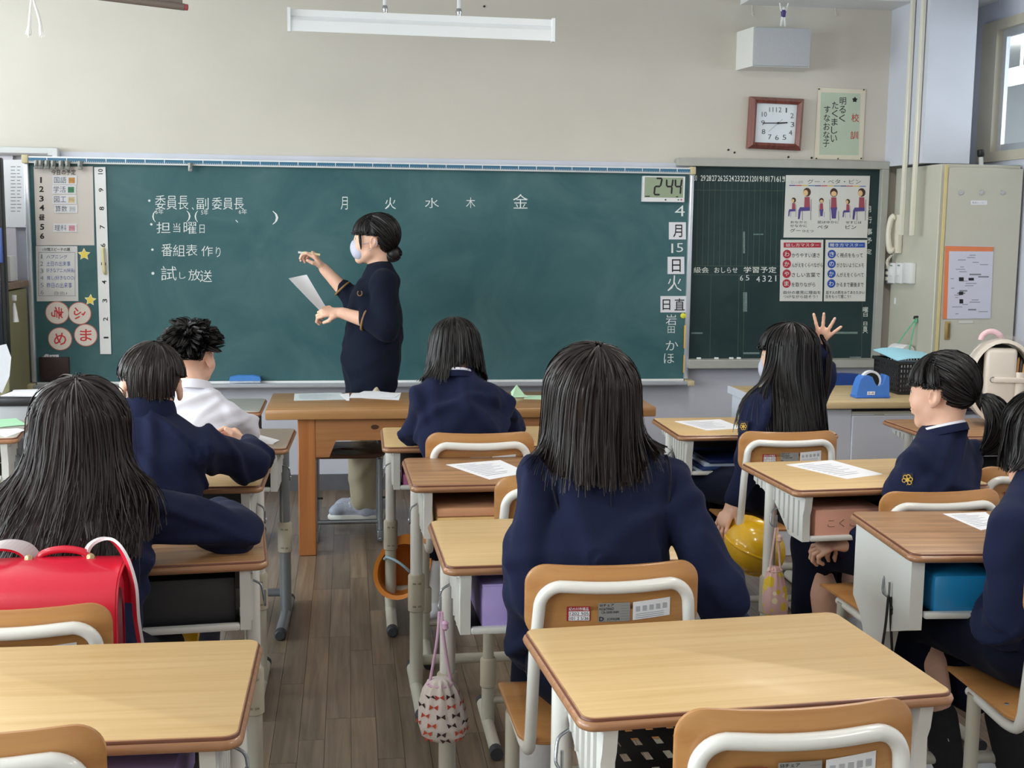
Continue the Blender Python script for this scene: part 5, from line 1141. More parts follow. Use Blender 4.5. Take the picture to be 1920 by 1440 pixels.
def hand_ops(w, d, n, side, s=.86, curl=(.5, .6, .7, .8), thumb=.6, fan=.08):
    """w wrist, d towards the knuckles, n palm normal, side +1 when the thumb lies on d x n"""
    d, n = unit(d), np.array(n, float); n = unit(n-d*(n@d)); l = np.cross(d, n)*side; w = V3(*w)
    o = [cone(w-d*.03*s, w+d*.012*s, .024*s, .025*s, .015, (n, .75)), cone(w+d*.02*s+l*.004*s, w+d*.07*s+l*.004*s, .03*s, .037*s, .012, (n, .42)), ell(w+d*.03*s+l*.02*s+n*.008*s, (.017*s, .017*s, .017*s), .014)]
    for i, (ln, cu) in enumerate(zip((.044, .049, .046, .036), curl)):
        b = w+d*(.078-.004*abs(i-1.3))*s+l*(.031-.0205*i)*s; dd = unit(d+l*fan*(1.5-i)); a = 0; p = b-dd*.012*s
        q = b
        for j, (f, r) in enumerate(((1, .0092), (.62, .0085), (.5, .0078))):
            a += cu*(.75 if j == 0 else 1.0); v = dd*math.cos(a)+n*math.sin(a); e = q+v*ln*f*s
            o.append(cone(p if j == 0 else q, e, r*s, r*s*.94, .003 if j else .006)); q = e
    b = w+d*.026*s+l*.028*s+n*.004*s; v = unit(d*.62+l*(.75-.4*thumb)+n*(.15+.5*thumb)); m = b+v*.036*s; v2 = unit(v+d*.35-l*.35*thumb); e = m+v2*.03*s
    return o+[cone(b, m, .0125*s, .0105*s, .008), cone(m, e, .0105*s, .0085*s, .003)]
def torso_ops(hip, chest, neck, shl, shr, fwd, w=.15, dep=.68, kk=.04):
    f = unit(fwd); hip, chest, neck, shl, shr = [V3(*p) for p in (hip, chest, neck, shl, shr)]; wa = hip*.52+chest*.48
    i1, i2 = shl*.78+shr*.22, shr*.78+shl*.22
    return [cone(hip, wa, w*1.02, w*.94, kk, (f, dep+.08)), cone(wa, chest, w*.94, w*1.0, kk, (f, dep)), cone(chest, (shl+shr)/2-V3(0, 0, .02), w*.98, w*.72, kk, (f, dep)),
            cone(i1, i2, .062, .062, kk), cone(neck-V3(0, 0, .014), shl*.92+shr*.08+V3(0, 0, .014), .056, .044, kk), cone(neck-V3(0, 0, .014), shr*.92+shl*.08+V3(0, 0, .014), .056, .044, kk)]
def sleeve_ops(sh, el, wr, r=(.058, .051, .047, .042)):
    sh, el, wr = V3(*sh), V3(*el), V3(*wr)
    return [group([cone(sh, el, r[0], r[1], .02), cone(el, wr, r[1]*.98, r[3], .025)], .007)]
def put(parent, name, vf, mat, **k): return mk(name, vf, mat, parent, auto=0, **k)
def seam(parent, pts, r=.0022, mat=None, ops=None):
    P = np.array(spline(pts, 6)); P = snap(P, ops, .0005) if ops is not None else P
    return mk('seam', MB().tube(P, r, 6), mat or pm('navy_seam', (14, 17, 32), .9), parent)

# ---- hair: thousands of fine strands that leave the crown, follow the skull and then fall
def strands_mesh(P, r0, r1, sides=2):
    """flat tapering locks that face outwards, each turned a little differently"""
    N, S_, _ = P.shape; T_ = np.gradient(P, axis=1); T_ /= np.linalg.norm(T_, axis=2, keepdims=True)+1e-9
    rad = P-P[:, :S_//2].reshape(-1, 3).mean(0); rad[..., 2] *= .4; u = np.cross(T_, rad); ln = np.linalg.norm(u, axis=2, keepdims=True)
    u = np.where(ln > 1e-6, u/(ln+1e-9), np.array((1.0, 0, 0))); v = np.cross(T_, u); a = np.random.default_rng(N).normal(0, .5, (N, 1, 1)); u = u*np.cos(a)+v*np.sin(a)
    prof = np.linspace(0, 1, S_); w_ = (r0+(r1-r0)*prof**1.5)[None, :, None]*1.35*np.random.default_rng(N+1).uniform(.7, 1.5, (N, 1, 1))
    V_ = np.stack([P-u*w_, P+u*w_], 2); idx = np.arange(N*S_*2).reshape(N, S_, 2)
    return V_.reshape(-1, 3), np.stack([idx[:, :-1, 0], idx[:, :-1, 1], idx[:, 1:, 1], idx[:, 1:, 0]], -1).reshape(-1, 4)
def cap_mesh(c, R, s, rad, cen, cut):
    nu, nv = 40, 26; v = []; keep = []
    for i in range(nv+1):
        th = PI*i/nv
        for j in range(nu):
            ph = 2*PI*j/nu; q = np.array((math.sin(th)*math.sin(ph), math.sin(th)*math.cos(ph), math.cos(th))); p = cen+rad*q; keep.append(cut(p)); v.append(V3(*c)+R@(p*s))
    f = []
    for i in range(nv):
        for j in range(nu):
            q = (i*nu+j, (i+1)*nu+j, (i+1)*nu+(j+1) % nu, i*nu+(j+1) % nu)
            if all(keep[k] for k in q): f.append(q)
    return np.array(v), np.array(f)
CEN = np.array((0, -.012, .026)); RAD = np.array((.0765, .0965, .087))
def clump(P, rs, n, amt, power=1.6):
    N, S_, _ = P.shape; cen = rs.choice(N, n, replace=False); mid = S_*2//3
    d = ((P[:, None, mid]-P[None, cen, mid])**2).sum(-1)+((P[:, None, 0]-P[None, cen, 0])**2).sum(-1)*.6; j = d.argmin(1); C_ = P[cen[j]]
    w = (np.linspace(0, 1, S_)**power*amt)[None, :, None]; return P*(1-w)+C_*w
def fall_hair(c, R, s, n, tip, seed=1, pole=(0, -.3, .95), face=.95, fringe=.2, thick=(.004, .02), spread=.12, wave=.006, body=None, margin=.012, samples=14, r0=.0011, r1=.0006, clumps=60, camt=.55, inward=0.0, drift=(0, 0, 0), leave=-.02, face_side=None, gap=.18, sector=None):
    """tip(phi, rs) -> world height of the strand end; phi 0 = face, +-pi = back"""
    rs = np.random.default_rng(seed); p = unit(pole); e1 = unit(np.array((0, 1.0, 0))-p*p[1]); e2 = np.cross(e1, p)*1.0
    phi = rs.uniform(*(sector or (-PI, PI)), n); t = rs.uniform(thick[0], thick[1], n)**1.0; a0 = np.arccos(1-rs.uniform(0, 1, n)*(1-math.cos(1.75)))*.9
    az = e1[2]*np.cos(phi)+e2[2]*np.sin(phi); isf = np.abs(phi) < face; zl = np.where(isf, fringe+rs.normal(0, .03, n), leave)
    A = p[2]; a1 = np.arctan2(az, A)+np.arccos(np.clip(zl/np.sqrt(A*A+az*az), -1, 1)); a0 = np.where(a0 > a1-.2, rs.random(n)**.6*(a1-.2), a0); a0 = np.where(isf, np.minimum(a0, .9), a0); a0 = np.maximum(a0, .02)
    S1 = samples//2+1; k = np.linspace(0, 1, S1)[None]; al = a0[:, None]+(a1-a0)[:, None]*k
    w = np.cos(al)[..., None]*p+np.sin(al)[..., None]*(np.cos(phi)[:, None, None]*e1+np.sin(phi)[:, None, None]*e2)
    lift = (t[:, None]*np.minimum(1, .55+k*1.1))[..., None]; loc = CEN+(RAD+lift)*w
    P1 = (V3(*c)+(loc*s)@R.T); S2 = samples-S1+2; out = [P1]
    last = P1[:, -1]; dr = P1[:, -1]-P1[:, -2]; dr /= np.linalg.norm(dr, axis=1, keepdims=True)
    zt = tip(phi, rs); Ln = np.maximum(.004, last[:, 2]-zt); Ln = np.where(isf, .012+.012*rs.random(n), Ln); st = Ln/(S2-1)
    rad_dir = last-V3(*c); rad_dir[:, 2] = 0; rad_dir /= np.linalg.norm(rad_dir, axis=1, keepdims=True)+1e-9
    wv = rs.uniform(0, 6.28, (n, 2)); cur = last; P2 = []
    for i in range(1, S2):
        f = i/(S2-1); tgt = np.array((0, 0, -1.0))+rad_dir*(spread*math.sin(PI*min(1, f+.05))-inward*f)+np.array(drift)*f; dr = dr*.5+tgt*.5; dr /= np.linalg.norm(dr, axis=1, keepdims=True)
        cur = cur+dr*st[:, None]; off = np.stack([np.sin(f*5+wv[:, 0]), np.cos(f*4+wv[:, 1]), 0*f*wv[:, 0]], 1)*wave*f; q = cur+off
        if body is not None:
            for _ in range(2):
                d = field(body, q); bad = d < margin
                if bad.any():
                    b = q[bad]; e = .004; g = np.stack([field(body, b+np.eye(3)[a_]*e)-field(body, b-np.eye(3)[a_]*e) for a_ in range(3)], 1); g[:, 2] *= .3; g /= np.linalg.norm(g, axis=1, keepdims=True)+1e-9
                    q[bad] = b+g*(margin-d[bad])[:, None]
            cur = q-off
        P2.append(q)
    P = np.concatenate([P1, np.stack(P2, 1)], 1)
    for _ in range(3): P[:, 1:-1] = P[:, :-2]*.25+P[:, 1:-1]*.5+P[:, 2:]*.25
    P = clump(P, rs, clumps, camt)
    return strands_mesh(P, r0, r1)
def tied_hair(c, R, s, n, tie, seed=1, thick=(.003, .012), root=None, samples=10, r0=.0011, r1=.0009):
    """strands combed over the skull from the hairline to the tie point (head coordinates)"""
    rs = np.random.default_rng(seed); d = rs.normal(size=(n*4, 3)); d /= np.linalg.norm(d, axis=1, keepdims=True); d = d[root(d)][:n]; n = len(d)
    tv = unit((np.array(tie)-CEN)/RAD); om = np.arccos(np.clip(d@tv, -1, 1))[:, None, None]; k = np.linspace(0, 1, samples)[None, :, None]
    w = (np.sin((1-k)*om)*d[:, None]+np.sin(k*om)*tv)/np.sin(np.maximum(om, 1e-3)); t = rs.uniform(thick[0], thick[1], n)[:, None, None]*np.minimum(1, .3+2*k)
    sag = np.sin(k*PI)*om*np.array((0, 0, -.03)); w = w+sag; w /= np.linalg.norm(w, axis=2, keepdims=True)
    loc = CEN+(RAD+t)*w; e = np.array(tie)+rs.normal(0, .004, (n, 3)); f = np.maximum(0, (k-.8)/.2)**2; loc = loc*(1-f)+e[:, None]*f
    P = V3(*c)+(loc*s)@R.T; return strands_mesh(clump(P, rs, 50, .4), r0, r1)
def bundle(path, width, n, seed=1, r0=.0011, r1=.0005, samples=14):
    rs = np.random.default_rng(seed); C_ = np.array(spline(path, 6)); u = np.linspace(0, len(C_)-1, samples); ce = np.stack([np.interp(u, np.arange(len(C_)), C_[:, i]) for i in range(3)], 1)
    wd = np.interp(np.linspace(0, 1, samples), np.linspace(0, 1, len(width)), width); d = rs.normal(size=(n, 3)); d /= np.linalg.norm(d, axis=1, keepdims=True); d *= rs.random((n, 1))**.4
    P = ce[None]+d[:, None]*wd[None, :, None]; cut = rs.uniform(.86, 1.0, n)[:, None]
    kk = np.linspace(0, 1, samples)[None]*cut*(samples-1); i0 = np.minimum(kk.astype(int), samples-2); fr = (kk-i0)[..., None]; ar = np.arange(n)[:, None]
    P = P[ar, i0]*(1-fr)+P[ar, i0+1]*fr; return strands_mesh(clump(P, rs, 14, .45), r0, r1)
def quads(vf): return vf
def hair_obj(parent, parts, mat): o = mk('hair', joined(parts), mat, parent, auto=0); o['kind'] = 'stuff'; return o
def badge(parent, c, nrm, up, s=.0135):
    n_ = unit(nrm); u = unit(np.array(up)-n_*(np.array(up)@n_)); r_ = np.cross(u, n_); c = V3(*c)
    q = lambda a, b, t: c+r_*a+u*b+n_*t
    pt = mk('badge_patch', MB().prism([(-.017, -.02), (.017, -.02), (.017, .02), (-.017, .02)][::-1], q, -.004, .0012), pm('patch_navy', (22, 26, 48), .8), parent, smooth=False)
    M_g = pm('badge_gold', (206, 166, 62), .6, .12, 200)
    for i in range(6):
        a = PI/3*i+.2; mk('badge_petal', MB().tube([q(s*.62*math.cos(a)+s*.34*math.cos(b), s*.62*math.sin(a)+s*.34*math.sin(b), .0022) for b in np.linspace(0, 2*PI, 11)[:-1]], s*.09, 6, closed=True), M_g, pt)
    mk('badge_centre', MB().prism(circ(s*.32, 10), q, .001, .003), M_g, pt)

# ================================================================== the people
PG = 'pupils at their desks'
M_shoe = pm('shoe_white', (224, 224, 230), .5, .03, 20); M_sock = pm('sock_black', (24, 24, 28), .85, .05, 60, .2, 400); M_sockw = pm('sock_white', (228, 228, 230), .85, .03, 60)
def shoe_ops(an, f, s=1.0):
    an = V3(*an); f = unit(f); a = an.copy(); a[2] = .032*s
    return [cone(a-f*.03*s, a+f*.13*s, .033*s, .03*s, .02, ((0, 0, 1), .85)), cone(an-V3(0, 0, .02), a, .038*s, .034*s, .03), ell(a+f*.12*s, (.034*s, .034*s, .024*s), .02)]
def pupil(label, hip, chest, neck, shl, shr, arms, head, R, hs, f, knees, ankles, top=None, bottom='skirt', hands=(None, None), seed=1, w=.15, dep=.68, h=.0065, fold=.0035, ears=(1, 1), sock=None, sleeve=None, name='jacket'):
    top = top or M_navy; f = unit(f); e = empty('person', (hip[0], hip[1], 0), label, 'person', PG)
    tor = torso_ops(hip, chest, neck, shl, shr, f, w, dep); slv = []
    for sh, (el, wr) in zip((shl, shr), arms): slv += sleeve_ops(sh, el, wr, sleeve or (.06, .052, .047, .043))
    hem = V3(*hip); hem[2] -= .1
    jk = put(e, name, solid(tor+slv, h, folds(seed, fold*1.4, 24)), top)
    parts = [solid(head_ops(head, R, hs, neck, ears), .0044)]
    for (el, wr), hd in zip(arms, hands):
        el, wr = V3(*el), V3(*wr); d = unit(wr-el)
        if hd is None: hd = dict(d=d, n=(0, 0, -1), side=1)
        hd = dict(hd); side_ = hd.pop('side'); dd = hd.pop('d'); nn = hd.pop('n'); w0 = wr+unit(dd)*.025
        parts.append(solid([cone(wr-d*.06, w0, .027, .022, .01)]+hand_ops(w0, dd, nn, side_, **hd), .0035))
    lat = V3(f[1], -f[0], 0); legs = []; hipp = V3(*hip)-V3(0, 0, .06)
    for s, kn, an in zip((-1, 1), knees, ankles): legs += [cone(kn, an, .05, .032, .02), cone(V3(*kn)*.62+V3(*an)*.38-f*.012, V3(*kn)*.45+V3(*an)*.55-f*.006, .046, .04, .03)]
    core = [cone(V3(*neck)-V3(0, 0, .05), chest, .03, .085, .03, (f, .7)), cone(chest, V3(*hip)-V3(0, 0, .04), .09, .1, .03, (f, .7))]
    for sh, (el, wr) in zip((shl, shr), arms): core += [cone(V3(*chest)*.3+V3(*sh)*.7-V3(0, 0, .02), sh, .03, .032, .03), cone(sh, el, .032, .028, .02), cone(el, wr, .028, .024, .02)]
    for s, kn in zip((-1, 1), knees): core += [cone(hipp+lat*s*.06, kn, .06, .05, .03)]
    parts.append(solid(legs+core, .011)); put(e, 'body', joined(parts), SKIN)
    th = []
    for s, kn, an in zip((-1, 1), knees, ankles):
        a = hipp+lat*s*.075; th += [cone(a-V3(0, 0, .005), V3(*kn)+f*.01, .082, .06, .05 if bottom == 'skirt' else .03)]
        if bottom != 'skirt': th += [cone(kn, an, .06, .055, .03)]
        else: th += [cone(V3(*kn)+f*.01, V3(*kn)-V3(0, 0, .21)-f*.01, .061, .078, .04)]
    if bottom == 'skirt':
        mid = (V3(*knees[0])+V3(*knees[1]))/2; th += [cone(hipp-V3(0, 0, .01), mid, .08, .052, .05, (lat, 1.5))]
        put(e, 'skirt', solid(th, .008, lambda P: .0055*np.abs(np.sin((P@lat)*58))-.003), M_navyd)
    else: put(e, 'trousers', solid(th, .0075, folds(seed+5, .003)), M_trow)
    for an, kn in zip(ankles, knees):
        sh = put(e, 'shoe', solid(shoe_ops(an, f), .0055), M_shoe)
        put(e, 'sock', solid([cone(V3(*an)-V3(0, 0, .03), V3(*an)+(V3(*kn)-V3(*an))*.24, .043, .047, .01)], .006), sock or M_sockw)
    eyes(e, head, R, hs)
    return e, jk, tor+slv
def collar(parent, neck, f, r=.062, mat=None, h=.02, tilt=.35, name='collar'):
    f = unit(f); lat = V3(f[1], -f[0], 0); c = V3(*neck); rings = []
    for rr, z in ((r*1.12, -h), (r*1.04, h*.4), (r*.98, h), (r*.94, h*.9), (r*.96, -h)):
        rings.append([c+lat*rr*math.cos(a)+f*(rr*math.sin(a)*1.0)+V3(0, 0, z-tilt*rr*math.sin(a)) for a in [2*PI*i/28 for i in range(28)]])
    return mk(name, MB().loops(rings, cap0=False, cap1=False), mat or M_navy, parent)

# ---- girl with shoulder length brown hair, in the middle
f = unit((-.06, 1, 0)); R_ = orient(.12, .05, 0); hc = (.525, 2.625, 1.108)
e, jk, ops = pupil('pupil in a navy blazer with straight shoulder length brown hair, seen from behind', (.545, 2.56, .59), (.548, 2.565, .80), (.532, 2.585, .985), (.41, 2.575, .932), (.70, 2.575, .932),
    (((.378, 2.55, .70), (.40, 2.66, .52)), ((.795, 2.505, .70), (.87, 2.57, .50))), hc, R_, 1.04, f, ((.47, 2.95, .485), (.62, 2.95, .485)), ((.46, 2.93, .10), (.62, 2.93, .10)),
    hands=(dict(d=(.2, .6, -.6), n=(.9, 0, 0), side=1), dict(d=(.1, .7, -.6), n=(-.9, 0, 0), side=-1)), seed=3, w=.147, h=.0058, fold=.0045, sleeve=(.056, .056, .052, .045))
for s_, q in ((-1, (.41, 2.575, .932)), (1, (.70, 2.575, .932))):
    c_ = V3(*q); seam(jk, [c_+V3(-s_*.012, .0, .064), c_+V3(-s_*.012, -.04, .055), c_+V3(-s_*.014, -.064, .02), c_+V3(-s_*.022, -.07, -.03), c_+V3(-s_*.034, -.07, -.07)], .0024, ops=ops)
seam(jk, [(.548, 2.452, .95), (.549, 2.447, .85), (.55, 2.45, .70), (.55, 2.46, .62)], .0012, ops=ops)
collar(e, (.532, 2.585, .99), f, .066, h=.018)
tipf = lambda ph, rs: .952+.03*np.clip(1-np.abs(ph)/2.6, 0, 1)+rs.normal(0, .008, len(ph))
hair_obj(e, [cap_mesh(hc, R_, 1.04, RAD*1.012, CEN, lambda p: not (p[1] > .045 and p[2] < .05) and p[2] > -.06), fall_hair(hc, R_, 1.04, 6500, tipf, 4, pole=(.05, -.32, .94), face=.8, thick=(.003, .026), spread=.06, wave=.004, body=ops, margin=.018, samples=16, r0=.0012, r1=.0007, clumps=150, camt=.66, inward=.16),
    fall_hair(hc, R_, 1.045, 500, lambda ph, rs: .945+rs.normal(0, .012, len(ph)), 5, pole=(.05, -.32, .94), face=.8, thick=(.02, .028), spread=.07, wave=.006, body=ops, margin=.02, samples=16, r0=.0009, r1=.0005, clumps=60, camt=.3)], H_brown)

# ---- girl bending over the front desk
f = unit((0, 1, 0)); R_ = orient(.05, .55, 0); hc = (.38, 4.40, 1.035)
e, jk, ops = pupil('pupil in a navy blazer bending over the desk at the front table', (.40, 4.24, .59), (.388, 4.28, .77), (.377, 4.345, .945), (.262, 4.31, .872), (.488, 4.31, .886),
    (((.248, 4.36, .765), (.33, 4.60, .745)), ((.585, 4.42, .765), (.46, 4.62, .745))), hc, R_, 1.0, f, ((.32, 4.6, .485), (.47, 4.6, .485)), ((.32, 4.55, .10), (.47, 4.55, .10)), seed=12, w=.145, fold=.005,
    hands=(dict(d=(.6, .6, 0), n=(0, 0, -1), side=-1), dict(d=(-.6, .5, 0), n=(0, 0, -1), side=1)))
collar(e, (.377, 4.335, .962), f, .058, M_shirt, h=.012, name='shirt_collar'); collar(jk, (.377, 4.335, .952), f, .064, h=.012)
hair_obj(e, [cap_mesh(hc, R_, 1.0, RAD*1.012, CEN, lambda p: not (p[1] > .045 and p[2] < .05) and p[2] > -.05), fall_hair(hc, R_, 1.0, 4000, lambda ph, rs: np.where(np.abs(ph+.3) > 2.5, .99, .94)+.02*np.abs(np.sin(ph*1.5))+rs.normal(0, .016, len(ph)), 8, pole=(-.05, -.5, .85), face=.8, thick=(.003, .02), spread=.22, wave=.006, body=ops, margin=.015, r0=.0013, r1=.0008, clumps=60, camt=.35)], H_black)

# ---- girl with very long hair and the red satchel
f = unit((.05, 1, 0)); R_ = orient(-.05, .12, 0); hc = (-.585, 2.78, 1.022)
e, jk, ops = pupil('pupil with very long loose hair leaning an elbow on the brown desk', (-.60, 2.62, .59), (-.592, 2.68, .76), (-.58, 2.745, .925), (-.71, 2.71, .855), (-.455, 2.725, .858),
    (((-.83, 2.80, .78), (-.66, 3.0, .775)), ((-.262, 2.86, .776), (-.32, 3.03, .77))), hc, R_, 1.0, f, ((-.68, 2.98, .485), (-.44, 3.0, .485)), ((-.68, 2.93, .10), (-.42, 2.95, .10)), seed=21, w=.15, h=.0058, fold=.0035, bottom='trousers', sleeve=(.06, .052, .05, .043),
    hands=(dict(d=(.5, .6, 0), n=(0, 0, -1), side=-1), dict(d=(-.5, .55, .05), n=(0, 0, -1), side=1, curl=(.35, .35, .4, .4))))
for k_ in range(2): p = V3(-.272+.012*k_, 2.845+.03*k_, .80-.004*k_); mk('cuff_button', MB().lathe([(.007, 0), (.007, .004), (.004, .006)], p+V3(.05, -.01, -.01), 10, rot=roty(1.2)), M_dark, jk)
tipl = lambda ph, rs: .73+.05*np.clip(np.sin(ph), -.3, 1)+rs.normal(0, .025, len(ph))
hair_obj(e, [cap_mesh(hc, R_, 1.0, RAD*1.012, CEN, lambda p: not (p[1] > .045 and p[2] < .05) and p[2] > -.06), fall_hair(hc, R_, 1.02, 7000, tipl, 9, pole=(.0, -.38, .92), face=.75, thick=(.003, .026), spread=.05, wave=.03, body=ops, margin=.022, samples=20, r0=.0013, r1=.0008, clumps=170, camt=.78, drift=(-.34, -.05, 0)),
    fall_hair(hc, R_, 1.03, 260, lambda ph, rs: .78+rs.normal(0, .05, len(ph)), 10, pole=(0, -.38, .92), face=.75, thick=(.02, .034), spread=.1, wave=.02, body=ops, margin=.026, samples=18, r0=.0008, r1=.0004, clumps=60, camt=.25, drift=(-.34, -.05, 0))], H_soft)

# ---- boy in a navy blazer
f = unit((.12, 1, 0)); R_ = orient(.22, .18, .06); hc = (-.552, 3.53, 1.035)
e, jk, ops = pupil('short haired boy in a navy blazer with his elbow out on the desk', (-.58, 3.44, .59), (-.568, 3.45, .77), (-.555, 3.49, .945), (-.70, 3.45, .865), (-.415, 3.465, .865),
    (((-.80, 3.58, .79), (-.66, 3.78, .77)), ((-.295, 3.60, .785), (-.295, 3.745, .795))), hc, R_, 1.0, f, ((-.66, 3.80, .485), (-.46, 3.82, .485)), ((-.66, 3.75, .1), (-.46, 3.77, .1)), seed=31, w=.155, bottom='trousers', fold=.005, sleeve=(.062, .056, .052, .046),
    hands=(dict(d=(.5, .6, 0), n=(0, 0, -1), side=-1), dict(d=(-.45, .6, .35), n=(-.7, -.4, -.3), side=1, curl=(.9, 1.0, 1.1, 1.1))))
collar(jk, (-.555, 3.49, .965), f, .072, h=.028, tilt=.3)
tips = lambda ph, rs: np.where((ph > .8) & (ph < 2.45), 1.085, np.where(np.abs(ph) > 2.3, 1.015, np.where(np.abs(ph) > 1.1, 1.065, 1.03)))+rs.normal(0, .008, len(ph))
hair_obj(e, [cap_mesh(hc, R_, 1.0, RAD*1.012, CEN, lambda p: not (p[1] > .04 and p[2] < .05) and p[2] > -.03 and not (p[1] > -.03 and p[2] < -.0)), fall_hair(hc, R_, 1.0, 4000, tips, 14, pole=(.1, -.25, .96), face=1.0, fringe=.25, thick=(.004, .018), spread=.02, wave=.003, samples=12, r0=.0013, r1=.0008, clumps=90, camt=.45, leave=.0, inward=.15)], H_brown)

# ---- boy in a white shirt
f = unit((.1, 1, 0)); R_ = orient(-.38, .08, 0); hc = (-.545, 4.38, 1.028)
e, jk, ops = pupil('boy in a white shirt with tousled black hair', (-.55, 4.24, .58), (-.545, 4.26, .74), (-.535, 4.31, .90), (-.665, 4.29, .825), (-.425, 4.29, .825),
    (((-.70, 4.4, .75), (-.60, 4.58, .74)), ((-.372, 4.40, .755), (-.45, 4.6, .74))), hc, R_, .97, f, ((-.62, 4.6, .485), (-.45, 4.6, .485)), ((-.62, 4.55, .1), (-.45, 4.55, .1)), seed=41, w=.145, bottom='trousers', top=M_shirt, fold=.003, sleeve=(.06, .054, .048, .045), name='shirt',
    hands=(dict(d=(.5, .6, 0), n=(0, 0, -1), side=-1), dict(d=(-.5, .6, 0), n=(0, 0, -1), side=1)))
collar(jk, (-.533, 4.315, .925), f, .06, M_shirt, h=.016)
rs = np.random.default_rng(5)
def messy(c, R, s, n, seed, ln=.05):
    rs = np.random.default_rng(seed); d = rs.normal(size=(n*3, 3)); d /= np.linalg.norm(d, axis=1, keepdims=True); ok = ~((d[:, 1] > .45) & (d[:, 2] < .3)) & (d[:, 2] > -.42) & ~((np.abs(d[:, 0]) > .75) & (d[:, 2] < -.05) & (d[:, 1] > -.3)); d = d[ok][:n]; n = len(d)
    crown = unit((.1, -.35, .93)); fl = d-crown*(d@crown)[:, None]; fl /= np.linalg.norm(fl, axis=1, keepdims=True)+1e-6; sw = rs.normal(0, .55, (n, 3)); S_ = 7; pts = []
    lnv = ln*rs.uniform(.6, 1.25, n)*np.where(d[:, 2] < -.1, .5, 1)
    cl = rs.normal(0, .6, (14, 3)); cid = (d@rs.normal(size=(3, 14))).argmax(1); dr = d*.75+fl*.8+sw*.25+cl[cid]*.55; dr /= np.linalg.norm(dr, axis=1, keepdims=True); p = CEN+RAD*1.0*d
    for i in range(S_):
        pts.append(p.copy()); dr2 = dr+np.array((0, 0, -.5))*(i/S_)+fl*.5*(i/S_); dr2 /= np.linalg.norm(dr2, axis=1, keepdims=True); p = p+dr2*(lnv/S_)[:, None]
    P = V3(*c)+(np.stack(pts, 1)*s)@R.T; return strands_mesh(clump(P, rs, 80, .6), .0014, .0006)
hair_obj(e, [cap_mesh(hc, R_, .97, RAD*1.012, CEN, lambda p: not (p[1] > .04 and p[2] < .055) and p[2] > -.02 and not (p[1] > -.03 and p[2] < .01)), messy(hc, R_, .97, 4500, 3)], H_black)

# ---- long haired girl with her hand raised behind her head
f = unit((-.45, .9, 0)); R_ = orient(1.0, .05, 0); hc = (1.65, 4.46, 1.018)
e, jk, ops = pupil('pupil with long straight black hair raising a hand behind the head', (1.60, 4.37, .58), (1.612, 4.39, .75), (1.635, 4.42, .895), (1.502, 4.345, .825), (1.735, 4.47, .835),
    (((1.455, 4.27, .64), (1.395, 4.235, .515)), ((1.80, 4.50, .92), (1.772, 4.47, 1.02))), hc, R_, 1.0, f, ((1.36, 4.66, .485), (1.50, 4.72, .485)), ((1.34, 4.62, .1), (1.48, 4.68, .1)), seed=51, w=.142, fold=.004, h=.007,
    hands=(dict(d=(-.5, -.1, -.85), n=(.5, .3, -.5), side=1, curl=(.3, .35, .4, .45)), dict(d=(.3, -.1, 1), n=(-.45, -.8, .1), side=-1, curl=(.12, .22, .18, .1), fan=.42, thumb=.1, s=.74)))
badge(jk, (1.428, 4.272, .772), (-.72, -.68, .12), (0, 0, 1))
for k_ in (0,): mk('face_mask', solid([ell(V3(*hc)+R_@V3(0, .078, -.055), (.05, .03, .045), .01, R_)], .005), pm('mask_white', (190, 190, 208), .85, .02, 40), e, auto=0)
tl = lambda ph, rs: .70+.02*np.sin(ph*2)+rs.normal(0, .018, len(ph))
hair_obj(e, [cap_mesh(hc, R_, 1.0, RAD*1.012, CEN, lambda p: not (p[1] > .045 and p[2] < .05) and p[2] > -.06), fall_hair(hc, R_, 1.0, 4500, tl, 15, pole=(0, -.1, 1), face=.85, thick=(.003, .02), spread=.16, wave=.008, body=ops, margin=.02, samples=18, r0=.0014, r1=.0008, clumps=80, camt=.35, fringe=.15),
    bundle([(1.775, 4.44, 1.09), (1.80, 4.42, 1.03), (1.795, 4.40, .93), (1.785, 4.40, .83)], (.006, .012, .012, .006), 90, 16, .0012, .0006)], H_black)

# ---- girl with the ponytail
f = unit((-.5, .86, 0)); R_ = orient(.74, .1, -.04); hc = (1.775, 3.47, 1.012)
e, jk, ops = pupil('pupil with a black ponytail looking towards the teacher, hands in the lap', (1.725, 3.40, .58), (1.755, 3.42, .73), (1.775, 3.445, .885), (1.672, 3.372, .805), (1.862, 3.49, .805),
    (((1.60, 3.40, .60), (1.53, 3.49, .535)), ((1.76, 3.66, .60), (1.56, 3.60, .555))), hc, R_, 1.0, f, ((1.475, 3.66, .485), (1.58, 3.80, .485)), ((1.50, 3.55, .10), (1.66, 3.74, .1)), seed=61, w=.14, fold=.004,
    hands=(dict(d=(-.9, .25, -.1), n=(.1, .3, -.9), side=-1, curl=(.7, .8, .8, .9)), dict(d=(-.75, -.55, -.15), n=(-.2, .1, -.9), side=1, curl=(.8, .8, .9, .9))))
badge(jk, (1.618, 3.338, .765), (-.75, -.65, .1), (-.12, 0, 1), .0165)
collar(e, (1.775, 3.44, .90), f, .058, M_shirt, h=.012, name='shirt_collar'); collar(jk, (1.775, 3.44, .892), f, .064, h=.012)
def toW(p, c=hc, R=R_, s=1.0): return V3(*c)+R@(np.array(p)*s)
tie = np.array((.0, -.105, -.030)); root = lambda d: ~((d[:, 1] > .42) & (d[:, 2] < .45)) & ~((d[:, 1] > -.12) & (d[:, 2] < .14+.8*(d[:, 1]+.12))) & ((d[:, 2] > -.5) | ((d[:, 1] < -.2) & (d[:, 2] > -.97)))
tw = toW(tie)
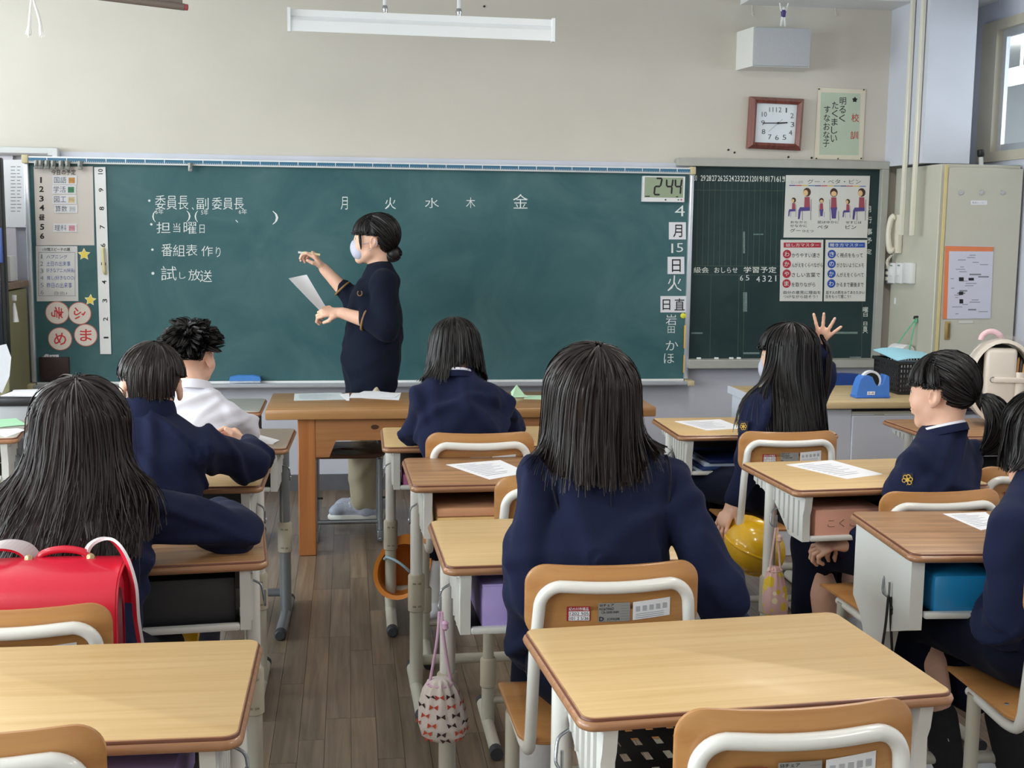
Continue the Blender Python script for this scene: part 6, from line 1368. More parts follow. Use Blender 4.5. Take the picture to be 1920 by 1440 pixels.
hair_obj(e, [cap_mesh(hc, R_, 1.0, RAD*1.012, CEN, lambda p: not (p[1] > .045 and p[2] < .055) and p[2] > -.045 and not (p[1] > -.03 and p[2] < .05)), fall_hair(hc, R_, 1.0, 350, lambda ph, rs: np.full(len(ph), 1.0), 51, pole=(0, .1, .99), face=3.2, fringe=.1, thick=(.003, .011), samples=12, clumps=40, camt=.3, sector=(-1.75, -1.2)), fall_hair(hc, R_, 1.0, 350, lambda ph, rs: np.full(len(ph), 1.0), 52, pole=(0, .1, .99), face=3.2, fringe=.1, thick=(.003, .011), samples=12, clumps=40, camt=.3, sector=(1.2, 1.75)), tied_hair(hc, R_, 1.0, 4500, tie, 18, root=root, thick=(.003, .013)),
    fall_hair(hc, R_, 1.0, 700, lambda ph, rs: np.full(len(ph), 1.0), 19, pole=(0, .1, .99), face=3.2, fringe=.16, thick=(.004, .012), samples=12, clumps=60, camt=.3, sector=(-1.3, 1.3)),
    bundle([tw, tw+V3(.026, -.025, -.002), tw+V3(.05, -.04, -.05), tw+V3(.042, -.035, -.11), tw+V3(.012, -.025, -.155)], (.009, .022, .04, .044, .036, .018), 1300, 21)], H_black)
mk('hair_tie', MB().tube([tw+V3(.010, -.008, 0)+.014*(math.cos(a)*V3(0, 0, 1)+math.sin(a)*unit((.5, .8, 0))) for a in [2*PI*i/16 for i in range(16)]], .0065, 8, closed=True), M_dark, e)

# ---- girl at the right edge
f = unit((-.35, .93, 0)); R_ = orient(.5, .1, 0); hc = (1.64, 2.69, 1.0)
e, jk, ops = pupil('pupil with black bobbed hair and black socks beside the white panelled desk', (1.62, 2.60, .59), (1.615, 2.60, .75), (1.60, 2.62, .90), (1.50, 2.555, .825), (1.74, 2.65, .83),
    (((1.475, 2.52, .61), (1.535, 2.66, .535)), ((1.84, 2.64, .62), (1.72, 2.84, .54))), hc, R_, 1.0, f, ((1.475, 2.99, .485), (1.66, 3.0, .485)), ((1.575, 2.93, .12), (1.74, 2.9, .12)), seed=71, w=.15, fold=.004, sock=M_sock)
hair_obj(e, [cap_mesh(hc, R_, 1.0, RAD*1.012, CEN, lambda p: not (p[1] > .045 and p[2] < .05) and p[2] > -.05), fall_hair(hc, R_, 1.0, 3500, lambda ph, rs: .935+rs.normal(0, .012, len(ph)), 23, pole=(0, -.2, .98), face=.8, thick=(.003, .02), spread=.1, wave=.005, body=ops, margin=.015, r0=.0013, r1=.0008, clumps=50, camt=.55, fringe=.1)], H_black)
so = V3(1.575, 2.93, .12)
mk('sock_logo', MB().tube([so+V3(-.036, -.02, .05), so+V3(-.03, -.028, .045), so+V3(-.02, -.036, .04), so+V3(-.026, -.032, .06), so+V3(-.036, -.02, .05)], .0015, 5), M_paper, e)

# ---- the teacher at the board
f = unit((-1, .1, 0)); R_ = orient(1.42, -.02, 0); hc = (.128, 6.15, 1.418); hs = 1.05
te = empty('person', (.1, 6.18, 0), 'teacher in a navy sweater and face mask holding chalk and a paper', 'person')
shl, shr = V3(.172, 6.03, 1.215), V3(.15, 6.29, 1.215); ch_, hp_, nk_ = V3(.128, 6.16, 1.05), V3(.112, 6.165, .82), V3(.155, 6.155, 1.285)
tor = torso_ops(hp_, ch_, nk_, shl, shr, f, .15, .86)+[cone(hp_, V3(.108, 6.165, .73), .15, .142, .04, (f, .92)), cone((.105, 6.165, .715), (.105, 6.165, .685), .134, .132, .008, (f, .92))]
elL, wrL, elR, wrR = V3(.178, 5.99, 1.0), V3(-.03, 6.04, 1.058), V3(.04, 6.36, 1.085), V3(-.12, 6.385, 1.258)
cuL, cuR = elL+(wrL-elL)*.42, elR+(wrR-elR)*.38
slv = [group([cone(shl, elL, .068, .062, .02), cone(elL, cuL, .062, .05, .03)], .008), group([cone(shr, elR, .068, .058, .02), cone(elR, cuR, .056, .046, .03)], .008)]
sw = put(te, 'sweater', solid(tor+slv, .0075, folds(81, .0042, 17)), M_knit)
M_tip = pm('cuff_tan', (138, 104, 62), .8, .06, 60)
for c_, a_, r_ in ((cuL, wrL-elL, .0505), (cuR, wrR-elR, .0465)):
    a_ = unit(a_); u = unit(np.cross(a_, (0, 0, 1))); v = np.cross(a_, u); mk('cuff_band', MB().tube([c_+a_*.014+(u*math.cos(t)+v*math.sin(t))*r_*.98 for t in [2*PI*i/24 for i in range(24)]], .006, 8, closed=True), M_tip, sw)
c_ = at(674.5, 549.5, 6.04); c_[1] = 6.028
bw_ = mk('chest_emblem', MB().tube([c_+V3(.011*math.sin(a), 0, -.013*math.cos(a)) for a in np.linspace(-2.5, 2.5, 15)], .0028, 6), M_tip, sw)
d1, d2 = unit(wrL-elL), unit(wrR-elR)
bp_ = [solid(head_ops(hc, R_, hs, nk_-V3(0, 0, .02)), .0042), solid([cone(elL+d1*.06, wrL, .041, .027, .01)]+hand_ops(wrL+d1*.012, (-1, .12, .12), (.1, .6, -.75), 1, .95, (.8, .9, .9, .9), .9), .0036),
    solid([cone(elR+d2*.05, wrR, .041, .027, .01)]+hand_ops(wrR+d2*.012, (-.55, .05, .82), (-.8, .1, -.4), 1, .95, (.75, .9, 1.05, 1.1), .8), .0036)]
bp_.append(solid([cone(nk_-V3(0, 0, .03), ch_, .05, .09, .03), cone(ch_, hp_-V3(0, 0, .06), .09, .09, .03), cone(nk_-V3(0, 0, .05), shl, .03, .035, .03), cone(nk_-V3(0, 0, .05), shr, .03, .035, .03), cone(shl, elL, .035, .034, .02), cone(elL, elL+d1*.1, .034, .036, .02), cone(shr, elR, .035, .034, .02), cone(elR, elR+d2*.08, .034, .036, .02), cone((.11, 6.12, .74), (.098, 6.115, .45), .06, .05, .03), cone((.098, 6.115, .45), (.075, 6.15, .08), .045, .035, .03), cone((.11, 6.225, .74), (.11, 6.24, .45), .06, .05, .03), cone((.11, 6.24, .45), (.10, 6.26, .08), .045, .035, .03)], .009))
put(te, 'body', joined(bp_), SKIN); eyes(te, hc, R_, hs)
put(te, 'trousers', solid([cone((.108, 6.12, .75), (.098, 6.115, .45), .078, .082, .02), cone((.098, 6.115, .45), (.075, 6.15, .11), .08, .064, .02), cone((.108, 6.215, .75), (.11, 6.24, .45), .078, .082, .02), cone((.11, 6.24, .45), (.10, 6.26, .11), .08, .064, .02), cone((.105, 6.17, .80), (.105, 6.17, .74), .10, .10, .05)], .0075, folds(83, .006, 26)), M_khaki)
M_snk = pm('sneaker_grey', (176, 182, 200), .7, .14, 50); M_sole = pm('sneaker_sole', (226, 226, 220), .6, .03, 30)
for an in ((.075, 6.15, .10), (.10, 6.27, .10)):
    a = V3(an[0], an[1], .05); g = unit((-1, .08, 0))
    s_ = put(te, 'sneaker', solid([cone(a-g*.055, a+g*.13, .038, .033, .03), cone(V3(*an), a-g*.01, .042, .04, .03), ell(a+g*.14-V3(0, 0, .008), (.04, .037, .028), .02)], .0055), M_snk)
    mk('sole', MB().loops([[a+g*(x*k1)+np.cross(g, (0, 0, 1))*(y*k1)+V3(0, 0, z) for x, y in [(-.10, -.025), (-.08, -.04), (0, -.037), (.1, -.044), (.16, -.036), (.185, 0), (.16, .036), (.1, .044), (0, .037), (-.08, .04), (-.10, .025)]] for z, k1 in ((-.05, .95), (-.046, 1), (-.03, 1.01), (-.02, .96))]), M_sole, s_, auto=50)
    for k_ in range(4): mk('lace', MB().tube([a+g*(.05+.022*k_)+V3(0, -.03, .022-.004*k_), a+g*(.056+.022*k_)+V3(0, 0, .044-.005*k_), a+g*(.05+.022*k_)+V3(0, .03, .022-.004*k_)], .003, 6), M_sole, s_)
mk('face_mask', solid([ell(V3(*hc)+R_@(V3(0, .058, -.055)*hs), np.array((.056, .05, .05))*hs, .01, R_), ell(V3(*hc)+R_@(V3(0, .092, -.035)*hs), np.array((.02, .018, .028))*hs, .02, R_)], .0045), MATS['mask_white'], te, auto=0)
for q in (-1, 1): mk('mask_strap', MB().tube(spline([V3(*hc)+R_@(np.array(p)*hs) for p in ((q*.054, .07, -.03), (q*.07, .03, -.02), (q*.082, -.018, -.005), (q*.078, -.02, -.03), (q*.056, .04, -.07))], 5), .0014, 5), MATS['mask_white'], te)
toT = lambda p: V3(*hc)+R_@(np.array(p)*hs)
tie = np.array((0, -.100, -.052)); tw = toT(tie); root = lambda d: ~((d[:, 1] > .40) & (d[:, 2] < .5)) & ~((d[:, 1] > -.12) & (d[:, 2] < .12+.8*(d[:, 1]+.12))) & ((d[:, 2] > -.5) | ((d[:, 1] < -.2) & (d[:, 2] > -.95)))
bun = tw+V3(-.008, 0, -.016)
hair_obj(te, [cap_mesh(hc, R_, hs, RAD*1.012, CEN, lambda p: not (p[1] > .045 and p[2] < .055) and p[2] > -.05 and not (p[1] > -.03 and p[2] < .05)), fall_hair(hc, R_, hs*1.02, 350, lambda ph, rs: np.full(len(ph), 1.0), 51, pole=(0, .1, .99), face=3.2, fringe=.1, thick=(.003, .011), samples=12, clumps=40, camt=.3, sector=(-1.75, -1.2)), fall_hair(hc, R_, hs*1.02, 350, lambda ph, rs: np.full(len(ph), 1.0), 52, pole=(0, .1, .99), face=3.2, fringe=.1, thick=(.003, .011), samples=12, clumps=40, camt=.3, sector=(1.2, 1.75)), tied_hair(hc, R_, hs*1.02, 4500, tie, 33, root=root, thick=(.006, .018), r0=.0015, r1=.0013),
    fall_hair(hc, R_, hs*1.02, 1100, lambda ph, rs: np.full(len(ph), 1.3), 34, pole=(0, .05, 1), face=3.2, fringe=.14, thick=(.004, .016), samples=12, clumps=60, camt=.3, sector=(-1.35, 1.35), r0=.0014, r1=.0009),
    bundle([toT((-.066, .06, .03)), toT((-.074, .055, -.01)), toT((-.074, .05, -.05))], (.006, .008, .003), 50, 36, .0012, .0007),
    bundle([bun+.026*(math.cos(t)*V3(1, 0, 0)+math.sin(t)*V3(0, .3, .95)) for t in np.linspace(0, 6.0, 12)], (.018, .02, .02, .018), 700, 37, .0014, .0012, 18), bundle([tw+V3(-.03, 0, .02), tw, bun], (.02, .02, .02), 300, 38)], H_black)
put(te, 'hair_bun', solid([ell(bun, (.034, .03, .036), .01)], .006), H_black)
# chalk and paper in the teacher's hands
h_ = wrR+d2*.012; tip_ = at(559, 473, 6.36); b_ = at(600, 478, 6.37)
ck = empty('chalk_holder', (tip_+b_)/2, 'stick of white chalk in a pale holder held by the teacher', 'chalk')
dv = unit(b_-tip_)
mk('chalk', MB().tube([tip_, tip_+dv*.03], .0055, 10), M_chalk, ck); mk('holder', MB().tube([tip_+dv*.022, tip_+dv*.03, b_], [.006, .008, .0065], 12), pm('holder_cream', (222, 214, 168), .4), ck)
q = [at(541, 522, 6.02), at(575, 515, 6.10), at(612, 577, 6.08), at(598, 581, 6.0)]
N_ = 8; rows = [[(q[0]*(1-u)+q[1]*u)*(1-v)+(q[3]*(1-u)+q[2]*u)*v+V3(0, .02*math.sin(PI*u)*(1-v*.4)-.01*math.sin(PI*v), 0) for u in np.linspace(0, 1, N_)] for v in np.linspace(0, 1, N_)]
vv = [p for r in rows for p in r]; ff = [(j*N_+i, j*N_+i+1, (j+1)*N_+i+1, (j+1)*N_+i) for j in range(N_-1) for i in range(N_-1)]
mk('held_paper', MB().add(vv, ff).add([p+V3(0, .0008, 0) for p in vv], [g[::-1] for g in ff]), M_paper, label='sheet of white paper held in the hand of the teacher', cat='paper')

# ================================================================== small things
def on_desk(key, lx, ly, z=None):
    o, c, r, h = DESK[key]; p = rotz(r)@V3(lx, ly, 0); return V3(c[0]+p[0], c[1]+p[1], h if z is None else z)
def paper(px, z, label, group=None, mat=None, lines=True, t=.0006, name='worksheet'):
    P = [onz(x, y, z+t) for x, y in px]; c = sum(P)/4; e = empty(name, c-V3(0, 0, t), label, 'paper', group)
    mk('sheet', MB().add(P+[p-V3(0, 0, t*.9) for p in P], [(0, 1, 2, 3), (7, 6, 5, 4), (0, 4, 5, 1), (1, 5, 6, 2), (2, 6, 7, 3), (3, 7, 4, 0)]), mat or M_paper, e, smooth=False)
    if lines:
        a, b, c_, d = P
        for i in range(9):
            v = .12+i*.085; l = [.45, .8, .7, .85, .6, .8, .5, .75, .65][i]; q = lambda u, w: (a*(1-u)+b*u)*(1-w)+(d*(1-u)+c_*u)*w+V3(0, 0, .0005)
            mk('printed_line', MB().add([q(.1, v), q(.1+.8*l, v), q(.1+.8*l, v+.018), q(.1, v+.018)], [(0, 1, 2, 3)]), pm('faint_ink', (176, 182, 196), .8), e, smooth=False)
    return e
# corners: far-left, far-right, near-right, near-left
paper([(836, 871), (938, 862.5), (990, 886), (918, 899)], .73, 'white worksheet on the brown desk with the cardboard boxes')
paper([(1264, 790), (1350, 786), (1396, 803), (1325, 807)], .70, 'white worksheet on the oak desk before the office desk')
paper([(1473, 871), (1560, 862.5), (1656, 889), (1588, 898)], .72, 'white worksheet on the desk with the salmon folder')
paper([(1768, 963), (1848, 960), (1880, 985), (1840, 994)], .73, 'white worksheet on the desk with white side panels')
paper([(552, 738), (640, 736), (652, 749), (551, 751)], tz, 'bluish printed sheet lying on the front table', mat=pm('paper_bluish', (196, 208, 212), .7, .05, 30))
paper([(636, 739), (655, 737), (655, 751), (650, 751)], tz+.001, 'white sheet under the bluish print on the front table', lines=False)
paper([(660, 737), (752, 736.5), (748, 750), (655, 745)], tz, 'white sheet fanned out on the front table, lower one', lines=False)
paper([(688, 731), (750, 738), (740, 746), (650, 746)], tz+.0015, 'white sheet fanned out on the front table, upper one', lines=False)
paper([(986, 741), (1016, 741), (1016, 749), (982, 748)], tz, 'pale green sheet lying flat on the front table', mat=pm('paper_green', (186, 222, 190), .7, .04, 30), lines=False)
p = onz(970, 744, tz); gpt = [p+V3(-.03, -.03, .001), p+V3(.05, -.035, .003), p+V3(.035, .02, .01), p+V3(.0, .03, .055), p+V3(-.03, .02, .02)]
mk('folded_paper', MB().add(gpt+[q+V3(.002, .004, -.0008) for q in gpt], [(0, 1, 2), (0, 2, 3), (0, 3, 4), (7, 6, 5), (8, 7, 5), (9, 8, 5)]), MATS['paper_green'], label='crumpled pale green paper on the front table', cat='paper', smooth=False)
# paper drooping over the edge of the boy's desk in front
a_ = onz(470, 818, .701); b_ = onz(512, 838, .701); c_ = at(512, 858, b_[1]-.01); d_ = at(476, 846, a_[1]-.12)
q = [onz(483, 815, .7015), onz(524, 826, .7015), onz(512, 832, .7015), onz(472, 828, .7015)]
rows = [[q[0], q[1]], [q[3], q[2]], [q[3]+V3(.004, -.03, -.012), q[2]+V3(.004, -.03, -.012)], [q[3]+V3(.01, -.04, -.06), q[2]+V3(.006, -.045, -.062)]]
vv = [p for r in rows for p in r]
mk('drooping_paper', MB().add(vv+[p+V3(.001, .001, .0008) for p in vv], [(2*i, 2*i+1, 2*i+3, 2*i+2) for i in range(3)]+[(8+2*i+2, 8+2*i+3, 8+2*i+1, 8+2*i) for i in range(3)]), M_paper, label='white sheet drooping over the edge of the tan desk', cat='paper')
for i, (px, t) in enumerate((([(-30, 788), (30, 784), (50, 796), (0, 801)], 'green edged folder lying on the grey desk'), ([(-20, 806), (34, 803), (48, 806), (10, 820)], 'white papers lying on the grey desk by the storage box'))):
    paper(px, .70+.002*(1-i), t, lines=False, mat=pm('folder_green', (150, 196, 160), .6) if i == 0 else None)

# ---- red satchel
M_rs = pm('satchel_red', (206, 30, 56), .32, .04, 8, .05, 200, coat=.35); M_rsd = pm('satchel_dark_red', (128, 18, 36), .4, .05, 10); M_lin = pm('satchel_lining', (206, 196, 200), .6, .04, 20)
bx_, by_ = -.598, 2.465; rs_ = empty('school_satchel', (bx_, by_, .44), 'bright red leather school satchel standing on the chair behind the long haired pupil', 'satchel')
X = lambda x, y, z: V3(bx_+x, by_+y, z)
mk('body', MB().rbox(X(0, .02, .615), (.275, .15, .335), .03, 4), M_rs, rs_)
# flap: wraps from the back over the top and down the near side
prof = [(.095, .70), (.095, .76), (.08, .795), (.04, .808), (-.02, .80), (-.055, .785), (-.075, .755), (-.083, .70), (-.085, .62), (-.084, .50), (-.08, .46)]
prof = [(p[0], p[1]) for p in spline([(y, z, 0) for y, z in prof], 3)]
mb = MB(); W2 = .148
mb.loops([[X(s*W2*k, y+dy, z+dz) for y, z in prof] for s, k, dy, dz in ((-1, 1, 0, -.004), (-1, .99, -.003, .002), (-1, .93, -.004, .003), (1, .93, -.004, .003), (1, .99, -.003, .002), (1, 1, 0, -.004))], cap0=False, cap1=False)
mb2 = MB()
n_ = len(prof)
V_ = []; 
for s, k, o in ((-1, 1, 0), (-1, .985, .005), (-1, .9, .006), (0, 0, .008), (1, .9, .006), (1, .985, .005), (1, 1, 0)):
    for i, (y, z) in enumerate(prof):
        t = (prof[min(i+1, n_-1)][0]-prof[max(i-1, 0)][0], prof[min(i+1, n_-1)][1]-prof[max(i-1, 0)][1]); l = math.hypot(*t); nr = (-t[1]/l*-1, t[0]/l*-1); V_.append(X(s*W2*k, y+nr[0]*-o*-1 if False else y+(t[1]/l)*o, z-(t[0]/l)*o))
Fl = [(j*n_+i, (j+1)*n_+i, (j+1)*n_+i+1, j*n_+i+1) for j in range(6) for i in range(n_-1)]
mk('flap', MB().add(V_, Fl).add([v+V3(0, .002, -.002) for v in V_], [f_[::-1] for f_ in Fl]), M_rs, rs_)
for s in (-1, 1): mk('piping', MB().tube([X(s*.1475, y, z) for y, z in prof], .0035, 6), M_rsd if False else M_rs, rs_)
mk('gusset', MB().tube([X(.139, .0, .76), X(.142, -.03, .72), X(.143, -.045, .6), X(.142, -.04, .48)], [.006, .012, .014, .01], 8), M_rsd, rs_)
mk('handle', MB().tube(spline([X(-.03, .05, .80), X(-.015, .05, .822), X(.025, .05, .83), X(.065, .05, .822), X(.08, .05, .802)], 5), .0075, 10), M_rs, rs_)
def strap(pts, wv, nm='strap'):
    C_ = [V3(*p) for p in spline(pts, 6)]; N = len(C_); w_ = unit(wv); v = []; f1 = []
    for i, p in enumerate(C_):
        t = unit(C_[min(i+1, N-1)]-C_[max(i-1, 0)]); nn = unit(np.cross(t, w_)); hw = .021
        v += [p-w_*hw+nn*.003, p+w_*hw+nn*.003, p+w_*hw-nn*.003, p-w_*hw-nn*.003]
    mb = MB()
    for i in range(N-1):
        o = i*4
        mb.add([v[o], v[o+1], v[o+5], v[o+4]], [(0, 1, 2, 3)], 0); mb.add([v[o+2], v[o+3], v[o+7], v[o+6]], [(0, 1, 2, 3)], 1)
        mb.add([v[o+1], v[o+2], v[o+6], v[o+5]], [(0, 1, 2, 3)], 1); mb.add([v[o+3], v[o], v[o+4], v[o+7]], [(0, 1, 2, 3)], 0)
    return mk(nm, mb, [M_rs, M_lin], rs_, auto=30)
strap([X(.055, .07, .79), X(.075, .06, .835), X(.115, .04, .852), X(.15, .0, .832), X(.172, -.02, .775), X(.176, -.02, .70), X(.185, -.01, .62), X(.195, .01, .55)], (.35, -.9, .2))
strap([X(-.03, .07, .79), X(-.055, .06, .83), X(-.10, .04, .842), X(-.15, .02, .82), X(-.19, .0, .76), X(-.2, 0, .66)], (.3, .9, .2))
for x in (.072, -.048): mk('rivet', MB().lathe([(.009, 0), (.008, .004), (0, .006)], X(x+.008, .035, .815), 12, rot=rotx(.9)), pm('rivet_brass', (196, 170, 130), .25, .05, 20, metal=.8), rs_)
mk('strap_end', MB().rbox(X(.197, .012, .525), (.035, .02, .07), .004, rot=roty(-.15)), M_rsd, rs_)
mk('buckle', MB().tube([X(.146, -.045, .475), X(.152, -.05, .462), X(.146, -.052, .45)], .004, 6), M_wire, rs_)

# ---- white satchel standing open on the brown desk by the cabinet
b0 = on_desk('RR', .11, .05); ws = empty('white_satchel', b0, 'open off white school satchel with pencils and a pink lining on the brown desk', 'satchel')
M_wsat = pm('satchel_white', (222, 212, 200), .45, .03, 12, coat=.2); M_pink = pm('satchel_pink', (222, 186, 192), .5, .05, 12); M_clear = pm('clear_cover', (216, 214, 222), .2, .02, 9, alpha=.45)
Xw = lambda x, y, z: b0+rotz(-.25)@(V3(x, y, z)*.92)
el_ = lambda rx, rz, y, cz, n=30: [Xw(rx*math.cos(2*PI*i/n), y, cz+rz*math.sin(2*PI*i/n)*(1 if math.sin(2*PI*i/n) > 0 else .96)) for i in range(n)]
mk('shell', MB().loops([el_(.142, .19, .08, .195), el_(.150, .198, .0, .2), el_(.150, .198, -.07, .2), el_(.135, .182, -.075, .2), el_(.13, .176, -.01, .2)], cap1=True), [M_wsat], ws, auto=60)
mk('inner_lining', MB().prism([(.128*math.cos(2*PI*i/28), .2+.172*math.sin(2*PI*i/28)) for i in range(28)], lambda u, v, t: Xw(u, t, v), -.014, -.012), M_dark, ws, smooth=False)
mk('cover_film', MB().loops([el_(.156, .205, .02, .2), el_(.172, .214, -.06, .205)], cap0=False, cap1=False), M_clear, ws)
mk('front_pocket', MB().rbox(Xw(-.01, -.05, .2), (.13, .05, .29), .02, 3, rot=rotz(-.25)), M_wsat, ws)
mk('pencil_sleeve', MB().tube([Xw(.072, -.06, .06), Xw(.076, -.06, .25)], .022, 12), M_wsat, ws)
mk('cross_strap', MB().rbox(Xw(.04, -.083, .215), (.15, .012, .022), .004, rot=rotz(-.25)), M_wsat, ws)
mk('pink_panel', MB().tube(spline([Xw(.105, -.065, .05), Xw(.118, -.065, .1), Xw(.11, -.065, .17)], 5), [.012+.012*math.sin(PI*i/10) for i in range(11)], 10), M_pink, ws)
mk('handle_arc', MB().tube([Xw(-.035+.045*math.cos(t), .03, .385+.04*math.sin(t)) for t in np.linspace(0, PI, 12)], .012, 10), M_pink, ws)
for i, c in enumerate(((176, 120, 60), (60, 56, 60), (196, 150, 90))): mk('pencil', MB().tube([Xw(.062+.012*i, -.06, .2), Xw(.066+.013*i, -.06, .305-.012*i), Xw(.067+.013*i, -.06, .318-.012*i)], [.005, .005, .001], 6), pm('pencil_%d' % i, c, .5), label='pencil sticking out of the white satchel, '+['tan', 'black', 'yellowish'][i], cat='pencil')
mk('metal_ring', MB().tube([Xw(-.045+.012*math.cos(t), -.078, .215+.012*math.sin(t)) for t in [2*PI*i/14 for i in range(14)]], .002, 6, closed=True), M_wire, ws)
p = on_desk('RR', -.19, -.05); st_ = empty('striped_pouch', p, 'small navy and white striped pouch with a pink cloth on the brown desk', 'pouch')
for k_ in range(6): mk('stripe', MB().rbox(p+V3(0, 0, .007+.0135*k_), (.07-.004*k_, .05, .0135), .004, 1), pm('stripe_navy', (44, 54, 110), .7) if k_ % 2 == 0 else M_paper, st_)
mk('pink_cloth', MB().tube(spline([p+V3(.05, 0, .012), p+V3(.055, 0, .05), p+V3(.05, -.005, .085)], 4), [.02, .024, .026, .027, .026, .024, .02, .015, .008], 10), pm('cloth_pink', (232, 178, 204), .8), st_)

# ---- drawstring bags on desk hooks
def bag(key, lx, ly, drop, bw, bh, mat, cord, label, deco=None, seed=1, bd=.05, knot=True, zh=None):
    hk = on_desk(key, lx, ly, zh if zh is not None else DESK[key][3]-.024-.125); top_ = hk-V3(0, 0, drop); e = empty('drawstring_bag', top_-V3(0, 0, bh), label, 'bag')
    rs = np.random.default_rng(seed); n = 40; prof = [(0, .28), (.03, .46), (.07, .5), (.16, .66), (.4, .9), (.68, 1.0), (.88, .9), (.97, .6), (1.0, .25)]; rings = []
    for t, r in prof:
        ring_ = []
        for i in range(n):
            a = 2*PI*i/n; g = 1+(.13*(1-t)**1.5)*math.sin(a*11+t*2)+.03*math.sin(3*a+4*t); ring_.append(top_+V3(bw/2*r*g*math.cos(a)+.012*t*t, bd*r*g*math.sin(a), -bh*t))
        rings.append(ring_)
    mk('cloth', MB().loops(rings), mat, e, auto=60)
    for s in (-1, 1): mk('cord', MB().tube(spline([hk+V3(s*.003, -.003, .003), hk+V3(s*.008, -.004, -drop*.4), top_+V3(s*bw*.2, -.004, .0), top_+V3(s*bw*.24, -.012, -.012)], 5), .0035, 8), cord, e)
    if knot: mk('knot', MB().lathe([(.004, -.012), (.009, -.006), (.0075, 0), (.009, .006), (.004, .012)], hk+V3(.01, -.006, -.03), 10), cord, e)
    mk('cord_ruffle', MB().tube([top_+V3(bw*.26*math.cos(a), bd*.5*math.sin(a), -.014) for a in [2*PI*i/24 for i in range(24)]], .003, 6, closed=True), cord, e)
    return e, top_, bw, bh, bd
def spots(name, base, cols, scale, lo=.16):
    """scattered round prints on cloth"""
    m = pm(name, base, .85, .02, 40, .2, 300); nt_ = m.node_tree; n = nt_.nodes; k = nt_.links; b = n['Principled BSDF']
    tc = n.new('ShaderNodeTexCoord'); vo = n.new('ShaderNodeTexVoronoi'); vo.inputs['Scale'].default_value = scale; k.new(tc.outputs['Object'], vo.inputs[0])
    cr = n.new('ShaderNodeValToRGB'); cr.color_ramp.interpolation = 'CONSTANT'; cr.color_ramp.elements[0].color = (1, 1, 1, 1); cr.color_ramp.elements[1].color = (0, 0, 0, 1); cr.color_ramp.elements[1].position = lo; k.new(vo.outputs['Distance'], cr.inputs[0])
    sp = n.new('ShaderNodeSeparateColor'); k.new(vo.outputs['Color'], sp.inputs[0]); c2_ = n.new('ShaderNodeValToRGB'); c2_.color_ramp.interpolation = 'CONSTANT'
    for i, c in enumerate(cols):
        if i < 2: el2 = c2_.color_ramp.elements[i]; el2.position = i/len(cols)
        else: el2 = c2_.color_ramp.elements.new(i/len(cols))
        el2.color = L(c)
    k.new(sp.outputs[0], c2_.inputs[0]); mx = n.new('ShaderNodeMix'); mx.data_type = 'RGBA'; k.new(cr.outputs[0], mx.inputs[0]); mx.inputs[6].default_value = L(base); k.new(c2_.outputs[0], mx.inputs[7]); k.new(mx.outputs[2], b.inputs['Base Color']); return m
M_bagw = pm('bag_white', (226, 216, 212), .85, .03, 40, .2, 300); M_cordp = pm('cord_pink', (222, 182, 214), .7, .04, 60)
e, tp_, bw, bh, bd = bag('C3', -.318, -.085, .16, .118, .155, M_bagw, M_cordp, 'white drawstring bag printed with red bows hanging on a desk hook')
M_bow = pm('bow_red', (198, 74, 52), .8, .06, 60); rs = np.random.default_rng(3); k_ = 0
for t in (.22, .36, .5, .64, .78, .9):
    for j in range(4):
        a = -PI/2+(j-1.5)*.72+(.3 if int(t*100) % 4 else 0)+rs.normal(0, .08); r = np.interp(t, (.16, .4, .68, .88, 1), (.66, .9, 1.0, .9, .3)); c = tp_+V3(bw/2*r*math.cos(a)*1.03+.012*t*t, bd*r*math.sin(a)*1.06-.002, -bh*t); u = V3(-math.sin(a), math.cos(a)*.6, 0); u = unit(u); w_ = V3(0, 0, 1)*.9+u*rs.normal(0, .3); w_ = unit(w_); s_ = .0068
        mk('printed_bow', MB().add([c, c+u*s_*1.5+w_*s_, c+u*s_*1.5-w_*s_, c-u*s_*1.5+w_*s_, c-u*s_*1.5-w_*s_], [(0, 1, 2), (0, 4, 3)]), M_bow if rs.random() < .7 else pm('bow_dark', (60, 36, 38), .8), e, smooth=False)
bag('R2', -.318, -.085, .12, .082, .17, spots('bag_lemon', (226, 184, 182), [(230, 196, 62), (236, 208, 96), (240, 226, 190)], 40, .5), pm('cord_rose', (226, 190, 186), .7), 'pink drawstring bag with yellow fruit prints on a desk hook', bd=.03)
bag('R3', -.318, -.085, .20, .11, .12, pm('bag_purple', (76, 42, 130), .8, .08, 30), M_black, 'purple drawstring bag on a black cord at the white panelled desk', knot=True)

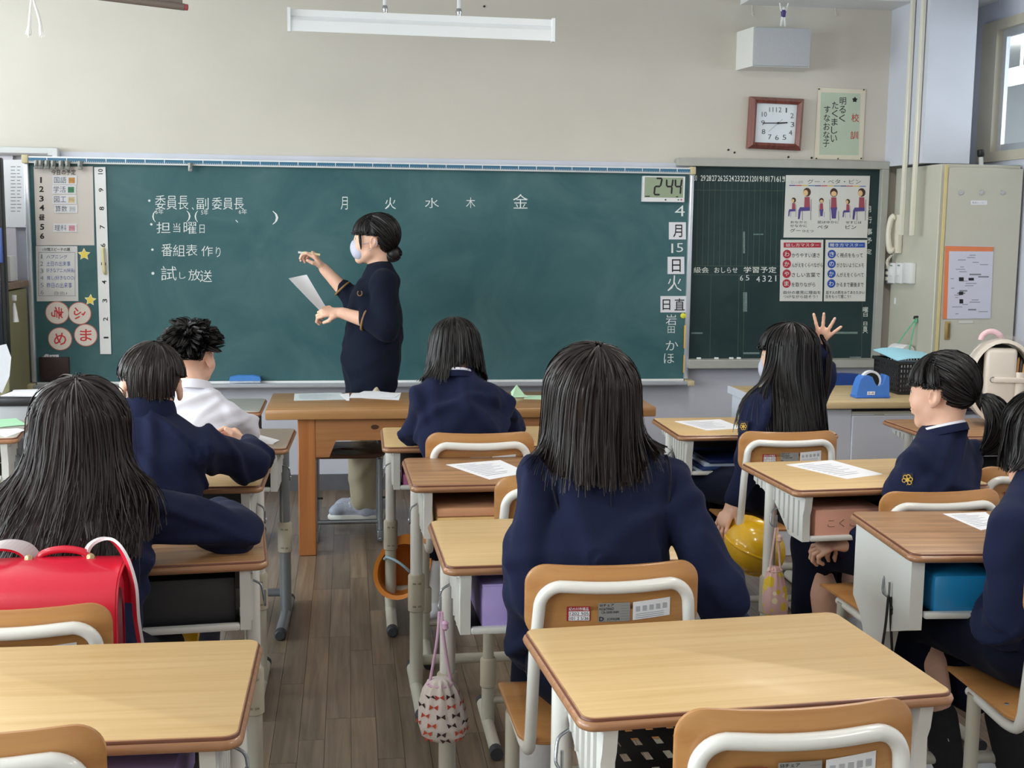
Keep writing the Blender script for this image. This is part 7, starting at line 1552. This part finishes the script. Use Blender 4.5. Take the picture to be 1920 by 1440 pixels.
# ---- safety helmets and caps
def helmet(c, R, s, mat, label, inner, strapc, name='safety_helmet', strap_on=True):
    e = empty(name, c, label, 'helmet'); T_ = lambda p: V3(*c)+R@(np.array(p)*s); n = 30; rings = []
    for th in np.linspace(.02, 1.5, 9): rings.append([T_((.108*math.sin(th)*math.cos(a), .125*math.sin(th)*math.sin(a), .14*math.cos(th))) for a in [2*PI*i/n for i in range(n)]])
    br = [T_(((.108+.012+.018*max(0, math.sin(a)))*math.cos(a), (.125+.014+.03*max(0, math.sin(a)))*math.sin(a), -.004)) for a in [2*PI*i/n for i in range(n)]]
    rings += [br, [p-R@V3(0, 0, .005*s) for p in br]]+[[T_((k*.108*math.cos(a), k*.125*math.sin(a), z)) for a in [2*PI*i/n for i in range(n)]] for k, z in ((.95, -.002), (.9, .05), (.6, .1), (.1, .125))]
    mb = MB().loops(rings, mis=[0]*11+[1]*4); mk('shell', mb, [mat, inner], e)
    mk('ridge', MB().tube([T_((0, .122*math.sin(t), .144*math.cos(t))) for t in np.linspace(-1.2, 1.2, 14)], .006*s, 8), mat, e)
    if strap_on: mk('chin_strap', MB().tube(spline([T_((.09, 0, -.005)), T_((.06, .02, -.09)), T_((0, .03, -.12)), T_((-.06, .02, -.09)), T_((-.09, 0, -.005))], 5), .006*s, 6), strapc, e)
    return e
M_hy = pm('helmet_yellow', (236, 184, 36), .22, .03, 6, coat=.5); M_ho = pm('helmet_orange', (224, 136, 44), .4, .05, 10); M_hi = pm('helmet_inner', (190, 112, 40), .6)
def axisR(z, roll=0):
    z = unit(z); x = unit(np.cross((0, 0, 1.0), z)); y = np.cross(z, x); return np.stack([x, y, z], 1)@rotz(roll)
hc_ = at(1412, 1026, 4.16); helmet(hc_, axisR((-.55, -.8, .12), 1.2), .86, M_hy, 'shiny yellow safety helmet hanging beside the long haired pupil', pm('helm_in', (200, 160, 60), .6), M_black, strap_on=False)
hc_ = at(752, 1068, 4.55); hc_[2] = max(hc_[2], .12); helmet(hc_, axisR((.25, .85, -.3), .5), .85, M_ho, 'orange safety helmet hanging open under the front oak desk', M_hi, pm('strap_pale_blue', (178, 206, 222), .6))
hc_ = at(345, 1180, 3.0); helmet(hc_, axisR((-.8, -.3, .2), .3), .9, M_hy, 'yellow safety helmet hanging under the desk of the very long haired pupil', MATS['helm_in'], pm('strap_grey', (70, 74, 84), .7))
# ---- what lies inside the desks
def inside(key, lx, ly, w, d, h, mat, label, cat, name, r=.006, z=0, parts=None, ang=0):
    zt_ = DESK[key][3]*(1-.024/.73); z0 = (DESK[key][3]/.73)*(.73-.024-.138)+.001+z; ly = -.19+d/2 if key != 'L3' else ly; c = on_desk(key, lx, ly, z0); e = empty(name, c, label, cat); rr = rotz(DESK[key][2]+ang)
    mk('body', MB().rbox(c+V3(0, 0, h/2), (w, d, h), r, 2, rot=rr), mat, e)
    return e, c, rr
M_pur = pm('box_purple', (186, 168, 232), .4, .03, 10)
e, c, rr = inside('C3', -.15, -.03, .165, .26, .105, M_pur, 'lilac plastic drawer case inside the oak desk', 'drawer case', 'drawer_case'); mk('rim', MB().rbox(c+V3(0, 0, .105)+rr@V3(0, -.127, 0), (.165, .008, .006), .002), M_pur, e)
e, c, rr = inside('C3', .06, -.03, .22, .26, .052, M_pur, 'shallow lilac tray beside the drawer case', 'tray', 'pencil_tray'); mk('pencil_case', MB().rbox(c+rr@V3(0, -.06, 0)+V3(0, 0, .068), (.16, .07, .03), .012, 3, rot=rr), pm('case_blue', (120, 160, 196), .6), label='pale blue pencil case lying in the shallow lilac tray', cat='pencil case')
inside('C2', -.13, -.06, .23, .22, .055, pm('carton_tan', (236, 200, 136), .7), 'flat tan cardboard box inside the brown desk', 'box', 'cardboard_box'); inside('C2', -.135, -.05, .22, .22, .028, pm('carton_salmon', (230, 170, 130), .7), 'thin salmon cardboard box on top of the tan box', 'box', 'cardboard_box', z=.0565)
inside('C1', -.12, -.05, .26, .2, .05, pm('pouch_pink', (190, 110, 160), .6), 'pink pouch inside the front oak desk', 'pouch', 'pouch')
inside('L3', -.0, -.03, .50, .28, .112, pm('drawer_black', (46, 47, 52), .45, .05, 12), 'large black drawer case filling the brown desk', 'drawer case', 'drawer_case')
for i in range(3): inside('L2', .0, -.04, .46-.03*i, .26, .012, pm('note_%d' % i, [(70, 72, 80), (180, 180, 186), (60, 62, 70)][i], .6), ['dark notebook at the bottom', 'pale notebook in the middle', 'dark notebook on top'][i]+' of the pile inside the desk', 'notebook', 'notebook', r=.002, z=.013*i, ang=.03*i)
c = on_desk('L2', .12, -.1, .72*(.568/.73)+.045+.02)
mk('crumpled_cloth', solid([ell(c+V3(.03*math.sin(i*2.4), .02*math.cos(i*1.7), .008*math.sin(i)), (.026, .03, .016+.004*(i % 3)), .01, rotz(i)) for i in range(6)], .005, folds(5, .006, 60)), pm('cloth_grey_blue', (140, 154, 170), .85), auto=0, label='crumpled grey blue cloth on the notebooks inside the desk', cat='cloth')
for i in range(4): inside('R1', .0, -.03, .48-.03*i, .28, .012, pm('bnote_%d' % i, [(180, 196, 220), (38, 60, 120), (190, 204, 226), (30, 44, 90)][i], .5), ['pale blue notebook at the bottom', 'navy notebook second', 'pale blue notebook third', 'navy notebook on top'][i]+' in the pile in the front right desk', 'notebook', 'notebook', r=.002, z=.013*i, ang=.04*(i % 2))
e, c, rr = inside('R2', -.13, -.05, .22, .24, .09, pm('folder_salmon', (232, 172, 150), .6), 'salmon coloured folder box with a scribbled label', 'folder', 'folder_box')
q = [c+rr@V3(x, -.1225, 0)+V3(0, 0, z) for x, z in ((-.07, .035), (.03, .035), (.03, .06), (-.07, .06))]; mk('scribble', letter_mb(MB(), 'こくご', q, -.02), M_ink, e, smooth=False)
q = [c+rr@V3(x, -.1225, 0)+V3(0, 0, z) for x, z in ((.04, .02), (.075, .02), (.075, .06), (.04, .06))]; mk('scribble', letter_mb(MB(), '回', q, -.03), M_ink, e, smooth=False)
M_bl = pm('case_bright_blue', (40, 146, 206), .3, .03, 10, coat=.3); e, c, rr = inside('R3', -.17, -.06, .16, .26, .10, M_bl, 'bright blue plastic drawer case inside the panelled desk', 'drawer case', 'drawer_case', r=.014)
e, c, rr = inside('R3', .08, -.06, .32, .26, .028, M_bl, 'shallow bright blue tray beside the blue drawer case', 'tray', 'pencil_tray'); mk('toothed_ruler', MB().rbox(c+rr@V3(0, -.1, 0)+V3(0, 0, .053), (.26, .012, .05), .004, rot=rr), M_paper, label='white plastic ruler standing in the shallow blue tray', cat='ruler')
e, c, rr = inside('A', .10, -.06, .24, .24, .10, pm('box_lilac_bear', (178, 158, 214), .5, .03, 10), 'lilac box with a bear picture inside the nearest left desk' if False else 'lilac box decorated with a brown bear picture', 'box', 'storage_case')
M_bear = pm('bear_brown', (104, 66, 52), .7)
bf = lambda x, z, r, m, n='bear_print': mk(n, MB().prism(circ(r, 16), lambda u, v, t: c+rr@V3(x+u, t, 0)+V3(0, 0, z+v), -.1212, -.1205), m, e, smooth=False)
bf(-.06, .045, .02, M_bear); bf(-.076, .062, .008, M_bear); bf(-.044, .062, .008, M_bear); bf(.085, .07, .007, pm('snap_grey', (120, 120, 130), .4), 'snap_button')
for x, z in ((-.03, .075), (.02, .06), (.05, .075), (.0, .04), (.05, .045)): bf(x, z, .006, pm('print_pink', (216, 176, 206), .7), 'flower_print')
inside('A', -.13, -.06, .2, .24, .09, pm('box_pale', (214, 206, 214), .5), 'pale box beside the lilac bear box', 'box', 'storage_case')
